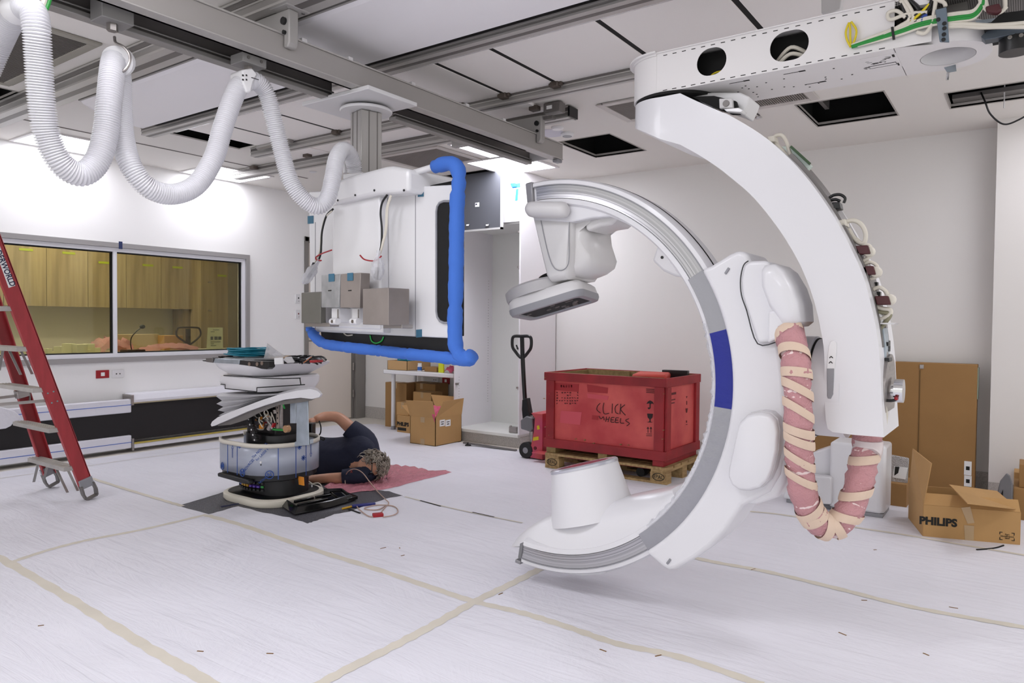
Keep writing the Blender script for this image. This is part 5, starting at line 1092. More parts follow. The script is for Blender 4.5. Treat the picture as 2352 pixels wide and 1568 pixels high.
def ptext(s, size, x, y, rot=0, m=BLP):
    q = onsk(x, y)
    if not q: return
    p, n = q; r = V((0, 0, 1)).cross(n).normalized(); u = V((0, 0, 1)); c, s_ = math.cos(R(rot)), math.sin(R(rot))
    text(s, size, p, r*c+u*s_, u*c-r*s_, m, pd, 'film_printing')
for (x, y, r_) in ((512, 1070, .026), (558, 1085, .026), (619, 1090, .028)):
    q = onsk(x, y)
    if q:
        p, n = q; r = V((0, 0, 1)).cross(n).normalized(); u = V((0, 0, 1)); o = [p+(r*math.cos(k*math.pi/12)+u*math.sin(k*math.pi/12))*r_ for k in range(24)]
        MB().tube(o, .003, 6, closed=True).build('film_printing', BLP, pd); text('N', r_*1.5, p, r+u*.25, u-r*.25, BLP, pd, 'film_printing', ext=.002)
ptext('NOVACEL', .03, 572, 1068, 47); ptext('The NOVACEL', .024, 597, 1034, 45); ptext('for LASER FILM', .024, 607, 1039, 45); ptext('NOVACEL', .022, 502, 1018, 47); ptext('NOVACEL', .022, 608, 1099, 40)
for (x, y, sgn) in ((535, 1035, 1), (713, 1035, -1)):
    mb = MB()
    q = onsk(x, y)
    if q:
        p, n = q; r = V((0, 0, 1)).cross(n).normalized(); u = V((0, 0, 1))*sgn
        for a_, b_ in (((0, .045), (-.012, .018)), ((0, .045), (.012, .018)), ((-.012, .018), (.012, .018)), ((-.004, .018), (-.004, -.05)), ((.004, .018), (.004, -.05))): mb.bar(p+r*a_[0]+u*a_[1], p+r*b_[0]+u*b_[1], .0022, .001, n)
        mb.build('film_printing', BLP, pd, smooth=0)
for (x, y) in ((551, 1023), (687, 1026), (696, 1051)):
    mb = MB()
    q = onsk(x, y)
    if q:
        p, n = q; r = V((0, 0, 1)).cross(n).normalized(); u = V((0, 0, 1))
        for k in range(8): a = k*math.pi/4; mb.bar(p, p+(r*math.cos(a)+u*math.sin(a))*.02, .006, .001, n)
        mb.build('film_printing', BLP, pd, smooth=0)
q = onsk(600, 1061, .006)
if q: MB().cyl(q[0]-q[1]*.003, q[0]+q[1]*.004, .008, 12).build('skirt_screw', WHITE, pd)
q = onsk(600, 1067, .005)
if q: MB().cyl(q[0]-q[1]*.003, q[0]+q[1]*.001, .005, 10).build('skirt_hole', BLACK, pd)
q = onsk(692, 1104, .01); p = q[0] if q else V((3.3, 4.25, .2)); MB().obox(PX(p.x-.01, 692, 1104), V((0, .028, 0)), V((.004, 0, 0)), V((.0, .004, .03))).build('orange_tag', mat('orange tag', '#e8922e', .6), pd)
# column and electronics inside
MB().box(3.28, 3.5, 4.45, 4.8, .2, .98).build('lift_column', BLACK, pd, bevel=.01)
MB().loft([rr_(3.36, 4.56, .16, .2, .1, zr1-.12), rr_(3.36, 4.56, .16, .2, .1, zr1+.05)]).build('drive_housing', BLACK, pd, smooth=40)
def pb(X, pts, dx, m, name, bev=.003): return MB().prism([PX(X, *q) for q in pts], (dx, 0, 0)).build(name, m, pd, bevel=bev)
pb(3.2, [(634, 920), (640, 920), (640, 985), (634, 985)], .02, mat('perforated strip', '#a89a90', .5, metal=.4), 'perforated_strip')
for y in (924, 936, 948, 960, 972): c = PX(3.199, 637, y); MB().cyl(c-E*.001, c+E*.002, .006, 10).build('strip_hole', BLACK, pd)
pb(3.2, [(641, 918), (645, 918), (645, 985), (641, 985)], .02, STEEL, 'guide_rod')
pb(3.17, [(666, 921), (678, 919), (678, 972), (666, 972)], .05, ZINC, 'heat_sink')
pb(3.11, [(681, 918), (707, 915), (709, 1018), (709, 1022), (677, 1025), (680, 1015), (681, 960)], .006, ZINC, 'zinc_cover')
pb(3.12, [(677, 1014), (712, 1009), (712, 1019), (676, 1025)], .03, ZINC, 'cover_foot')
# cable drag chain
mb = MB(); pts = resample(cr([PX(3.16, *q) for q in ((572, 950), (576, 970), (582, 990), (588, 1010))], 6), .02)
for p in pts: mb.obox(p, V((.012, 0, 0)), V((0, .028, 0)), V((0, 0, .009)))
mb.build('drag_chain', BLACK, pd, bevel=.002)
for p in pts[::2]: MB().obox(p-E*.013, E*.001, V((0, .006, 0)), V((0, 0, .006))).build('chain_pin', LGREY, pd)
rs = random.Random(17)
for k in range(60):
    x, y = rs.uniform(588, 632), rs.uniform(918, 985); X = rs.uniform(3.18, 3.26); MB().obox(PX(X, x, y), V((.01, 0, 0)), V((0, rs.uniform(.004, .016), 0)), V((0, rs.uniform(-.01, .01), rs.uniform(.003, .016)))).build('electronic_part', rs.choice((BLACK, BLACK, BLACK, STEEL, CREAM, REDW, mat('orange part', '#d98a2e', .5))), pd)
for k in range(10):
    a = PX(rs.uniform(3.17, 3.22), rs.uniform(590, 630), rs.uniform(925, 960)); MB().tube(cr([a, a+V((0, rs.uniform(-.04, .04), -.03)), a+V((0, rs.uniform(-.06, .06), -.07))], 4), .004, 6).build('inner_cable', CREAM, pd)
MB().tube(cr([PX(3.17, *q) for q in ((652, 918), (651, 930), (654, 938))], 5), .005).build('green_wire', mat('bright green wire', '#36c257', .4), pd)
MB().cyl(PX(3.15, 655, 985), PX(3.15, 655, 985)+E*.03, .026, 16).build('copper_wheel', mat('copper', '#b8906a', .3, metal=.6), pd)
MB().cyl(PX(3.2, 615, 962), PX(3.2, 628, 985), .016, 12).build('actuator', STEEL, pd); MB().cyl(PX(3.2, 618, 985), PX(3.2, 624, 975), .02, 12).build('actuator', STEEL, pd)
pb(3.18, [(625, 984), (650, 986), (650, 990), (625, 988)], .03, GREENW, 'green_block')
# tilted lower cover (saucer-like rim seen from below)
rim = [(484, 975), (487, 968), (500, 958), (530, 945), (560, 934), (600, 919), (640, 906), (680, 897), (712, 893), (728, 897), (737, 905), (733, 912), (716, 916), (690, 913), (650, 918), (610, 930), (570, 944), (540, 957), (515, 968), (495, 976), (486, 979)]
fr = [PX(3.06, *q) for q in rim]; c_ = sum(fr, V())/len(fr)
MB().loft([fr, [p+E*.02+(c_-p)*.01 for p in fr], [c_+(p-c_)*.93+E*.2+V((0, .2, 0)) for p in fr]], caps=True).build('tilted_cover', CW, pd, smooth=40)
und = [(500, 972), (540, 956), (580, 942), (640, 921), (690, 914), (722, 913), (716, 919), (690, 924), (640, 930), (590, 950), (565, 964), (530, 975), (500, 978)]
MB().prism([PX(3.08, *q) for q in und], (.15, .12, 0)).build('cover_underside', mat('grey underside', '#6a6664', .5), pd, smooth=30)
# bellows
BEL = mat('grey bellows fabric', '#c3c2c6', .55)
rings = []
lp = [(508, 902), (496, 910), (510, 920), (497, 927), (513, 934), (500, 942), (517, 946), (502, 954), (520, 957)]
rp2 = [(625, 906), (622, 908), (622, 908.5), (612, 910), (612, 911), (600, 914), (598, 916), (575, 924), (560, 934)]
for (a, b_) in zip(lp, rp2):
    k = len(rings) % 2; X = 3.09 if k else 3.13; rings.append([PX(X, *a), PX(X, lerp(a[0], b_[0], .5), lerp(a[1], b_[1], .5)+2), PX(X, *b_), PX(X, *b_)+E*.3, PX(X, *a)+E*.3])
MB().loft(rings).build('bellows', BEL, pd, smooth=0)
# white block above the bellows
def hring(z, x0, x1, yl, yr, r): return [V((( x0+x1)/2+a, (yl+yr)/2+b, z)) for a, b in rrect(x1-x0, yl-yr, r, 6)]
zz = lambda y, X=3.1: PX(X, 600, y).z
yA = lambda x, X=3.12: PX(X, x, 880).y
MB().loft([hring(zz(903), 3.12, 3.66, yA(503), yB(712), .12), hring(zz(886), 3.1, 3.68, yA(494), yB(719), .13), hring(zz(872), 3.1, 3.68, yA(497), yB(719), .13), hring(zz(868), 3.11, 3.67, yA(500), yB(717), .13)]).build('upper_block', CW, pd, smooth=35)
mb = MB()
def jl(pts, X=3.098): mb.tube([PX(X, *q) for q in pts], .0035, 6)
jl([(507, 882), (517, 883), (517, 892), (590, 899.5), (590, 890), (640, 887), (700, 883)]); jl([(514, 862), (560, 864.5), (600, 868), (650, 869.5), (690, 868)])
jl([(689, 869), (691, 883)]); mb.build('cover_joint', BLACKM, pd)
# tray shaped head
MB().loft([hring(zz(866), 3.13, 3.62, yA(507), yB(709), .12), hring(zz(852), 3.08, 3.68, yA(496), yB(722), .14), hring(zz(840), 3.06, 3.72, yA(488)-.02, yB(734), .15), hring(zz(836), 3.06, 3.72, yA(487)-.02, yB(736), .15), hring(zz(838), 3.08, 3.7, yA(490)-.02, yB(734), .14)]).build('tray_head', CW, pd, smooth=35)
MB().loft([hring(zz(838), 3.07, 3.7, yA(492), yB(730), .13), hring(zz(826), 3.1, 3.66, yA(505), yB(727), .13)]).build('head_mechanism', BLACK, pd, smooth=30)
pb(3.05, [(494, 823), (550, 826), (549, 836), (490, 833)], .06, ZINC, 'slide_rail', .002); pb(3.05, [(472, 822), (488, 821), (488, 833), (473, 831)], .05, DALU, 'rail_end', .003); pb(3.06, [(465, 827), (473, 827), (473, 830), (465, 829)], .02, BLACK, 'rail_pin')
pb(3.055, [(548, 827), (618, 830), (618, 843), (612, 848), (600, 847), (585, 842), (548, 837)], .05, BLACK, 'drive_unit', .003)
for x, y in ((572, 836), (590, 836), (601, 834)): c = PX(3.05, x, y); MB().cyl(c, c+E*.02, .014, 12).build('roller', mat('bronze roller', '#8d7d72', .4, metal=.5), pd)
pb(3.05, [(629, 822), (648, 821), (649, 836), (630, 837)], .012, WHITE2, 'white_bracket', .003)
rs = random.Random(21)
for k in range(16): p = PX(3.25, rs.uniform(655, 715), rs.uniform(820, 832)); MB().tube(cr([p, p+V((rs.uniform(-.1, .1), -.05, .01)), p+V((rs.uniform(-.1, .1), -.12, -.01))], 4), .007, 6).build('loose_cable', BLACK, pd)
for k in range(10): p = PX(3.2, rs.uniform(505, 560), rs.uniform(818, 826)); MB().obox(p, V((.03, 0, 0)), V((0, .03, 0)), V((0, 0, .006))).build('black_module', BLACK, pd)
pb(3.1, [(650, 826), (656, 819), (664, 832), (660, 834)], .05, LGREY, 'harness_clip', .002)
# things lying on the head
zt_ = zz(826)
ctr = PX(3.35, 569, 820); cc = thing('cable_coil', 'coil of teal cable lying on top of the white pedestal', 'cable', (ctr.x, ctr.y, zt_))
rs = random.Random(31); mb = MB()
for k in range(16):
    r = .125+.028*rs.random(); z = zt_+.008+.05*rs.random(); ox, oy = rs.uniform(-.012, .012), rs.uniform(-.012, .012); ph = rs.uniform(0, 6)
    mb.tube([V((ctr.x+ox+r*math.cos(a*math.pi/18), ctr.y+oy+r*1.05*math.sin(a*math.pi/18), z+.006*math.sin(2*a*math.pi/18+ph))) for a in range(36)], .005, 6, closed=True)
mb.build('cable_windings', TEAL, cc, smooth=180)
p = PX(3.3, 628, 822); apex = PX(3.3, 614, 788); rs = random.Random(3)
bs = [PX(3.25, 606, 822), PX(3.22, 640, 824), PX(3.25, 656, 818), PX(3.4, 650, 818), PX(3.42, 612, 818)]
mb = MB().add(bs+[apex, apex+V((.01, -.03, -.03)), PX(3.26, 622, 812), PX(3.3, 638, 806)], [(0, 1, 7), (1, 2, 8), (1, 8, 7), (7, 8, 5), (8, 6, 5), (2, 3, 8), (3, 6, 8), (3, 4, 6), (4, 5, 6), (4, 0, 5), (0, 7, 5)])
tag(mb.build('poly_bag', film('poly bag film', '#e6e6ea', .4, .12, .8, 50), smooth=0), 'crumpled clear plastic bag standing on the white pedestal', 'plastic bag')
tag(MB().prism([PX(3.27, *q) for q in ((618, 820), (650, 817), (654, 823), (622, 826))], (.1, 0, 0)).build('paper_packet', mat('kraft packet', '#c7a98a', .7)), 'small kraft paper packet beside the clear bag on the pedestal', 'packet')
tag(MB().prism([PX(3.1, *q) for q in ((710, 827), (728, 826), (729, 832), (711, 833))], (.05, 0, 0)).build('red_holder', REDW, bevel=.004), 'small red plastic piece at the right end of the pedestal top', 'tool')
tag(MB().bar(PX(3.08, 697, 833), PX(3.12, 716, 819), .008, .006).build('copper_strip', mat('copper brown', '#a9643a', .4)), 'thin copper coloured strip leaning on the pedestal top', 'strip')
# ================================================================== FLOOR THINGS BY THE PEDESTAL
tr = thing('tray_cover', 'black glossy plastic cover lying upside down on the grey floor patch', 'plastic cover', PZ(.003, 740, 1160))
GB = mat('glossy black plastic', '#0c0c0e', .12, coat=.3)
o4 = [PZ(.012, *q) for q in ((643, 1160), (676, 1182), (762, 1164), (818, 1147), (795, 1130), (700, 1135))]
i4 = [PZ(.05, *q) for q in ((652, 1146), (682, 1166), (760, 1150), (806, 1136), (786, 1121), (705, 1124))]
MB().loft([[p+(sum(o4, V())/6-p)*.06 for p in o4], o4, i4, [p+(sum(i4, V())/6-p)*.05+V((0, 0, .005)) for p in i4], [p+(sum(i4, V())/6-p)*.12-V((0, 0, .025)) for p in i4]]).build('cover_shell', GB, tr, bevel=.003, smooth=20)
for L_ in ([(676, 1152), (720, 1143)], [(684, 1160), (752, 1146)], [(724, 1142), (760, 1136)]): MB().bar(PZ(.045, *L_[0]), PZ(.045, *L_[1]), .02, .02).build('cover_rib', GB, tr, bevel=.004)
MB().prism([PZ(.012, *q) for q in ((748, 1128), (790, 1134), (822, 1146), (800, 1152), (775, 1148))], (0, 0, .025)).build('side_panel', GB, tr, bevel=.003)
def floorcable(pts, r, m, name, label, cat, lift=None):
    P_ = [PZ(r+.006+(lift[i] if lift else 0), *q) for i, q in enumerate(pts)]
    return tag(MB().tube(cr(P_, 8), r, 6).build(name, m, smooth=180), label, cat)
floorcable([(690, 1118), (705, 1122), (730, 1126), (748, 1132), (754, 1140)], .006, YELLOW, 'yellow_cable', 'yellow cable curving over the black plastic cover', 'cable')
floorcable([(682, 1140), (690, 1144), (700, 1140), (694, 1130), (688, 1136), (696, 1148)], .005, YELLOW, 'yellow_cable', 'short yellow cable loop between the pedestal base and the black cover', 'cable')
rs = random.Random(5); wt = thing('wire_tangle', 'tangle of pale wires spilling from the pedestal base', 'wires', PZ(.01, 688, 1130))
for k in range(14):
    a = PZ(.03, rs.uniform(668, 705), rs.uniform(1118, 1136)); mb = MB().tube(cr([a, a+V((rs.uniform(-.08, .08), rs.uniform(-.1, .1), rs.uniform(-.01, .05))), a+V((rs.uniform(-.12, .12), rs.uniform(-.15, .05), -.01))], 5), .005, 6); mb.build('wire', CREAM, wt)
tag(MB().cyl(PZ(.012, 716, 1134)+V((0, 0, .0)), PZ(.012, 716, 1134)+V((0, 0, .07)), .006, 8).build('white_rod', WHITE2), 'short white rod standing by the black plastic cover', 'rod')
pn = MB().bar(PZ(.012, 808, 1162), PZ(.012, 862, 1156), .028, .02); tag(pn.build('screwdriver', mat('dark blue grip', '#262a72', .4), bevel=.006), 'dark blue handled tool lying on the edge of the torn paper', 'tool')
tag(MB().bar(PZ(.01, 786, 1168), PZ(.01, 818, 1160), .014, .012).build('yellow_tool', mat('yellow tool', '#c99a1c', .5), bevel=.003), 'thin yellow tool lying beside the blue handled tool', 'tool')
tag(MB().bar(PZ(.008, 800, 1168), PZ(.008, 827, 1178), .012, .006).build('black_tool', BLACKM), 'small flat black strip below the yellow tool', 'tool')
tag(MB().bar(PZ(.004, 508, 1163), PZ(.004, 548, 1156), .02, .004).build('blue_strip', mat('dusty navy', '#2b2f4f', .7)), 'dusty navy strip on the grey floor patch left of the base', 'strip')
WR = mat('pale copper wire', '#b79a8c', .4)
w1 = [PZ(.004, 690+1050/5.808, 930+1000/5.808)]
tag(MB().tube(cr([PZ(.02, 793, 1112), PD(5.9, 793, 1095), PD(5.85, 800, 1082), PD(5.82, 815, 1077), PD(5.8, 832, 1085), PD(5.75, 848, 1105), PD(5.65, 866, 1127), PZ(.02, 885, 1146), PZ(.01, 893, 1155), PZ(.008, 885, 1165), PZ(.008, 872, 1180)], 8), .004, 6).build('test_lead', WR, smooth=180), 'thin pale test lead arching in front of the lying person', 'cable')
floorcable([(872, 1180), (850, 1186), (828, 1172), (818, 1160)], .004, WR, 'test_lead', 'thin pale test lead lying from the red clip to the yellow tool', 'cable')
floorcable([(880, 1187), (905, 1182), (914, 1174), (908, 1164), (890, 1160), (862, 1160), (838, 1166), (845, 1170), (868, 1170), (884, 1162)], .004, WR, 'test_lead', 'thin looped test lead lying right of the red clip', 'cable')
MBc = MB().obox(PZ(.015, 868, 1182), V((.03, -.02, 0)), V((.012, .018, 0)), V((0, 0, .012))); tag(MBc.build('red_clip', REDW, bevel=.005), 'small red crocodile clip on the white floor paper', 'clip')
# pink bubble wrap on the floor
out_ = [(745, 1118), (760, 1110), (800, 1108), (855, 1100), (890, 1075), (900, 1067), (925, 1070), (965, 1076), (1000, 1082), (1036, 1084), (1015, 1090), (985, 1098), (950, 1106), (920, 1115), (895, 1121), (860, 1126), (830, 1128), (795, 1133), (775, 1128), (757, 1124)]
op_ = [PZ(.006, *q) for q in out_]; c_ = sum(op_, V())/len(op_); rs = random.Random(12); rings = []
for s in (1, .93, .85, .75, .65, .55, .45, .35, .25, .15, .05):
    rings.append([c_+(p-c_)*s*(1+.03*rs.uniform(-1, 1))+V((0, 0, (.0 if s == 1 else .022*rs.random()))) for p in cr(op_, 4, True)])
tag(MB().loft(rings, caps=False).build('bubble_wrap', film('pink bubble sheet', '#dd8f9c', .8, .2, 1, 90), smooth=180), 'flat sheet of pink bubble wrap under the lying person', 'bubble wrap')
# ================================================================== PERSON
pe = thing('person', 'person in a dark navy T-shirt lying on one side reaching into the pedestal', 'person', PZ(0, 790, 1105))
def bake_skin(vs, es, sub=2):
    me = bpy.data.meshes.new('sk'); me.from_pydata([v[0] for v in vs], es, []); o = bpy.data.objects.new('sk', me); C.objects.link(o)
    md = o.modifiers.new('s', 'SKIN'); md.use_smooth_shade = True; md.branch_smoothing = .6
    if not me.skin_vertices: me.attributes.new('sv', 'FLOAT', 'POINT')
    for i, v in enumerate(vs):
        r = v[1]; me.skin_vertices[0].data[i].radius = (r, r) if not isinstance(r, tuple) else r; me.skin_vertices[0].data[i].use_root = (i == 0)
    s2 = o.modifiers.new('u', 'SUBSURF'); s2.levels = sub; s2.render_levels = sub
    dg = bpy.context.evaluated_depsgraph_get(); dg.update(); ev = o.evaluated_get(dg); m2 = ev.to_mesh()
    out = ([v.co.copy() for v in m2.vertices], [tuple(p.vertices) for p in m2.polygons]); ev.to_mesh_clear(); bpy.data.objects.remove(o); bpy.data.meshes.remove(me); return out
D = PD
vs = [(D(6.3, 690, 1050), .15), (D(6.25, 730, 1048), .145), (D(6.2, 780, 1050), .15), (D(6.15, 820, 1052), .12), (D(6.1, 838, 1060), .06), (D(6.05, 850, 1066), .065),   # 0-5 spine, neck
      (D(6.22, 838, 1012), .075), (D(6.2, 808, 985), .058), (D(6.2, 776, 956), .05), (D(6.15, 742, 956), .042), (D(6.05, 722, 963), .03),   # 6-10 upper arm
      (D(5.98, 840, 1090), .07), (D(5.95, 795, 1098), .055), (D(5.93, 758, 1098), .046), (D(5.95, 725, 1100), .04), (D(6.0, 700, 1100), .03),   # 11-15 lower arm
      (D(6.5, 660, 1052), .1), (D(6.75, 640, 1045), .075), (D(7.1, 615, 1048), .055), (D(7.25, 605, 1035), .05),   # 16-19 leg
      (D(6.4, 665, 1075), .1), (D(6.6, 640, 1068), .075), (D(6.95, 612, 1062), .055), (D(7.1, 600, 1050), .05)]
es = [(0, 1), (1, 2), (2, 3), (3, 4), (4, 5), (3, 6), (6, 7), (7, 8), (8, 9), (9, 10), (3, 11), (11, 12), (12, 13), (13, 14), (14, 15), (0, 16), (16, 17), (17, 18), (18, 19), (0, 20), (20, 21), (21, 22), (22, 23)]
bv, bf = bake_skin(vs, es)
body = MB().add(bv, bf)
def hand(w, d, side, nrm, mb):
    """palm and five fingers: w wrist, d pointing direction, side towards the thumb, nrm palm normal"""
    d, side, nrm = V(d).normalized(), V(side).normalized(), V(nrm).normalized()
    pts = [(w, .026), (w+d*.045, .032), (w+d*.085, .034)]; ed = [(0, 1), (1, 2)]
    v_, f_ = bake_skin(pts, ed, 2); mb.add(v_, f_)
    for k, (o, L_) in enumerate(((.028, .075), (.01, .085), (-.01, .078), (-.028, .06))):
        b0 = w+d*.075+side*o; b1 = b0+d*L_*.42+nrm*.008; b2 = b1+(d*.75+nrm*.65).normalized()*L_*.33; b3 = b2+(d*.3+nrm*.95).normalized()*L_*.28
        v_, f_ = bake_skin([(b0, .0095), (b1, .009), (b2, .0085), (b3, .007)], [(0, 1), (1, 2), (2, 3)], 2); mb.add(v_, f_)
    b0 = w+d*.03+side*.025; b1 = b0+(side*.8+d*.5).normalized()*.035; b2 = b1+(d*.9+side*.2+nrm*.4).normalized()*.03; b3 = b2+(d+nrm*.5).normalized()*.022
    v_, f_ = bake_skin([(b0, .012), (b1, .0105), (b2, .0095), (b3, .008)], [(0, 1), (1, 2), (2, 3)], 2); mb.add(v_, f_)
toC = -_f
hand(D(6.05, 722, 963), D(5.98, 708, 972)-D(6.05, 722, 963), V((0, 0, -1))*.5+toC*.9, V((0, 0, -1))-_rt*.4, body)
hand(D(6.0, 700, 1100), -_rt-_f*.2, toC, V((0, 0, -1)), body)
# head
hc_ = D(6.0, 853, 1068); crown = (_rt*.9+_up*.05+_f*.15).normalized(); face = (-_rt*.25-_up*.75-_f*.62); face = (face-crown*face.dot(crown)).normalized(); ear = crown.cross(face)
Hm = Matrix((ear, face, crown)).transposed()
nv = 28; mv = 20; hv = []
for i in range(mv+1):
    th = math.pi*i/mv; ring = []
    for k in range(nv):
        a = 2*math.pi*k/nv; x, y, z = math.sin(th)*math.cos(a), math.sin(th)*math.sin(a), math.cos(th)
        sx_, sy_, sz_ = .078, .098, .118
        if z < 0: sx_ *= 1+.28*z; sy_ *= 1+.12*z
        px_, py_, pz_ = x*sx_, y*sy_, z*sz_
        if y > .3:
            py_ += .022*math.exp(-((x/.13)**2+((z+.22)/.16)**2))           # nose
            py_ += .012*math.exp(-((x/.3)**2+((z+.78)/.16)**2))            # chin
            py_ += .006*math.exp(-((x/.5)**2+((z-.12)/.08)**2))            # brow
            py_ -= .010*math.exp(-(((abs(x)-.38)/.16)**2+((z+.03)/.1)**2))   # eye sockets
            py_ -= .004*math.exp(-((x/.22)**2+((z+.52)/.05)**2))           # mouth
        ring.append(hc_+Hm @ V((px_, py_, pz_)))
    hv.append(ring)
body.loft(hv)
for s in (-1, 1): body.ball(hc_+Hm @ V((s*.077, -.008, -.01)), .03, 10, 8, (.3, .6, 1), Hm)
body.build('body', SKIN, pe, smooth=180)
# eyes, brows, glasses
GL = mat('black glasses frame', '#0a0a0c', .3)
for s in (-1, 1):
    c = hc_+Hm @ V((s*.031, .085, -.002)); MB().ball(c, .012, 10, 8).build('eye', mat('eye white', '#d8d4cf', .3), pe)
    MB().tube([c+Hm @ V((.026*math.cos(k*math.pi/8), .02, .019*math.sin(k*math.pi/8))) for k in range(16)], .004, 6, closed=True).build('glasses_rim', GL, pe)
    MB().tube([c+Hm @ V((s*.026, .018, .005)), hc_+Hm @ V((s*.082, .03, .01)), hc_+Hm @ V((s*.083, -.03, .008))], .0045, 6).build('glasses_temple', GL, pe)
MB().tube([hc_+Hm @ V((-.008, .108, 0)), hc_+Hm @ V((.008, .108, 0))], .0035, 6).build('glasses_bridge', GL, pe)
MB().tube([hc_+Hm @ V((x, .099-abs(x)*.25, -.062)) for x in (-.022, -.01, 0, .01, .022)], .004, 6).build('mouth', mat('lips', '#96594e', .5), pe)
# hair: short curly strands over back and top of the skull
rs = random.Random(44); hb = MB(); cap = MB()
cap_r = []
for i in range(13):
    th = math.pi*.62*i/12; ring = []
    for k in range(26):
        a = 2*math.pi*k/26; lim = 1 if math.sin(a) < .35 else .62; t2 = th*lim; ring.append(hc_+Hm @ V((math.sin(t2)*math.cos(a)*.083, math.sin(t2)*math.sin(a)*.102-.004, math.cos(t2)*.124)))
    cap_r.append(ring)
cap.loft(cap_r, caps=False); cap.build('hair_base', mat('hair base', '#7b7268', .8), pe, smooth=180)
for k in range(420):
    a = rs.uniform(0, 2*math.pi); th = math.acos(1-rs.random()*1.32); 
    if math.sin(a) > .35: th *= .62
    n = V((math.sin(th)*math.cos(a), math.sin(th)*math.sin(a), math.cos(th))); p = V((n.x*.083, n.y*.102-.004, n.z*.124))
    tdir = n.cross(V((rs.uniform(-1, 1), rs.uniform(-1, 1), rs.uniform(-1, 1)))).normalized(); pts = []
    ph = rs.uniform(0, 6); L_ = rs.uniform(.03, .07)
    for j in range(7):
        u_ = j/6; pts.append(hc_+Hm @ (p+n*(.004+.02*math.sin(u_*2.2))+tdir*L_*u_+n.cross(tdir)*.008*math.sin(u_*8+ph)))
    hb.tube(pts, [.0045, .005, .005, .0048, .004, .003, .0015], 4)
hb.build('hair', HAIRM, pe, smooth=180)
# T-shirt
def ringE(c, a, b, n=24): return [c+a*math.cos(2*math.pi*k/n)+b*math.sin(2*math.pi*k/n) for k in range(n)]
rings = []
for (x, yt_, yb2, d, dp) in ((716, 1006, 1090, 6.3, .15), (735, 1003, 1092, 6.26, .155), (765, 1006, 1094, 6.22, .155), (795, 1003, 1098, 6.2, .155), (820, 994, 1104, 6.16, .15), (842, 1000, 1106, 6.12, .13), (858, 1016, 1098, 6.1, .1), (864, 1034, 1086, 6.08, .075)):
    a_, b_ = D(d, x, yt_), D(d, x, yb2); rings.append(ringE((a_+b_)/2, (a_-b_)/2, _f*dp))
rs = random.Random(8)
rings = [[p+V((rs.uniform(-1, 1), rs.uniform(-1, 1), rs.uniform(-1, 1)))*.009 for p in r] for r in rings]
MB().loft(rings).build('t_shirt', NAVY, pe, smooth=180, sub=2)
def sleeve(a, b, c, ra, rb, rc):
    pts = cr([a, b, c], 5); n = len(pts); MB().tube(pts, [lerp(ra, rb, i/(n//2)) if i < n//2 else lerp(rb, rc, (i-n//2)/(n-n//2-1)) for i in range(n)], 18).build('sleeve', NAVY, pe, smooth=60)
sleeve(D(6.16, 838, 1040), D(6.2, 834, 1012), D(6.2, 802, 982), .135, .11, .08)
sleeve(D(6.02, 850, 1075), D(5.96, 835, 1090), D(5.94, 787, 1096), .1, .075, .066)
text('X', .03, D(5.868, 807, 1083), _rt, _up, mat('orange embroidery', '#b8442c', .6), pe, 'sleeve_mark')
rings = []
for (x, yt_, yb2, d, dp) in ((722, 1003, 1092, 6.27, .16), (700, 1006, 1092, 6.33, .17), (680, 1010, 1092, 6.42, .16), (664, 1020, 1090, 6.5, .12)):
    a_, b_ = D(d, x, yt_), D(d, x, yb2); rings.append(ringE((a_+b_)/2, (a_-b_)/2, _f*dp))
MB().loft(rings).build('trousers', TROUS, pe, smooth=180)
for q in (16, 20): MB().tube([vs[q][0], vs[q+1][0], vs[q+2][0]], [.115, .09, .07], 14).build('trouser_leg', TROUS, pe, smooth=180)
for q in (19, 23): MB().ball(vs[q][0], .06, 12, 8, (1, 1.5, .9)).build('shoe', BLACK, pe)
tag(MB().tube(cr([D(6.0, 733, 966), D(6.0, 737, 980), D(6.02, 736, 994), D(6.05, 730, 1002)], 6), .006, 6).build('black_lead', RUBBER), 'black cable hanging from the raised hand of the lying person', 'cable')
tag(MB().tube(cr([D(5.9, 718, 994), D(5.95, 730, 1003), D(5.95, 742, 1010), D(5.95, 745, 1006), D(5.95, 735, 1003)], 6), .006, 6).build('black_lead', RUBBER), 'short looped black cable at the right side of the film-wrapped skirt', 'cable')
MB().obox(D(5.75, 713, 988), _rt*.03, V((0, 0, .06)), _f*.05).build('cable_gland', BLACK, pd, bevel=.01)
# ================================================================== DESK CORNER AT THE FAR WALL
def carton(name, label, x0, x1, y0, y1, z0, z1, m=CARD, tape=True, group=None):
    t = thing(name, label, 'box', ((x0+x1)/2, (y0+y1)/2, z0), group)
    MB().box(x0, x1, y0, y1, z0, z1).build('carton_body', m, t, bevel=.004)
    if tape:
        yc = (y0+y1)/2; MB().box(x0-.001, x1+.001, yc-.022, yc+.022, z1, z1+.0012).box(x0-.0012, x0, yc-.022, yc+.022, z1-.07, z1).build('packing_tape', TAPEB, t, smooth=0)
    return t
zd = PX(6.32, 890, 849).z
yd0 = PX(6.32, 880, 850).y; yd1 = PX(6.3, 1042, 860).y
dk = thing('desk', 'white desk with round leg standing at the far wall', 'desk', (6.65, 5.9, 0))
MB().box(6.32, 6.98, yd1+.02, yd0, zd-.05, zd).build('desktop', WHITE2, dk, bevel=.01)
lg = PX(6.4, 901, 900); MB().cyl((6.42, lg.y, 0.002), (6.42, lg.y, zd-.05), .026, 16).build('leg', WHITE, dk); MB().cyl((6.42, lg.y, 0.002), (6.42, lg.y, .05), .029, 16).build('leg_foot', MGREY, dk)
MB().cyl((6.93, lg.y+.12, .002), (6.93, lg.y+.12, zd-.05), .026, 16).build('leg', WHITE, dk)
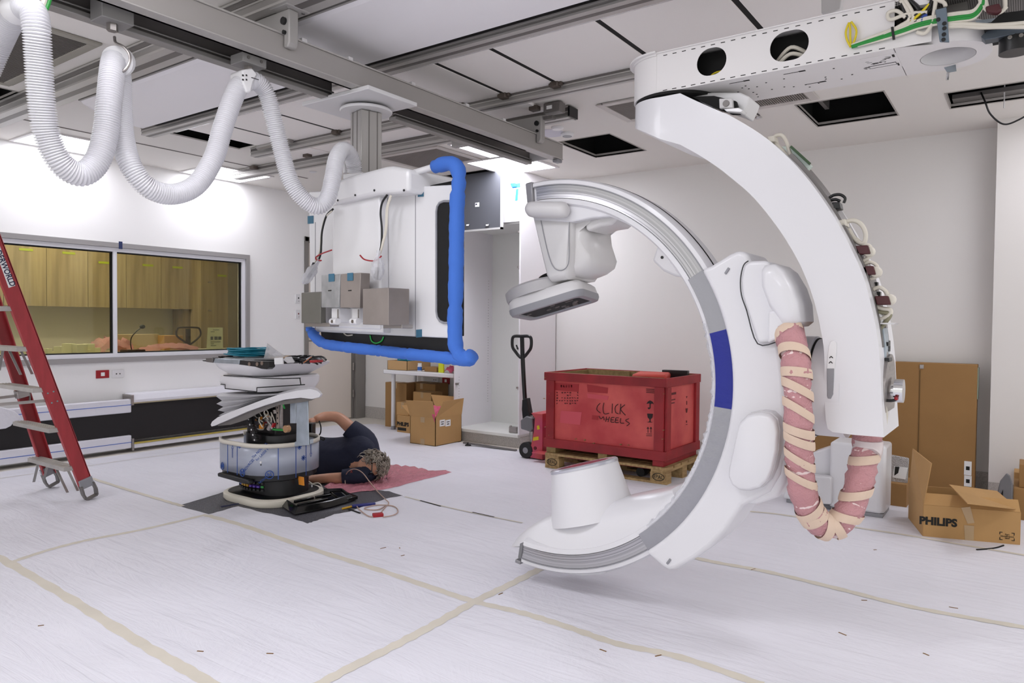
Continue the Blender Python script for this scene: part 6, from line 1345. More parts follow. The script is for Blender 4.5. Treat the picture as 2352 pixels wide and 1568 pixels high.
def onX(X, x0, x1, y0, y1): a, b = PX(X, x0, y0), PX(X, x1, y1); return b.y, a.y, b.z, a.z
# under the desk
y0, y1, _, z1 = onX(6.55, 885, 933, 877, 985)
carton('tall_carton', 'tall brown carton under the left end of the desk', 6.55, 6.7, y0, y1, 0, z1, CARD2)
y0, y1, _, z1 = onX(6.7, 935, 997, 878, 900)
carton('carton', 'brown carton at the back under the desk, behind the stacked pair', 6.72, 6.97, y0, y1, 0, z1, CARD2)
y0, y1, _, zp = onX(6.31, 912, 943, 953, 995)
t = carton('carton', 'small brown carton with a printed maker name on the floor under the desk', 6.31, 6.48, y0, y1, 0, zp, CARD, False)
p = PX(6.307, 925, 974); text('PHILIPS', .062, p, (0, -1, 0), (0, 0, 1), INK, t, bold=.045); q = PX(6.308, 923, 985); MB().cbox(q, .002, .14, .035).build('black_bar', INK, t, smooth=0)
y0, y1, _, z1 = onX(6.33, 911, 938, 923, 952)
carton('carton', 'small taped carton stacked on the printed carton under the desk', 6.33, 6.47, y0, y1, zp, z1, CARD)
y0, y1, _, zq = onX(6.45, 926, 983, 897, 990)
t = carton('carton', 'medium open-topped brown carton behind the open carton with pink wrap', 6.5, 6.71, y0, y1-.12, 0, PX(6.5, 950, 899).z, CARD)
# open carton
xa, xb, ya, yb_ = 5.81, 6.25, 5.135, 5.505; zh = PX(5.81, 960, 956).z
oc = thing('open_carton', 'open brown carton with raised flaps and pink wrap in front of the cupboard', 'box', ((xa+xb)/2, (ya+yb_)/2, 0))
w = .006
MB().box(xa, xa+w, ya, yb_, .002, zh).box(xb-w, xb, ya, yb_, .002, zh).box(xa, xb, ya, ya+w, .002, zh).box(xa, xb, yb_-w, yb_, .002, zh).box(xa, xb, ya, yb_, .002, .01).build('carton_body', CARD, oc, smooth=0)
def flap(a, b, c, d, name='flap', m=CARD, par=None): return MB().add([V(a), V(b), V(c), V(d)], [(0, 1, 2, 3)]).build(name, m, par or oc, smooth=0, solid=.005)
flap((xa, yb_, zh), (xa, ya, zh), PX(xa-.07, 994, 922), PX(xa-.07, 932, 919))
flap((xa, ya, zh), (xb, ya, zh), PX(xb+.04, 1065, 914), PX(xa+.1, 1018, 922))
flap((xb, yb_, zh), (xb, ya, zh), PX(xb+.1, 1053, 911), PX(xb+.1, 990, 906))
flap((xa, yb_, zh), (xb, yb_, zh), (xb, yb_+.13, zh+.1), (xa, yb_+.13, zh+.1))
for x in (1016, 1029): p = PY(ya-.001, x, 971); MB().cbox(p, .085, .002, .07).build('shipping_label', PAPERW, oc, smooth=0); MB().cbox(p+V((0, -.0015, .012)), .05, .001, .008).cbox(p+V((.0, -.0015, -.012)), .04, .001, .01).build('label_print', INK, oc, smooth=0)
for za, zb_ in ((zh-.06, zh), (.002, .07)): MB().box(xa-.0012, xa, (ya+yb_)/2-.03, (ya+yb_)/2+.03, za, zb_).build('packing_tape', TAPEB, oc, smooth=0)
rs = random.Random(77); mb = MB(frame(((xa+xb)/2, (ya+yb_)/2, zh-.03), 0)); n = 10; vs = []
for i in range(n+1):
    for j in range(n+1): u, v = i/n*2-1, j/n*2-1; vs.append((u*.2, v*.17, .1*(1-u*u)*(1-v*v)+.05*rs.random()))
mb.add(vs, [(i*(n+1)+j, (i+1)*(n+1)+j, (i+1)*(n+1)+j+1, i*(n+1)+j+1) for i in range(n) for j in range(n)])
tag(mb.build('bubble_wrap', mat('pink packing foam', '#d4587a', .5, bump=.5, bscale=40), smooth=30), 'pink packing wrap bulging out of the open carton', 'bubble wrap')
tag(MB().add([V((xa-.02, ya+.06, zh+.09)), V((xa-.02, ya+.0, zh+.09)), V((xa-.012, ya-.003, zh-.04))], [(0, 1, 2)]).build('wrap_corner', mat('pink packing foam', '#d4587a', .5), solid=.004), 'pink corner of packing wrap poking between the open carton flaps', 'bubble wrap')
# on the desk
y0, y1, _, z1 = onX(6.36, 890, 935, 827, 849)
dt = thing('cable_carton', 'shallow open carton with teal cable on the desk', 'box', (6.5, (y0+y1)/2, zd))
mb = MB(); xA, xB = 6.36, 6.78; yA_, yB_ = y0, y1
mb.box(xA, xA+.005, yA_, yB_, zd, z1).box(xB-.005, xB, yA_, yB_, zd, z1).box(xA, xB, yA_, yA_+.005, zd, z1).box(xA, xB, yB_-.005, yB_, zd, z1).box(xA, xB, yA_, yB_, zd, zd+.004); mb.build('carton_body', mat('pale kraft carton', '#c09b6c', .85), dt, smooth=0)
rs = random.Random(5); mb = MB()
for k in range(9):
    r = .09+.02*rs.random(); z = z1-.02+.035*rs.random(); mb.tube([V((6.52+r*math.cos(a*.35), (yA_+yB_)/2+r*math.sin(a*.35), z+.008*math.sin(a+k))) for a in range(18)], .007, 6, closed=True)
tag(mb.build('cable_coil', TEAL), 'teal cable coil lying in the shallow carton on the desk', 'cable')
bo = PX(6.4, 964, 851); t = thing('pill_bottle', 'small white bottle with a blue label on the desk', 'bottle', (6.4, bo.y, zd))
MB().lathe((6.4, bo.y, zd), (0, 0, 1), [(0, 0), (.027, 0), (.027, .065), (.02, .075), (0, .075)], 18).build('bottle_body', WHITE2, t); MB().lathe((6.4, bo.y, zd+.012), (0, 0, 1), [(.0275, 0), (.0275, .042)], 18).build('bottle_label', mat('blue label', '#2b62b4', .5), t); MB().lathe((6.4, bo.y, zd+.075), (0, 0, 1), [(0, 0), (.024, 0), (.024, .022), (0, .022)], 18).build('bottle_cap', WHITE2, t)
y0, y1, _, z1 = onX(6.42, 975, 1003, 842, 856)
carton('small_carton', 'small dark brown open carton right of the bottle on the desk', 6.42, 6.56, y0, y1, zd, z1, CARD2, False)
y0, y1, _, z1 = onX(6.4, 1007, 1018, 833, 856)
tag(MB().box(6.4, 6.42, y0, y1, zd, z1).build('yellow_card', mat('neon yellow card', '#d9dd2a', .6), smooth=0), 'neon yellow card standing on the desk', 'card')
y0, y1, _, z1 = onX(6.45, 1019, 1041, 841, 855)
crumple(6.5, (y0+y1)/2, zd, .08, .06, .09, mat('pink packing foam', '#d4587a', .5), 'bubble_wrap', 'small pink wrap on the desk beside the yellow card', 'bubble wrap', 8, 3)
# ================================================================== WHITE OPEN CUPBOARD
XC = 6.27
yl_, yr_ = PX(XC, 1043, 800).y, PX(XC, 1194, 800).y
cb = thing('open_cupboard', 'tall white open cupboard with grey kickboard beside the pallet truck', 'cupboard', (XC, (yl_+yr_)/2, 0))
zk = PX(XC, 1120, 991).z; zk0 = zk
LAM = mat('white laminate', '#e9e6e9', .45); LAMI = mat('white laminate inside', '#e4e4e0', .5)
zsh = PX(XC, 1170, 514).z
MB().box(XC, 6.98, yr_, yr_+.018, zk, ZC-.002).build('side_panel', LAM, cb, smooth=0, bevel=.001); MB().box(XC, 6.98, yl_-.018, yl_, zk, zsh).build('side_panel', LAM, cb, smooth=0)
MB().box(6.955, 6.98, yr_+.018, yl_-.018, zk, zsh).build('back_panel', LAMI, cb, smooth=0); MB().box(XC, 6.98, yr_+.018, yl_-.018, zk-.03, zk).build('floor_shelf', LAMI, cb, smooth=0)
MB().box(XC+.02, 6.98, yr_+.018, yl_-.018, zsh, zsh+.02).build('top_shelf', LAMI, cb, smooth=0)
MB().box(XC, XC+.02, yr_+.018, PX(XC, 1120, 450).y, zsh+.02, ZC-.002).build('bulkhead', LAM, cb, smooth=0)
MB().box(XC+.03, 6.98, yr_, yl_, 0.0, zk-.03).build('kickboard', COVE, cb, smooth=0)
for z in [zk+.25+.032*k for k in range(46) if k % 14 not in (11, 12, 13)]:
    for x in (XC+.07, 6.88): MB().box(x-.003, x+.003, yl_-.0195, yl_-.018, z-.003, z+.003).build('shelf_pin_hole', mat('pin hole', '#3c3a38', .8), cb, smooth=0)
for px_, py_ in ((1189, 533), (1188, 615), (1185, 893), (1186, 802)): c = PY(yr_+.02, px_, py_); MB().cbox((XC+.03, yr_+.025, c.z), .04, .012, .03).cyl((XC+.0, yr_+.03, c.z), (XC+.0, yr_+.03, c.z+.02), .012, 8).build('hinge', STEEL, cb)
for py_ in (882, 960): c = PX(XC, 1052, py_); MB().cbox((XC+.02, yl_-.03, c.z), .04, .02, .025).build('hinge', STEEL, cb)
mb = MB().obox(PX(XC-.002, 1186, 426), V((0, .05, 0)), V((.001, 0, 0)), V((0, .0, .022))); mb.obox(PX(XC-.004, 1187, 447), V((0, .016, 0)), V((.001, 0, 0)), V((0, -.006, .06))); mb.obox(PX(XC-.004, 1180, 425), V((0, .03, .0)), V((.012, 0, 0)), V((0, .01, .02)))
mb.build('blue_tape', BLUET, cb, smooth=0)
lk = PX(6.35, 1177, 985); tag(MB().obox((6.38, lk.y, zk+.035), V((.03, 0, 0)), V((0, .05, 0)), V((0, 0, .033))).obox((6.36, lk.y+.03, zk+.06), V((.012, 0, 0)), V((0, .012, 0)), V((0, 0, .02))).build('door_lock', STEEL, bevel=.006), 'metal door lock lying on the cupboard floor shelf', 'lock')
# hanging dark hatch door
hd_y0, hd_y1 = PX(6.12, 1150, 450).y, PX(6.12, 1060, 450).y
hz0 = PX(6.12, 1110, 525).z
hd = thing('hatch_door', 'dark grey hatch door hanging down from the ceiling opening', 'hatch door', (6.12, (hd_y0+hd_y1)/2, hz0))
MB().box(6.12, 6.14, hd_y0, hd_y1, hz0, ZC).build('door_panel', mat('dark grey laminate', '#55565c', .5), hd, smooth=0); e_ = mat('pale edging', '#bdbbb9', .5)
MB().box(6.115, 6.145, hd_y0-.02, hd_y0, hz0-.02, ZC-.004).box(6.115, 6.145, hd_y0-.02, hd_y1, hz0-.02, hz0).build('door_edging', e_, hd, smooth=0)
c = PX(6.118, 1096, 470); MB().cbox(c, .003, .055, .045).build('door_label', PAPERW, hd, smooth=0); MB().cbox(c+V((-.002, .01, .005)), .001, .02, .014).build('label_print', mat('navy print', '#1b1d40', .6), hd, smooth=0)
for x in (1075, 1120): c = PX(6.115, x, 517); MB().cbox(c, .02, .04, .02).build('latch', CHROME, hd, bevel=.004)
# steel bar with foot on the floor
a, b_ = PZ(.03, 1065, 1016), PZ(.012, 1186, 1034)
bf = thing('steel_bar', 'long dark steel bar with a rubber foot on the floor before the cupboard', 'bar', ((a+b_)/2)*1)
MB().bar(a, b_, .035, .02).build('bar', DALU, bf, bevel=.004); c = PZ(.0, 1075, 1024); MB().lathe((c.x, c.y, .004), (0, 0, 1), [(0, 0), (.035, 0), (.03, .012), (.012, .018), (.012, .035), (0, .035)], 16).build('rubber_foot', RUBBER, bf)
# ================================================================== PALLET + CRATE + PALLET TRUCK
PW = mat('pallet pine', '#b5986a', .75, var=.25, vscale=2.5, stretch=(2, 12, 12), col2='#8d7048')
px0, px1, py0, py1 = 5.60, 6.38, 2.40, 3.60
pl_ = thing('wooden_pallet', 'pale wooden pallet with branded corner blocks under the red crate', 'pallet', (5.99, 3.0, 0))
for x0, x1 in ((px0, px0+.1), (5.94, 6.04), (px1-.1, px1)): MB().box(x0, x1, py0, py1, .002, .022).build('bottom_board', PW, pl_, bevel=.002)
for x0, x1 in ((px0, px0+.1), (5.94, 6.04), (px1-.1, px1)):
    for y0, y1 in ((py0, py0+.15), (2.93, 3.07), (py1-.15, py1)):
        MB().box(x0, x1, y0, y1, .022, .1).build('block', PW, pl_, bevel=.003)
for y0, y1 in ((py0, py0+.145), (2.93, 3.07), (py1-.145, py1)): MB().box(px0, px1, y0, y1, .1, .122).build('stringer_board', PW, pl_, bevel=.002)
for k in range(5): x = px0+k*(px1-px0-.14)/4; MB().box(x, x+.14, py0, py1, .122, .144).build('deck_board', PW, pl_, bevel=.002)
for yc in (py0+.075, py1-.075):
    c = V((px0-.001, yc, .062)); MB().tube([c+V((0, .052*math.cos(k*math.pi/14), .03*math.sin(k*math.pi/14))) for k in range(28)], .003, 6, closed=True).build('brand_oval', INK, pl_); text('EPAL', .045, c-V((.0005, 0, 0)), (0, -1, 0), (0, 0, 1), INK, pl_, sx=.9)
REDP = mat('worn red crate paint', '#b83a3f', .55, var=1, vscale=2.5, col2='#d8605a', bump=.08, bscale=30); REDD = mat('dark red batten', '#9c2229', .55, var=.3, vscale=5)
RAW = mat('raw timber', '#9c8355', .8, var=.3, vscale=3, stretch=(2, 10, 10))
cz0 = .205; cy0, cy1 = 2.44, 3.6; cx0, cx1 = 5.63, 6.36; cz1 = PX(cx0, 1529, 869).z
cr_ = thing('wooden_crate', 'worn red wooden crate on a pallet with handwriting and handling marks', 'crate', (5.99, 3.0, .144))
tk = .018
MB().box(cx0, cx0+tk, cy0, cy1, cz0, cz1-.02).box(cx1-tk, cx1, cy0, cy1, cz0, cz1-.02).box(cx0, cx1, cy0, cy0+tk, cz0, cz1-.02).box(cx0, cx1, cy1-tk, cy1, cz0, cz1-.02).box(cx0, cx1, cy0, cy1, cz0, cz0+.02).build('crate_panels', REDP, cr_, smooth=0)
bt_ = .024
for (z0, z1) in ((cz0-.01, cz0+.07), (cz1-.075, cz1)):
    MB().box(cx0-bt_, cx0, cy0-bt_, cy1+bt_, z0, z1).build('batten', REDD, cr_, bevel=.003); MB().box(cx1, cx1+bt_, cy0-bt_, cy1+bt_, z0, z1).build('batten', REDD, cr_, bevel=.003)
    for y in (cy0-bt_, cy1): MB().box(cx0, cx1, y, y+bt_, z0, z1).build('batten', REDD, cr_, bevel=.003)
for y in (cy0-.0, cy1-.085): MB().box(cx0-bt_, cx0, y, y+.085, cz0+.07, cz1-.075).build('batten', REDD, cr_, bevel=.003)
for x in (cx0, cx1-.085): MB().box(x, x+.085, cy0-bt_, cy0, cz0+.07, cz1-.075).build('batten', REDD, cr_, bevel=.003)
MB().box(cx0+tk, cx0+tk+.01, cy0+.02, cy1-.02, cz0+.05, cz1+.001).box(cx1-tk-.012, cx1-tk, cy0+.02, cy1-.02, cz0+.05, cz1-.005).box(cx0+.03, cx1-.03, cy1-tk-.012, cy1-tk, cz0+.05, cz1-.01).box(cx1-.06, cx1-.03, 3.1, 3.16, cz0, cz1-.01).build('raw_timber_lining', RAW, cr_, smooth=0)
for y0, y1, m_ in ((cy0, cy0+.1, REDD), (2.97, 3.06, RAW), (cy1-.1, cy1, RAW)): MB().box(cx0-.01, cx1, y0, y1, .145, cz0-.01).build('foot_block', m_, cr_, bevel=.003)
# handwriting and marks on the crate front (drawn strokes)
MK = mat('black marker', '#231013', .7)
def strokes(L_, X, r, name, par, m=MK):
    mb = MB()
    for s in L_: mb.tube([PX(X, *q) for q in (cr([V((a, b, 0)) for a, b in s], 4) and [(v.x, v.y) for v in cr([V((a, b, 0)) for a, b in s], 4)])], r, 5)
    return mb.build(name, m, par)
zo = lambda L_: [[(1150+a/2.903, 800+b/2.903) for a, b in s] for s in L_]
strokes(zo([[(663, 365), (645, 385), (642, 410), (665, 430)], [(688, 362), (682, 400), (690, 435), (722, 432)], [(745, 368), (742, 432)], [(782, 372), (764, 390), (766, 425), (785, 436)], [(800, 370), (795, 438)], [(828, 375), (800, 405), (832, 445)],
   [(655, 450), (668, 470), (684, 455), (690, 478)], [(705, 455), (700, 488)], [(725, 455), (715, 490)], [(703, 472), (722, 472)], [(757, 460), (738, 462), (736, 490), (757, 492)], [(738, 476), (753, 476)], [(786, 462), (768, 464), (764, 492), (786, 494)], [(766, 478), (782, 478)], [(800, 465), (798, 495), (822, 498)], [(855, 468), (832, 480), (858, 500), (840, 516)]]), cx0-.004, .0032, 'handwriting', cr_)
mb = MB()
def cf(x, y): return PX(cx0-.003, 1150+x/2.903, 800+y/2.903)
def mk(pts): mb.prism([cf(*q) for q in pts], (.002, 0, 0))
mk([(972, 370), (980, 355), (995, 346), (1012, 355), (1020, 372), (1008, 366), (1000, 372), (990, 366)]); mk([(993, 366), (999, 366), (999, 398), (990, 406), (980, 400), (982, 392), (988, 396), (993, 392)])
mk([(976, 434), (1014, 436), (1010, 462), (999, 472), (999, 488), (1012, 494), (974, 492), (992, 486), (992, 472), (980, 460)])
for x in (981, 1001): mk([(x-1.5, 562), (x-1.5, 535), (x-8, 535), (x, 522), (x+8, 535), (x+2, 535), (x+2, 562)])
mk([(970, 568), (1008, 569), (1008, 572), (970, 571)]); mk([(970, 580), (1008, 581), (1008, 584), (970, 583)])
mb.build('handling_symbols', MK, cr_, smooth=0)
mb = MB(); rs = random.Random(3)
for r_ in range(5):
    for k in range(9):
        x = 372+k*17+rs.uniform(-2, 2); y = 290+r_*18
        if rs.random() < .75: mb.prism([cf(x, y), cf(x+rs.uniform(5, 12), y+1), cf(x+rs.uniform(5, 12), y+rs.uniform(4, 11)), cf(x, y+rs.uniform(4, 11))], (.002, 0, 0))
for k in range(5): mb.prism([cf(400+k*17, 243), cf(409+k*17, 244), cf(409+k*17, 260), cf(400+k*17, 259)], (.002, 0, 0))
for r_ in range(3): mb.prism([cf(970, 268+r_*11), cf(1030, 272+r_*11), cf(1030, 277+r_*11), cf(970, 273+r_*11)], (.002, 0, 0))
mb.build('faded_stencil', mat('faded stencil', '#5c1b1f', .7), cr_, smooth=0)
for q in (((575, 240), (715, 262), (712, 300), (580, 290)), ((330, 228), (520, 238), (518, 290), (340, 275)), ((610, 445), (650, 448), (648, 478), (608, 472))): MB().prism([cf(*p) for p in q], (.0022, 0, 0)).build('overpainted_patch', mat('dark red overpaint', '#a3262c', .5), cr_, smooth=0)
for q in (((575, 300), (720, 318), (712, 345), (580, 330)), ((400, 415), (540, 425), (530, 510), (395, 495))): MB().prism([cf(*p) for p in q], (.0022, 0, 0)).build('scuffed_patch', mat('pink scuff', '#cf525e', .6), cr_, smooth=0)
mb = MB(); rs = random.Random(7)
for (x, y) in ((300, 190), (290, 330), (300, 520), (325, 575), (500, 600), (560, 605), (800, 635), (850, 640), (1090, 300), (1080, 600), (1085, 540), (330, 300), (620, 628)): mb.prism([cf(x, y), cf(x+rs.uniform(4, 14), y+1), cf(x+rs.uniform(2, 12), y+rs.uniform(3, 9))], (-.023, 0, 0))
mb.build('bare_wood_chip', RAW, cr_, smooth=0)
def cs(x, y): return PY(cy0-.003, 1150+x/2.903, 800+y/2.903)
mb = MB()
for pts in ([(1238, 318), (1246, 318), (1242, 332)], [(1240, 350), (1244, 350), (1244, 375), (1240, 375)], [(1234, 400), (1248, 398), (1244, 428), (1238, 428)], [(1238, 480), (1243, 480), (1243, 495), (1238, 495)], [(1236, 505), (1246, 504), (1246, 508), (1236, 509)], [(1120, 300), (1170, 290), (1170, 305), (1120, 315)], [(1120, 345), (1165, 335), (1165, 342), (1120, 352)], [(1120, 365), (1160, 357), (1160, 365), (1120, 373)]): mb.prism([cs(*q) for q in pts], (0, .002, 0))
mb.build('handling_symbols', mat('faded stencil', '#5c1b1f', .7), cr_, smooth=0)
rp_ = MB(frame((6.05, 2.75, cz1-.05), .3)).box(-.2, .2, -.15, .15, 0, .06); tag(rp_.build('red_packing', mat('salmon red packing', '#c94a3f', .6, bump=.3, bscale=20), bevel=.02), 'salmon red packing sticking out of the red crate', 'packing')
tag(MB(frame((6.28, 2.62, cz1-.1), .1)).box(-.03, .03, -.12, .12, 0, .13).build('black_part', BLACK, bevel=.004), 'black part standing up inside the right end of the red crate', 'part')
tag(MB().box(cx0+.1, cx1-.15, cy0+.3, cy1-.25, cz0+.03, cz1-.08).build('crate_contents', mat('dark contents', '#2c1c1c', .8), bevel=.02), 'dark goods lying inside the red crate', 'goods')
# pallet truck
pj = thing('pallet_truck', 'worn red pallet truck with a black tiller parked left of the crate', 'pallet truck', (5.95, 3.95, 0))
PINK = mat('scratched pinkish red paint', '#bd4568', .5, var=1, vscale=4, col2='#c0503f', bump=.05, bscale=30)
XJ = 5.86
def pj_(X, pts, dx, m, name, bev=.004): return MB().prism([PX(X, *q) for q in pts], (dx, 0, 0)).build(name, m, pj, bevel=bev)
pj_(XJ, [(1219, 948), (1246, 950), (1246, 1056), (1214, 1050), (1215, 1044), (1226, 990), (1228, 960)], .26, PINK, 'fork_carriage', .006)
for x in (5.82, 6.17): MB().box(x-.07, x+.07, 2.62, 3.85, .085, .097).build('fork', PINK, pj, bevel=.004)
for x in (5.82, 6.17): MB().cyl((x-.05, 2.72, .045), (x+.05, 2.72, .045), .04, 18).build('load_roller', RUBBER, pj)
c = PX(XJ, 1208, 1029); 
for x in (XJ+.02, XJ+.14): MB().cyl((x-.03, c.y, .083), (x+.03, c.y, .083), .08, 28).build('steer_wheel', RUBBER, pj, bevel=.008); MB().cyl((x-.032, c.y, .083), (x+.032, c.y, .083), .03, 16).build('wheel_hub', MGREY, pj)
pj_(XJ+.02, [(1195, 965), (1208, 955), (1222, 960), (1224, 985), (1218, 992), (1196, 985)], .12, mat('grey pump', '#77777a', .45, metal=.3), 'pump_body', .01)
MB().cyl((XJ+.08, c.y-.02, .1), (XJ+.08, c.y-.02, .42), .03, 14).build('pump_ram', STEEL, pj)
sh = [PX(XJ+.08, 1199, 775), PX(XJ+.08, 1201, 830), PX(XJ+.08, 1206, 920), PX(XJ+.08, 1211, 960)]
MB().tube(cr(sh, 4), .022, 10).build('tiller_shaft', BLACK, pj)
pj_(XJ+.05, [(1199, 918), (1209, 914), (1217, 960), (1200, 962), (1198, 940)], .07, BLACK, 'tiller_foot', .006)
lpj = [PX(XJ+.08, *q) for q in ((1198, 772), (1182, 772), (1177, 778), (1177, 795), (1183, 806), (1199, 822), (1215, 806), (1220, 795), (1220, 778), (1214, 772))]
MB().tube(cr(lpj, 4, True), .016, 10, closed=True).build('loop_handle', BLACK, pj, smooth=180)
MB().bar(PX(XJ+.07, 1190, 802), PX(XJ+.07, 1186, 792), .012, .012).build('release_lever', BLACK, pj)
mb = MB()
for q in (((1233, 978), (1238, 976), (1240, 985), (1234, 987)), ((1225, 1004), (1237, 1002), (1237, 1010), (1224, 1012))): mb.prism([PX(XJ-.002, *p) for p in q], (.002, 0, 0))
mb.build('yellow_paint_mark', YELLOW, pj, smooth=0); cc_ = PX(XJ-.004, 1229, 1029); MB().cyl(cc_, cc_+E*.02, .018, 14).build('pivot_pin', mat('dark red pin', '#6a1520', .5), pj)
# ================================================================== RIGHT HAND BACKGROUND
tp = thing('flat_carton', 'very large flat brown carton standing against the far wall', 'box', (6.86, .62, 0))
yt0 = PX(6.78, 2244, 900).y; ztp = PX(6.78, 2150, 834).z; yt1 = PX(6.78, 1955, 900).y
MB().box(6.78, 6.92, yt0, yt1, .002, ztp).build('carton_body', CARD2, tp, bevel=.005)
ys_ = PX(6.78, 2112, 900).y; MB().box(6.777, 6.78, ys_-.004, ys_+.004, .02, ztp-.06).build('carton_seam', mat('seam brown', '#6d5230', .9), tp, smooth=0); c = PX(6.775, 2117, 842); MB().cbox(c, .01, .03, .035).build('staple_clip', STEEL, tp, bevel=.003)
for y0_, y1_ in ((1060, 1090), (1093, 1116)): a, b_ = PX(6.777, 2214, y1_), PX(6.777, 2232, y0_); MB().box(6.7765, 6.779, b_.y, a.y, a.z, b_.z).build('shipping_label', PAPERW, tp, smooth=0); MB().cbox((6.7755, (a.y+b_.y)/2, (a.z+b_.z)/2), .001, .025, .03).build('label_print', INK, tp, smooth=0)
MB().cbox((6.84, yt0-.004, ztp-.15), .09, .008, .25).build('side_sticker', mat('grey green sticker', '#8f9a8a', .6), tp, smooth=0)
# open carton with maker name
oN = PZ(0, 2120, 1232); ang = math.atan2(-.499, .151)
ux = V((math.cos(ang), math.sin(ang), 0)); uy = V((-ux.y, ux.x, 0)); Lx = .525; Ly = .455
def LC(a, b, z): return oN+ux*a+uy*b+V((0, 0, z))
nF = -uy
zf = PN(oN, nF, 2125, 1159).z; zw_ = PN(oN, nF, 2125, 1141).z
pc = thing('open_carton', 'open brown carton with a printed maker name at the lower right', 'box', LC(Lx/2, Ly/2, 0))
def wallp(p, q, z0, z1, name='carton_wall', m=CARD): return MB().add([p+V((0, 0, z0)), q+V((0, 0, z0)), q+V((0, 0, z1)), p+V((0, 0, z1))], [(0, 1, 2, 3)]).build(name, m, pc, smooth=0, solid=.006)
wallp(LC(0, 0, 0), LC(Lx, 0, 0), .002, zf); wallp(LC(Lx, 0, 0), LC(Lx, Ly, 0), .002, zf); wallp(LC(Lx, Ly, 0), LC(0, Ly, 0), .002, zf+.03); wallp(LC(0, Ly, 0), LC(0, 0, 0), .002, zf)
MB().add([LC(0, 0, .006), LC(Lx, 0, .006), LC(Lx, Ly, .006), LC(0, Ly, .006)], [(0, 1, 2, 3)]).build('carton_base', CARDIN, pc, smooth=0, solid=.004)
def pflap(P_, name='flap'): return MB().add(P_, [(0, 1, 2, 3)]).build(name, CARD, pc, smooth=0, solid=.005)
pflap([LC(0, 0, zf), LC(Lx, 0, zf), LC(Lx, .05, zf+.065), LC(0, .05, zf+.065)])
pflap([LC(0, 0, zf), LC(0, Ly, zf), PN(LC(-.04, Ly, 0), ux, 2097, 1030), PN(LC(.02, 0, 0), ux, 2140, 1064)])
pflap([LC(Lx, .03, zf+.01), LC(Lx, Ly, zf+.03), PZ(zf+.1, 2180, 1113), PZ(zf+.1, 2222, 1156)])
p = PN(oN-uy*-.0, nF, 2154, 1198)-uy*.005; text('PHILIPS', .066, p, ux, (0, 0, 1), INK, pc, bold=.05)
for q in (((2207, 1165), (2228, 1163), (2238, 1200), (2222, 1202)), ((2214, 1205), (2237, 1207), (2236, 1244), (2216, 1242))): MB().prism([PN(oN, nF, *k)-uy*.004 for k in q], -uy*.001).build('packing_tape', TAPEB, pc, smooth=0)
for (x, y, sx_, sy_) in ((2296, 1221, 1, 1), (2329, 1224, -1, 1), (2296, 1238, 1, -1), (2329, 1241, -1, -1)):
    p = PN(oN, nF, x, y)-uy*.0045; MB().obox(p+ux*.006*sx_, ux*.008, uy*.0005, V((0, 0, .002))).obox(p-V((0, 0, .006*sy_)), ux*.002, uy*.0005, V((0, 0, .008))).build('corner_marks', INK, pc, smooth=0)
for k, s in enumerate(('Part', 'identification', 'label')): text(s, .014, PN(oN, nF, 2313, 1227+k*4.2)-uy*.005, ux, (0, 0, 1), INK, pc, 'small_print')
mb = MB(); mb.prism([PN(oN, nF, *q)-uy*.002+uy*.3 for q in ((2240, 1126), (2250, 1136))]+[PN(oN, nF, 2252, 1134)+uy*.29], (0, 0, .002))
# other things at the right
mlr = thing('bubble_mailer', 'silver bubble mailer with a white label leaning behind the open carton', 'mailer', PX(6.06, 2060, 1109))
MB().prism([PX(6.06, *q) for q in ((2037, 1042), (2088, 1052), (2084, 1112), (2034, 1106))], (.02, 0, 0)).build('mailer_pouch', mat('silver bubble foil', '#b7b3b1', .25, metal=.5, bump=1, bscale=140), mlr, bevel=.008)
MB().prism([PX(6.058, *q) for q in ((2054, 1070), (2085, 1074), (2080, 1101), (2050, 1096))], (.002, 0, 0)).build('mailer_label', PAPERW, mlr, smooth=0); MB().prism([PX(6.055, *q) for q in ((2056, 1071), (2066, 1072), (2063, 1086), (2054, 1092))], (.002, 0, 0)).build('label_print', INK, mlr, smooth=0)
y0, y1 = PX(6.0, 2083, 1130).y, PX(6.0, 2010, 1130).y; carton('carton', 'low brown carton under the silver bubble mailer', 6.0, 6.3, y0, y1, 0.002, PX(6.0, 2060, 1110).z, CARD2, False)
y0, y1 = PX(6.35, 1965, 1000).y, PX(6.35, 1855, 1000).y; z1 = PX(6.35, 1900, 982).z
carton('long_carton', 'long brown carton behind the wrapped hose on the floor', 6.35, 6.75, y0, y1, .002, z1, CARD2, True)
# white plastic cover on the floor
wc = thing('floor_cover_shell', 'white curved plastic machine cover standing on the floor behind the wrapped hose', 'machine cover', PZ(0, 1930, 1165))
XW = 5.55
yR = PX(XW, 2033, 1100).y; yM = PX(XW, 1922, 1100).y; zR = PX(XW, 2033, 1026).z; zM = PX(XW, 1862, 1042).z; yLw = PX(XW, 1795, 1140).y
MB().loft([[V((XW+x, y, z)) for x, y in ((0, yR+.03), (.03, yR), (.3, yR), (.3, yM+.05), (0, yM+.05))] for z in (.03, zR)]).build('cover_body', CW, wc, bevel=.02, seg=3)
MB().prism([V((XW+.05, y, z)) for y, z in ((yM, .03), (yM, zR-.02), (PX(XW, 1862, 1042).y, zM), (yLw+.0, .1), (yLw, .03))], (.2, 0, 0)).build('cover_wing', CW, wc, bevel=.015, seg=3)
MB().prism([PX(XW-.06, *q) for q in ((1862, 1092), (1906, 1096), (1910, 1100), (1909, 1158), (1858, 1156))], (.1, 0, 0)).build('cover_box', CW2, wc, bevel=.01, seg=3)
MB().box(XW+.01, XW+.29, yR+.01, yM+.04, .003, .03).box(XW+.06, XW+.24, yM, yLw-.02, .003, .03).build('grey_skirting', MGREY, wc, bevel=.004)
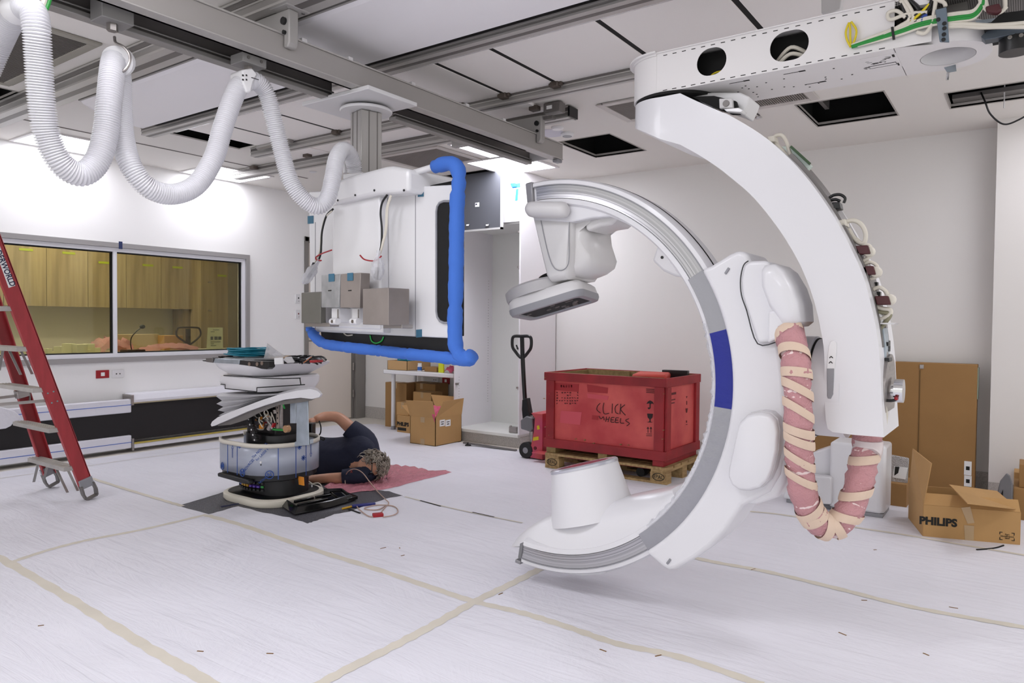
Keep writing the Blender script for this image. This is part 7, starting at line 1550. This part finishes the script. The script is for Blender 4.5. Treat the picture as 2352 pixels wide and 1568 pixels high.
# far right stack and grey panel
y0 = PX(6.2, 2328, 1150).y
t = carton('carton', 'brown carton at the right edge, bottom of the far right stack', 6.1, 6.5, y0-.45, y0, .002, PX(6.1, 2340, 1122).z, CARD2)
carton('carton', 'brown carton at the right edge, topmost of the far right stack', 6.15, 6.4, PX(6.15, 2341, 1080).y-.35, PX(6.15, 2341, 1080).y, PX(6.1, 2340, 1122).z+.001, PX(6.15, 2345, 1066).z, CARD2)
carton('carton', 'brown carton behind the far right stack, partly hidden', 6.52, 6.7, PX(6.52, 2329, 1080).y-.3, PX(6.52, 2329, 1080).y, .002, PX(6.52, 2332, 1084).z, CARD, False)
XG = 6.05
gp = [(2290, 1150), (2291, 1130), (2297, 1105), (2312, 1087), (2320, 1093), (2326, 1112), (2325, 1160), (2318, 1170)]
bp_ = PX(XG, 2310, 1180)
g = thing('grey_panel', 'curved dark grey panel standing between the open carton and the far right stack', 'panel', (XG, bp_.y, 0))
pts = [PX(XG, *q) for q in gp]; pts = pts+[V((XG, pts[-1].y, .003)), V((XG, pts[0].y, .003))]
MB().prism(pts, (.03, 0, 0)).build('panel_plate', mat('dark grey panel', '#6f6f73', .5, var=.1), g, bevel=.006)
MB().prism([PX(XG-.003, *q) for q in ((2297, 1138), (2304, 1124), (2304, 1145)) ], (.002, 0, 0)).build('panel_cutout', BLACKM, g, smooth=0)
tag(MB().tube(cr([PZ(.007, 2243, 1262), PZ(.007, 2270, 1260), PZ(.007, 2290, 1257), PZ(.007, 2305, 1252)], 6), .005, 6).build('black_wire', BLACKM), 'short black wire on the floor in front of the open carton', 'wire')
# ================================================================== LIGHT
w = bpy.data.worlds.new('world'); bpy.context.scene.world = w; w.use_nodes = True
w.node_tree.nodes['Background'].inputs[0].default_value = lin('#fdfcf8'); w.node_tree.nodes['Background'].inputs[1].default_value = .55
sc = bpy.context.scene
sc.view_settings.view_transform = 'Standard'; sc.view_settings.look = 'None'; sc.view_settings.exposure = 0.95; sc.view_settings.gamma = 1; sc.view_settings.use_curve_mapping = False
# control room lamp, then an unseen fill lamp added close to the window
lamp(3.0, 4.2, 8.5, 8.8, 'ceiling lamp of the control room', emit('control room diffuser', '#fff6e6', 10))
lamp(2.6, 4.6, 7.75, 8.0, 'added fill lamp of the control room right behind the window wall', emit('control room diffuser', '#fff6e6', 10))
sc.cycles.use_denoising = True
sc.cycles.max_bounces = 8; sc.cycles.diffuse_bounces = 4; sc.cycles.transparent_max_bounces = 12
# ================================================================== SUB-PARTS: small pieces belong to the part they sit on
import re
def bn(o): return re.sub(r'\.\d+$', '', o.name)
def cen(o):
    n = len(o.data.vertices); c = V()
    for v in o.data.vertices: c += v.co
    return c/max(n, 1)
NEST = {
 'monitor_boom': {'dark_bearing': 'trolley_plate', 'column_groove': 'column', 'column_collar': 'column', 'cap_screw': 'cap_cover', 'panel_seam': 'back_panel', 'slot_opening': 'back_panel', 'slot_edging': 'back_panel', 'maker_mark': 'junction_box', 'teal_sticker': 'junction_box|back_panel', 'roller': 'cable_bracket', 'roller_bore': 'cable_bracket', 'rod': 'cable_bracket', 'plug': 'plastic_bag'},
 'c_arm': {'rail_seam': 'guide_rail', 'shell_groove': 'arm_shell', 'head_band': 'detector_head', 'head_recess': 'detector_head', 'recess_fitting': 'detector_head', 'collimator_ring': 'collimator', 'beam_window': 'collimator', 'bracket_screw': 'stop_bracket', 'sleeve_latch': 'arm_sleeve', 'joint_seam': 'pivot_joint', 'cover_joint': 'detector_body|sleeve_cover|motor_cover', 'film_edge': 'grey_film', 'cover_base': 'oblong_cover', 'neck_seal': 'rotation_ring'},
 'suspension_arm': {'grip_insert': 'brake_grip', 'grip_arrows': 'brake_grip', 'block_screw': 'bracket_block', 'circuit_board': 'circuit_tray', 'motor_drum': 'gear_flange'},
 'ceiling_beam': {'sheet_slots': 'front_plate', 'inner_wire': 'dark_filler', 'plate_holes': 'bottom_plate', 'wiring_label': 'bottom_plate', 'label_drawing': 'bottom_plate', 'bracket_hole': 'zinc_bracket', 'ring_bore': 'ring_plate', 'ring_wall': 'ring_plate', 'ring_top': 'ring_plate', 'tab_bolt': 'hanging_tab', 'terminal_plate': 'terminal_box'},
 'table_pedestal': {'film_line': 'steel_skirt', 'film_printing': 'steel_skirt', 'skirt_screw': 'steel_skirt', 'skirt_hole': 'steel_skirt', 'skirt_rim': 'steel_skirt', 'strip_hole': 'perforated_strip', 'chain_pin': 'drag_chain', 'cover_joint': 'upper_block', 'orange_tag': 'bumper_ring', 'bumper_arm': 'bumper_ring', 'roller': 'drive_unit', 'cover_underside': 'tilted_cover', 'rail_pin': 'rail_end', 'base_cover': 'base_plate', 'cover_foot': 'zinc_cover'},
 'wooden_crate': {k: 'crate_panels' for k in ('handwriting', 'handling_symbols', 'faded_stencil', 'overpainted_patch', 'scuffed_patch', 'bare_wood_chip', 'raw_timber_lining')},
 'wooden_pallet': {'brand_oval': 'block', 'lettering': 'block'},
 'pallet_truck': {'wheel_hub': 'steer_wheel', 'yellow_paint_mark': 'fork_carriage', 'pivot_pin': 'fork_carriage', 'release_lever': 'loop_handle'},
 'step_ladder': {'rail_flange': 'side_rail', 'tread_brace': 'tread', 'shoe_loop': 'shoe', 'lettering': 'maker_label', 'rivet': 'side_rail', 'spreader_hinge': 'spreader_bar'},
 'person': {'sleeve_mark': 'sleeve', 'glasses_temple': 'glasses_rim', 'glasses_bridge': 'glasses_rim', 'hair': 'hair_base'},
 'hatch_door': {'label_print': 'door_label', },
 'bubble_mailer': {'label_print': 'mailer_label'}, 'wrapped_hose': {'tape_band': 'bubble_wrap'},
 'open_cupboard': {'shelf_pin_hole': 'side_panel', 'blue_tape': 'bulkhead', 'hinge': 'side_panel'},
 'wall_cabinet': {'tape_marker': 'door'}, 'tall_cupboard': {'tape_marker': 'door', 'hinge': 'door'}, 'overhead_bridge': {'front_lip': 'front_rail', 'clip': 'front_rail', 'rear_lip': 'rear_rail', 'hanger_bolt': 'hanger_plate', 'flange_screw': 'top_flange', 'carriage_tag': 'end_carriage'},
 'cable_trolley': {'screw': 'block'}, 'corrugated_hose': {'clamp_screws': 'hose_clamp', 'screw': 'hose_clamp'}, 'ceiling_carriage': {'buffer_plug': 'carriage_buffer'},
 'cable_trunking': {'stripe': 'upper_cover|lower_cover', 'cover_lip': 'raised_cover', 'yellow_edge': 'floor_cover'}, 'desk': {'leg_foot': 'leg'}, 
}
for o in list(bpy.data.objects):
    if o.parent or o.type != 'EMPTY': continue
    mp = dict(NEST.get(bn(o), {}))
    if o.get('category') == 'box': mp = {'label_print': 'shipping_label', 'corner_marks': 'carton_wall', 'small_print': 'carton_wall', 'lettering': 'carton_wall'}
    if not mp: continue
    kids = list(o.children); moved = {c: mp.get(bn(c)) for c in kids}
    for c, tgt in moved.items():
        if not tgt: continue
        cand = [k for k in kids if bn(k) in tgt.split('|') and not moved.get(k)]
        if cand: cc = cen(c); c.parent = min(cand, key=lambda k: min((v.co-cc).length for v in k.data.vertices))
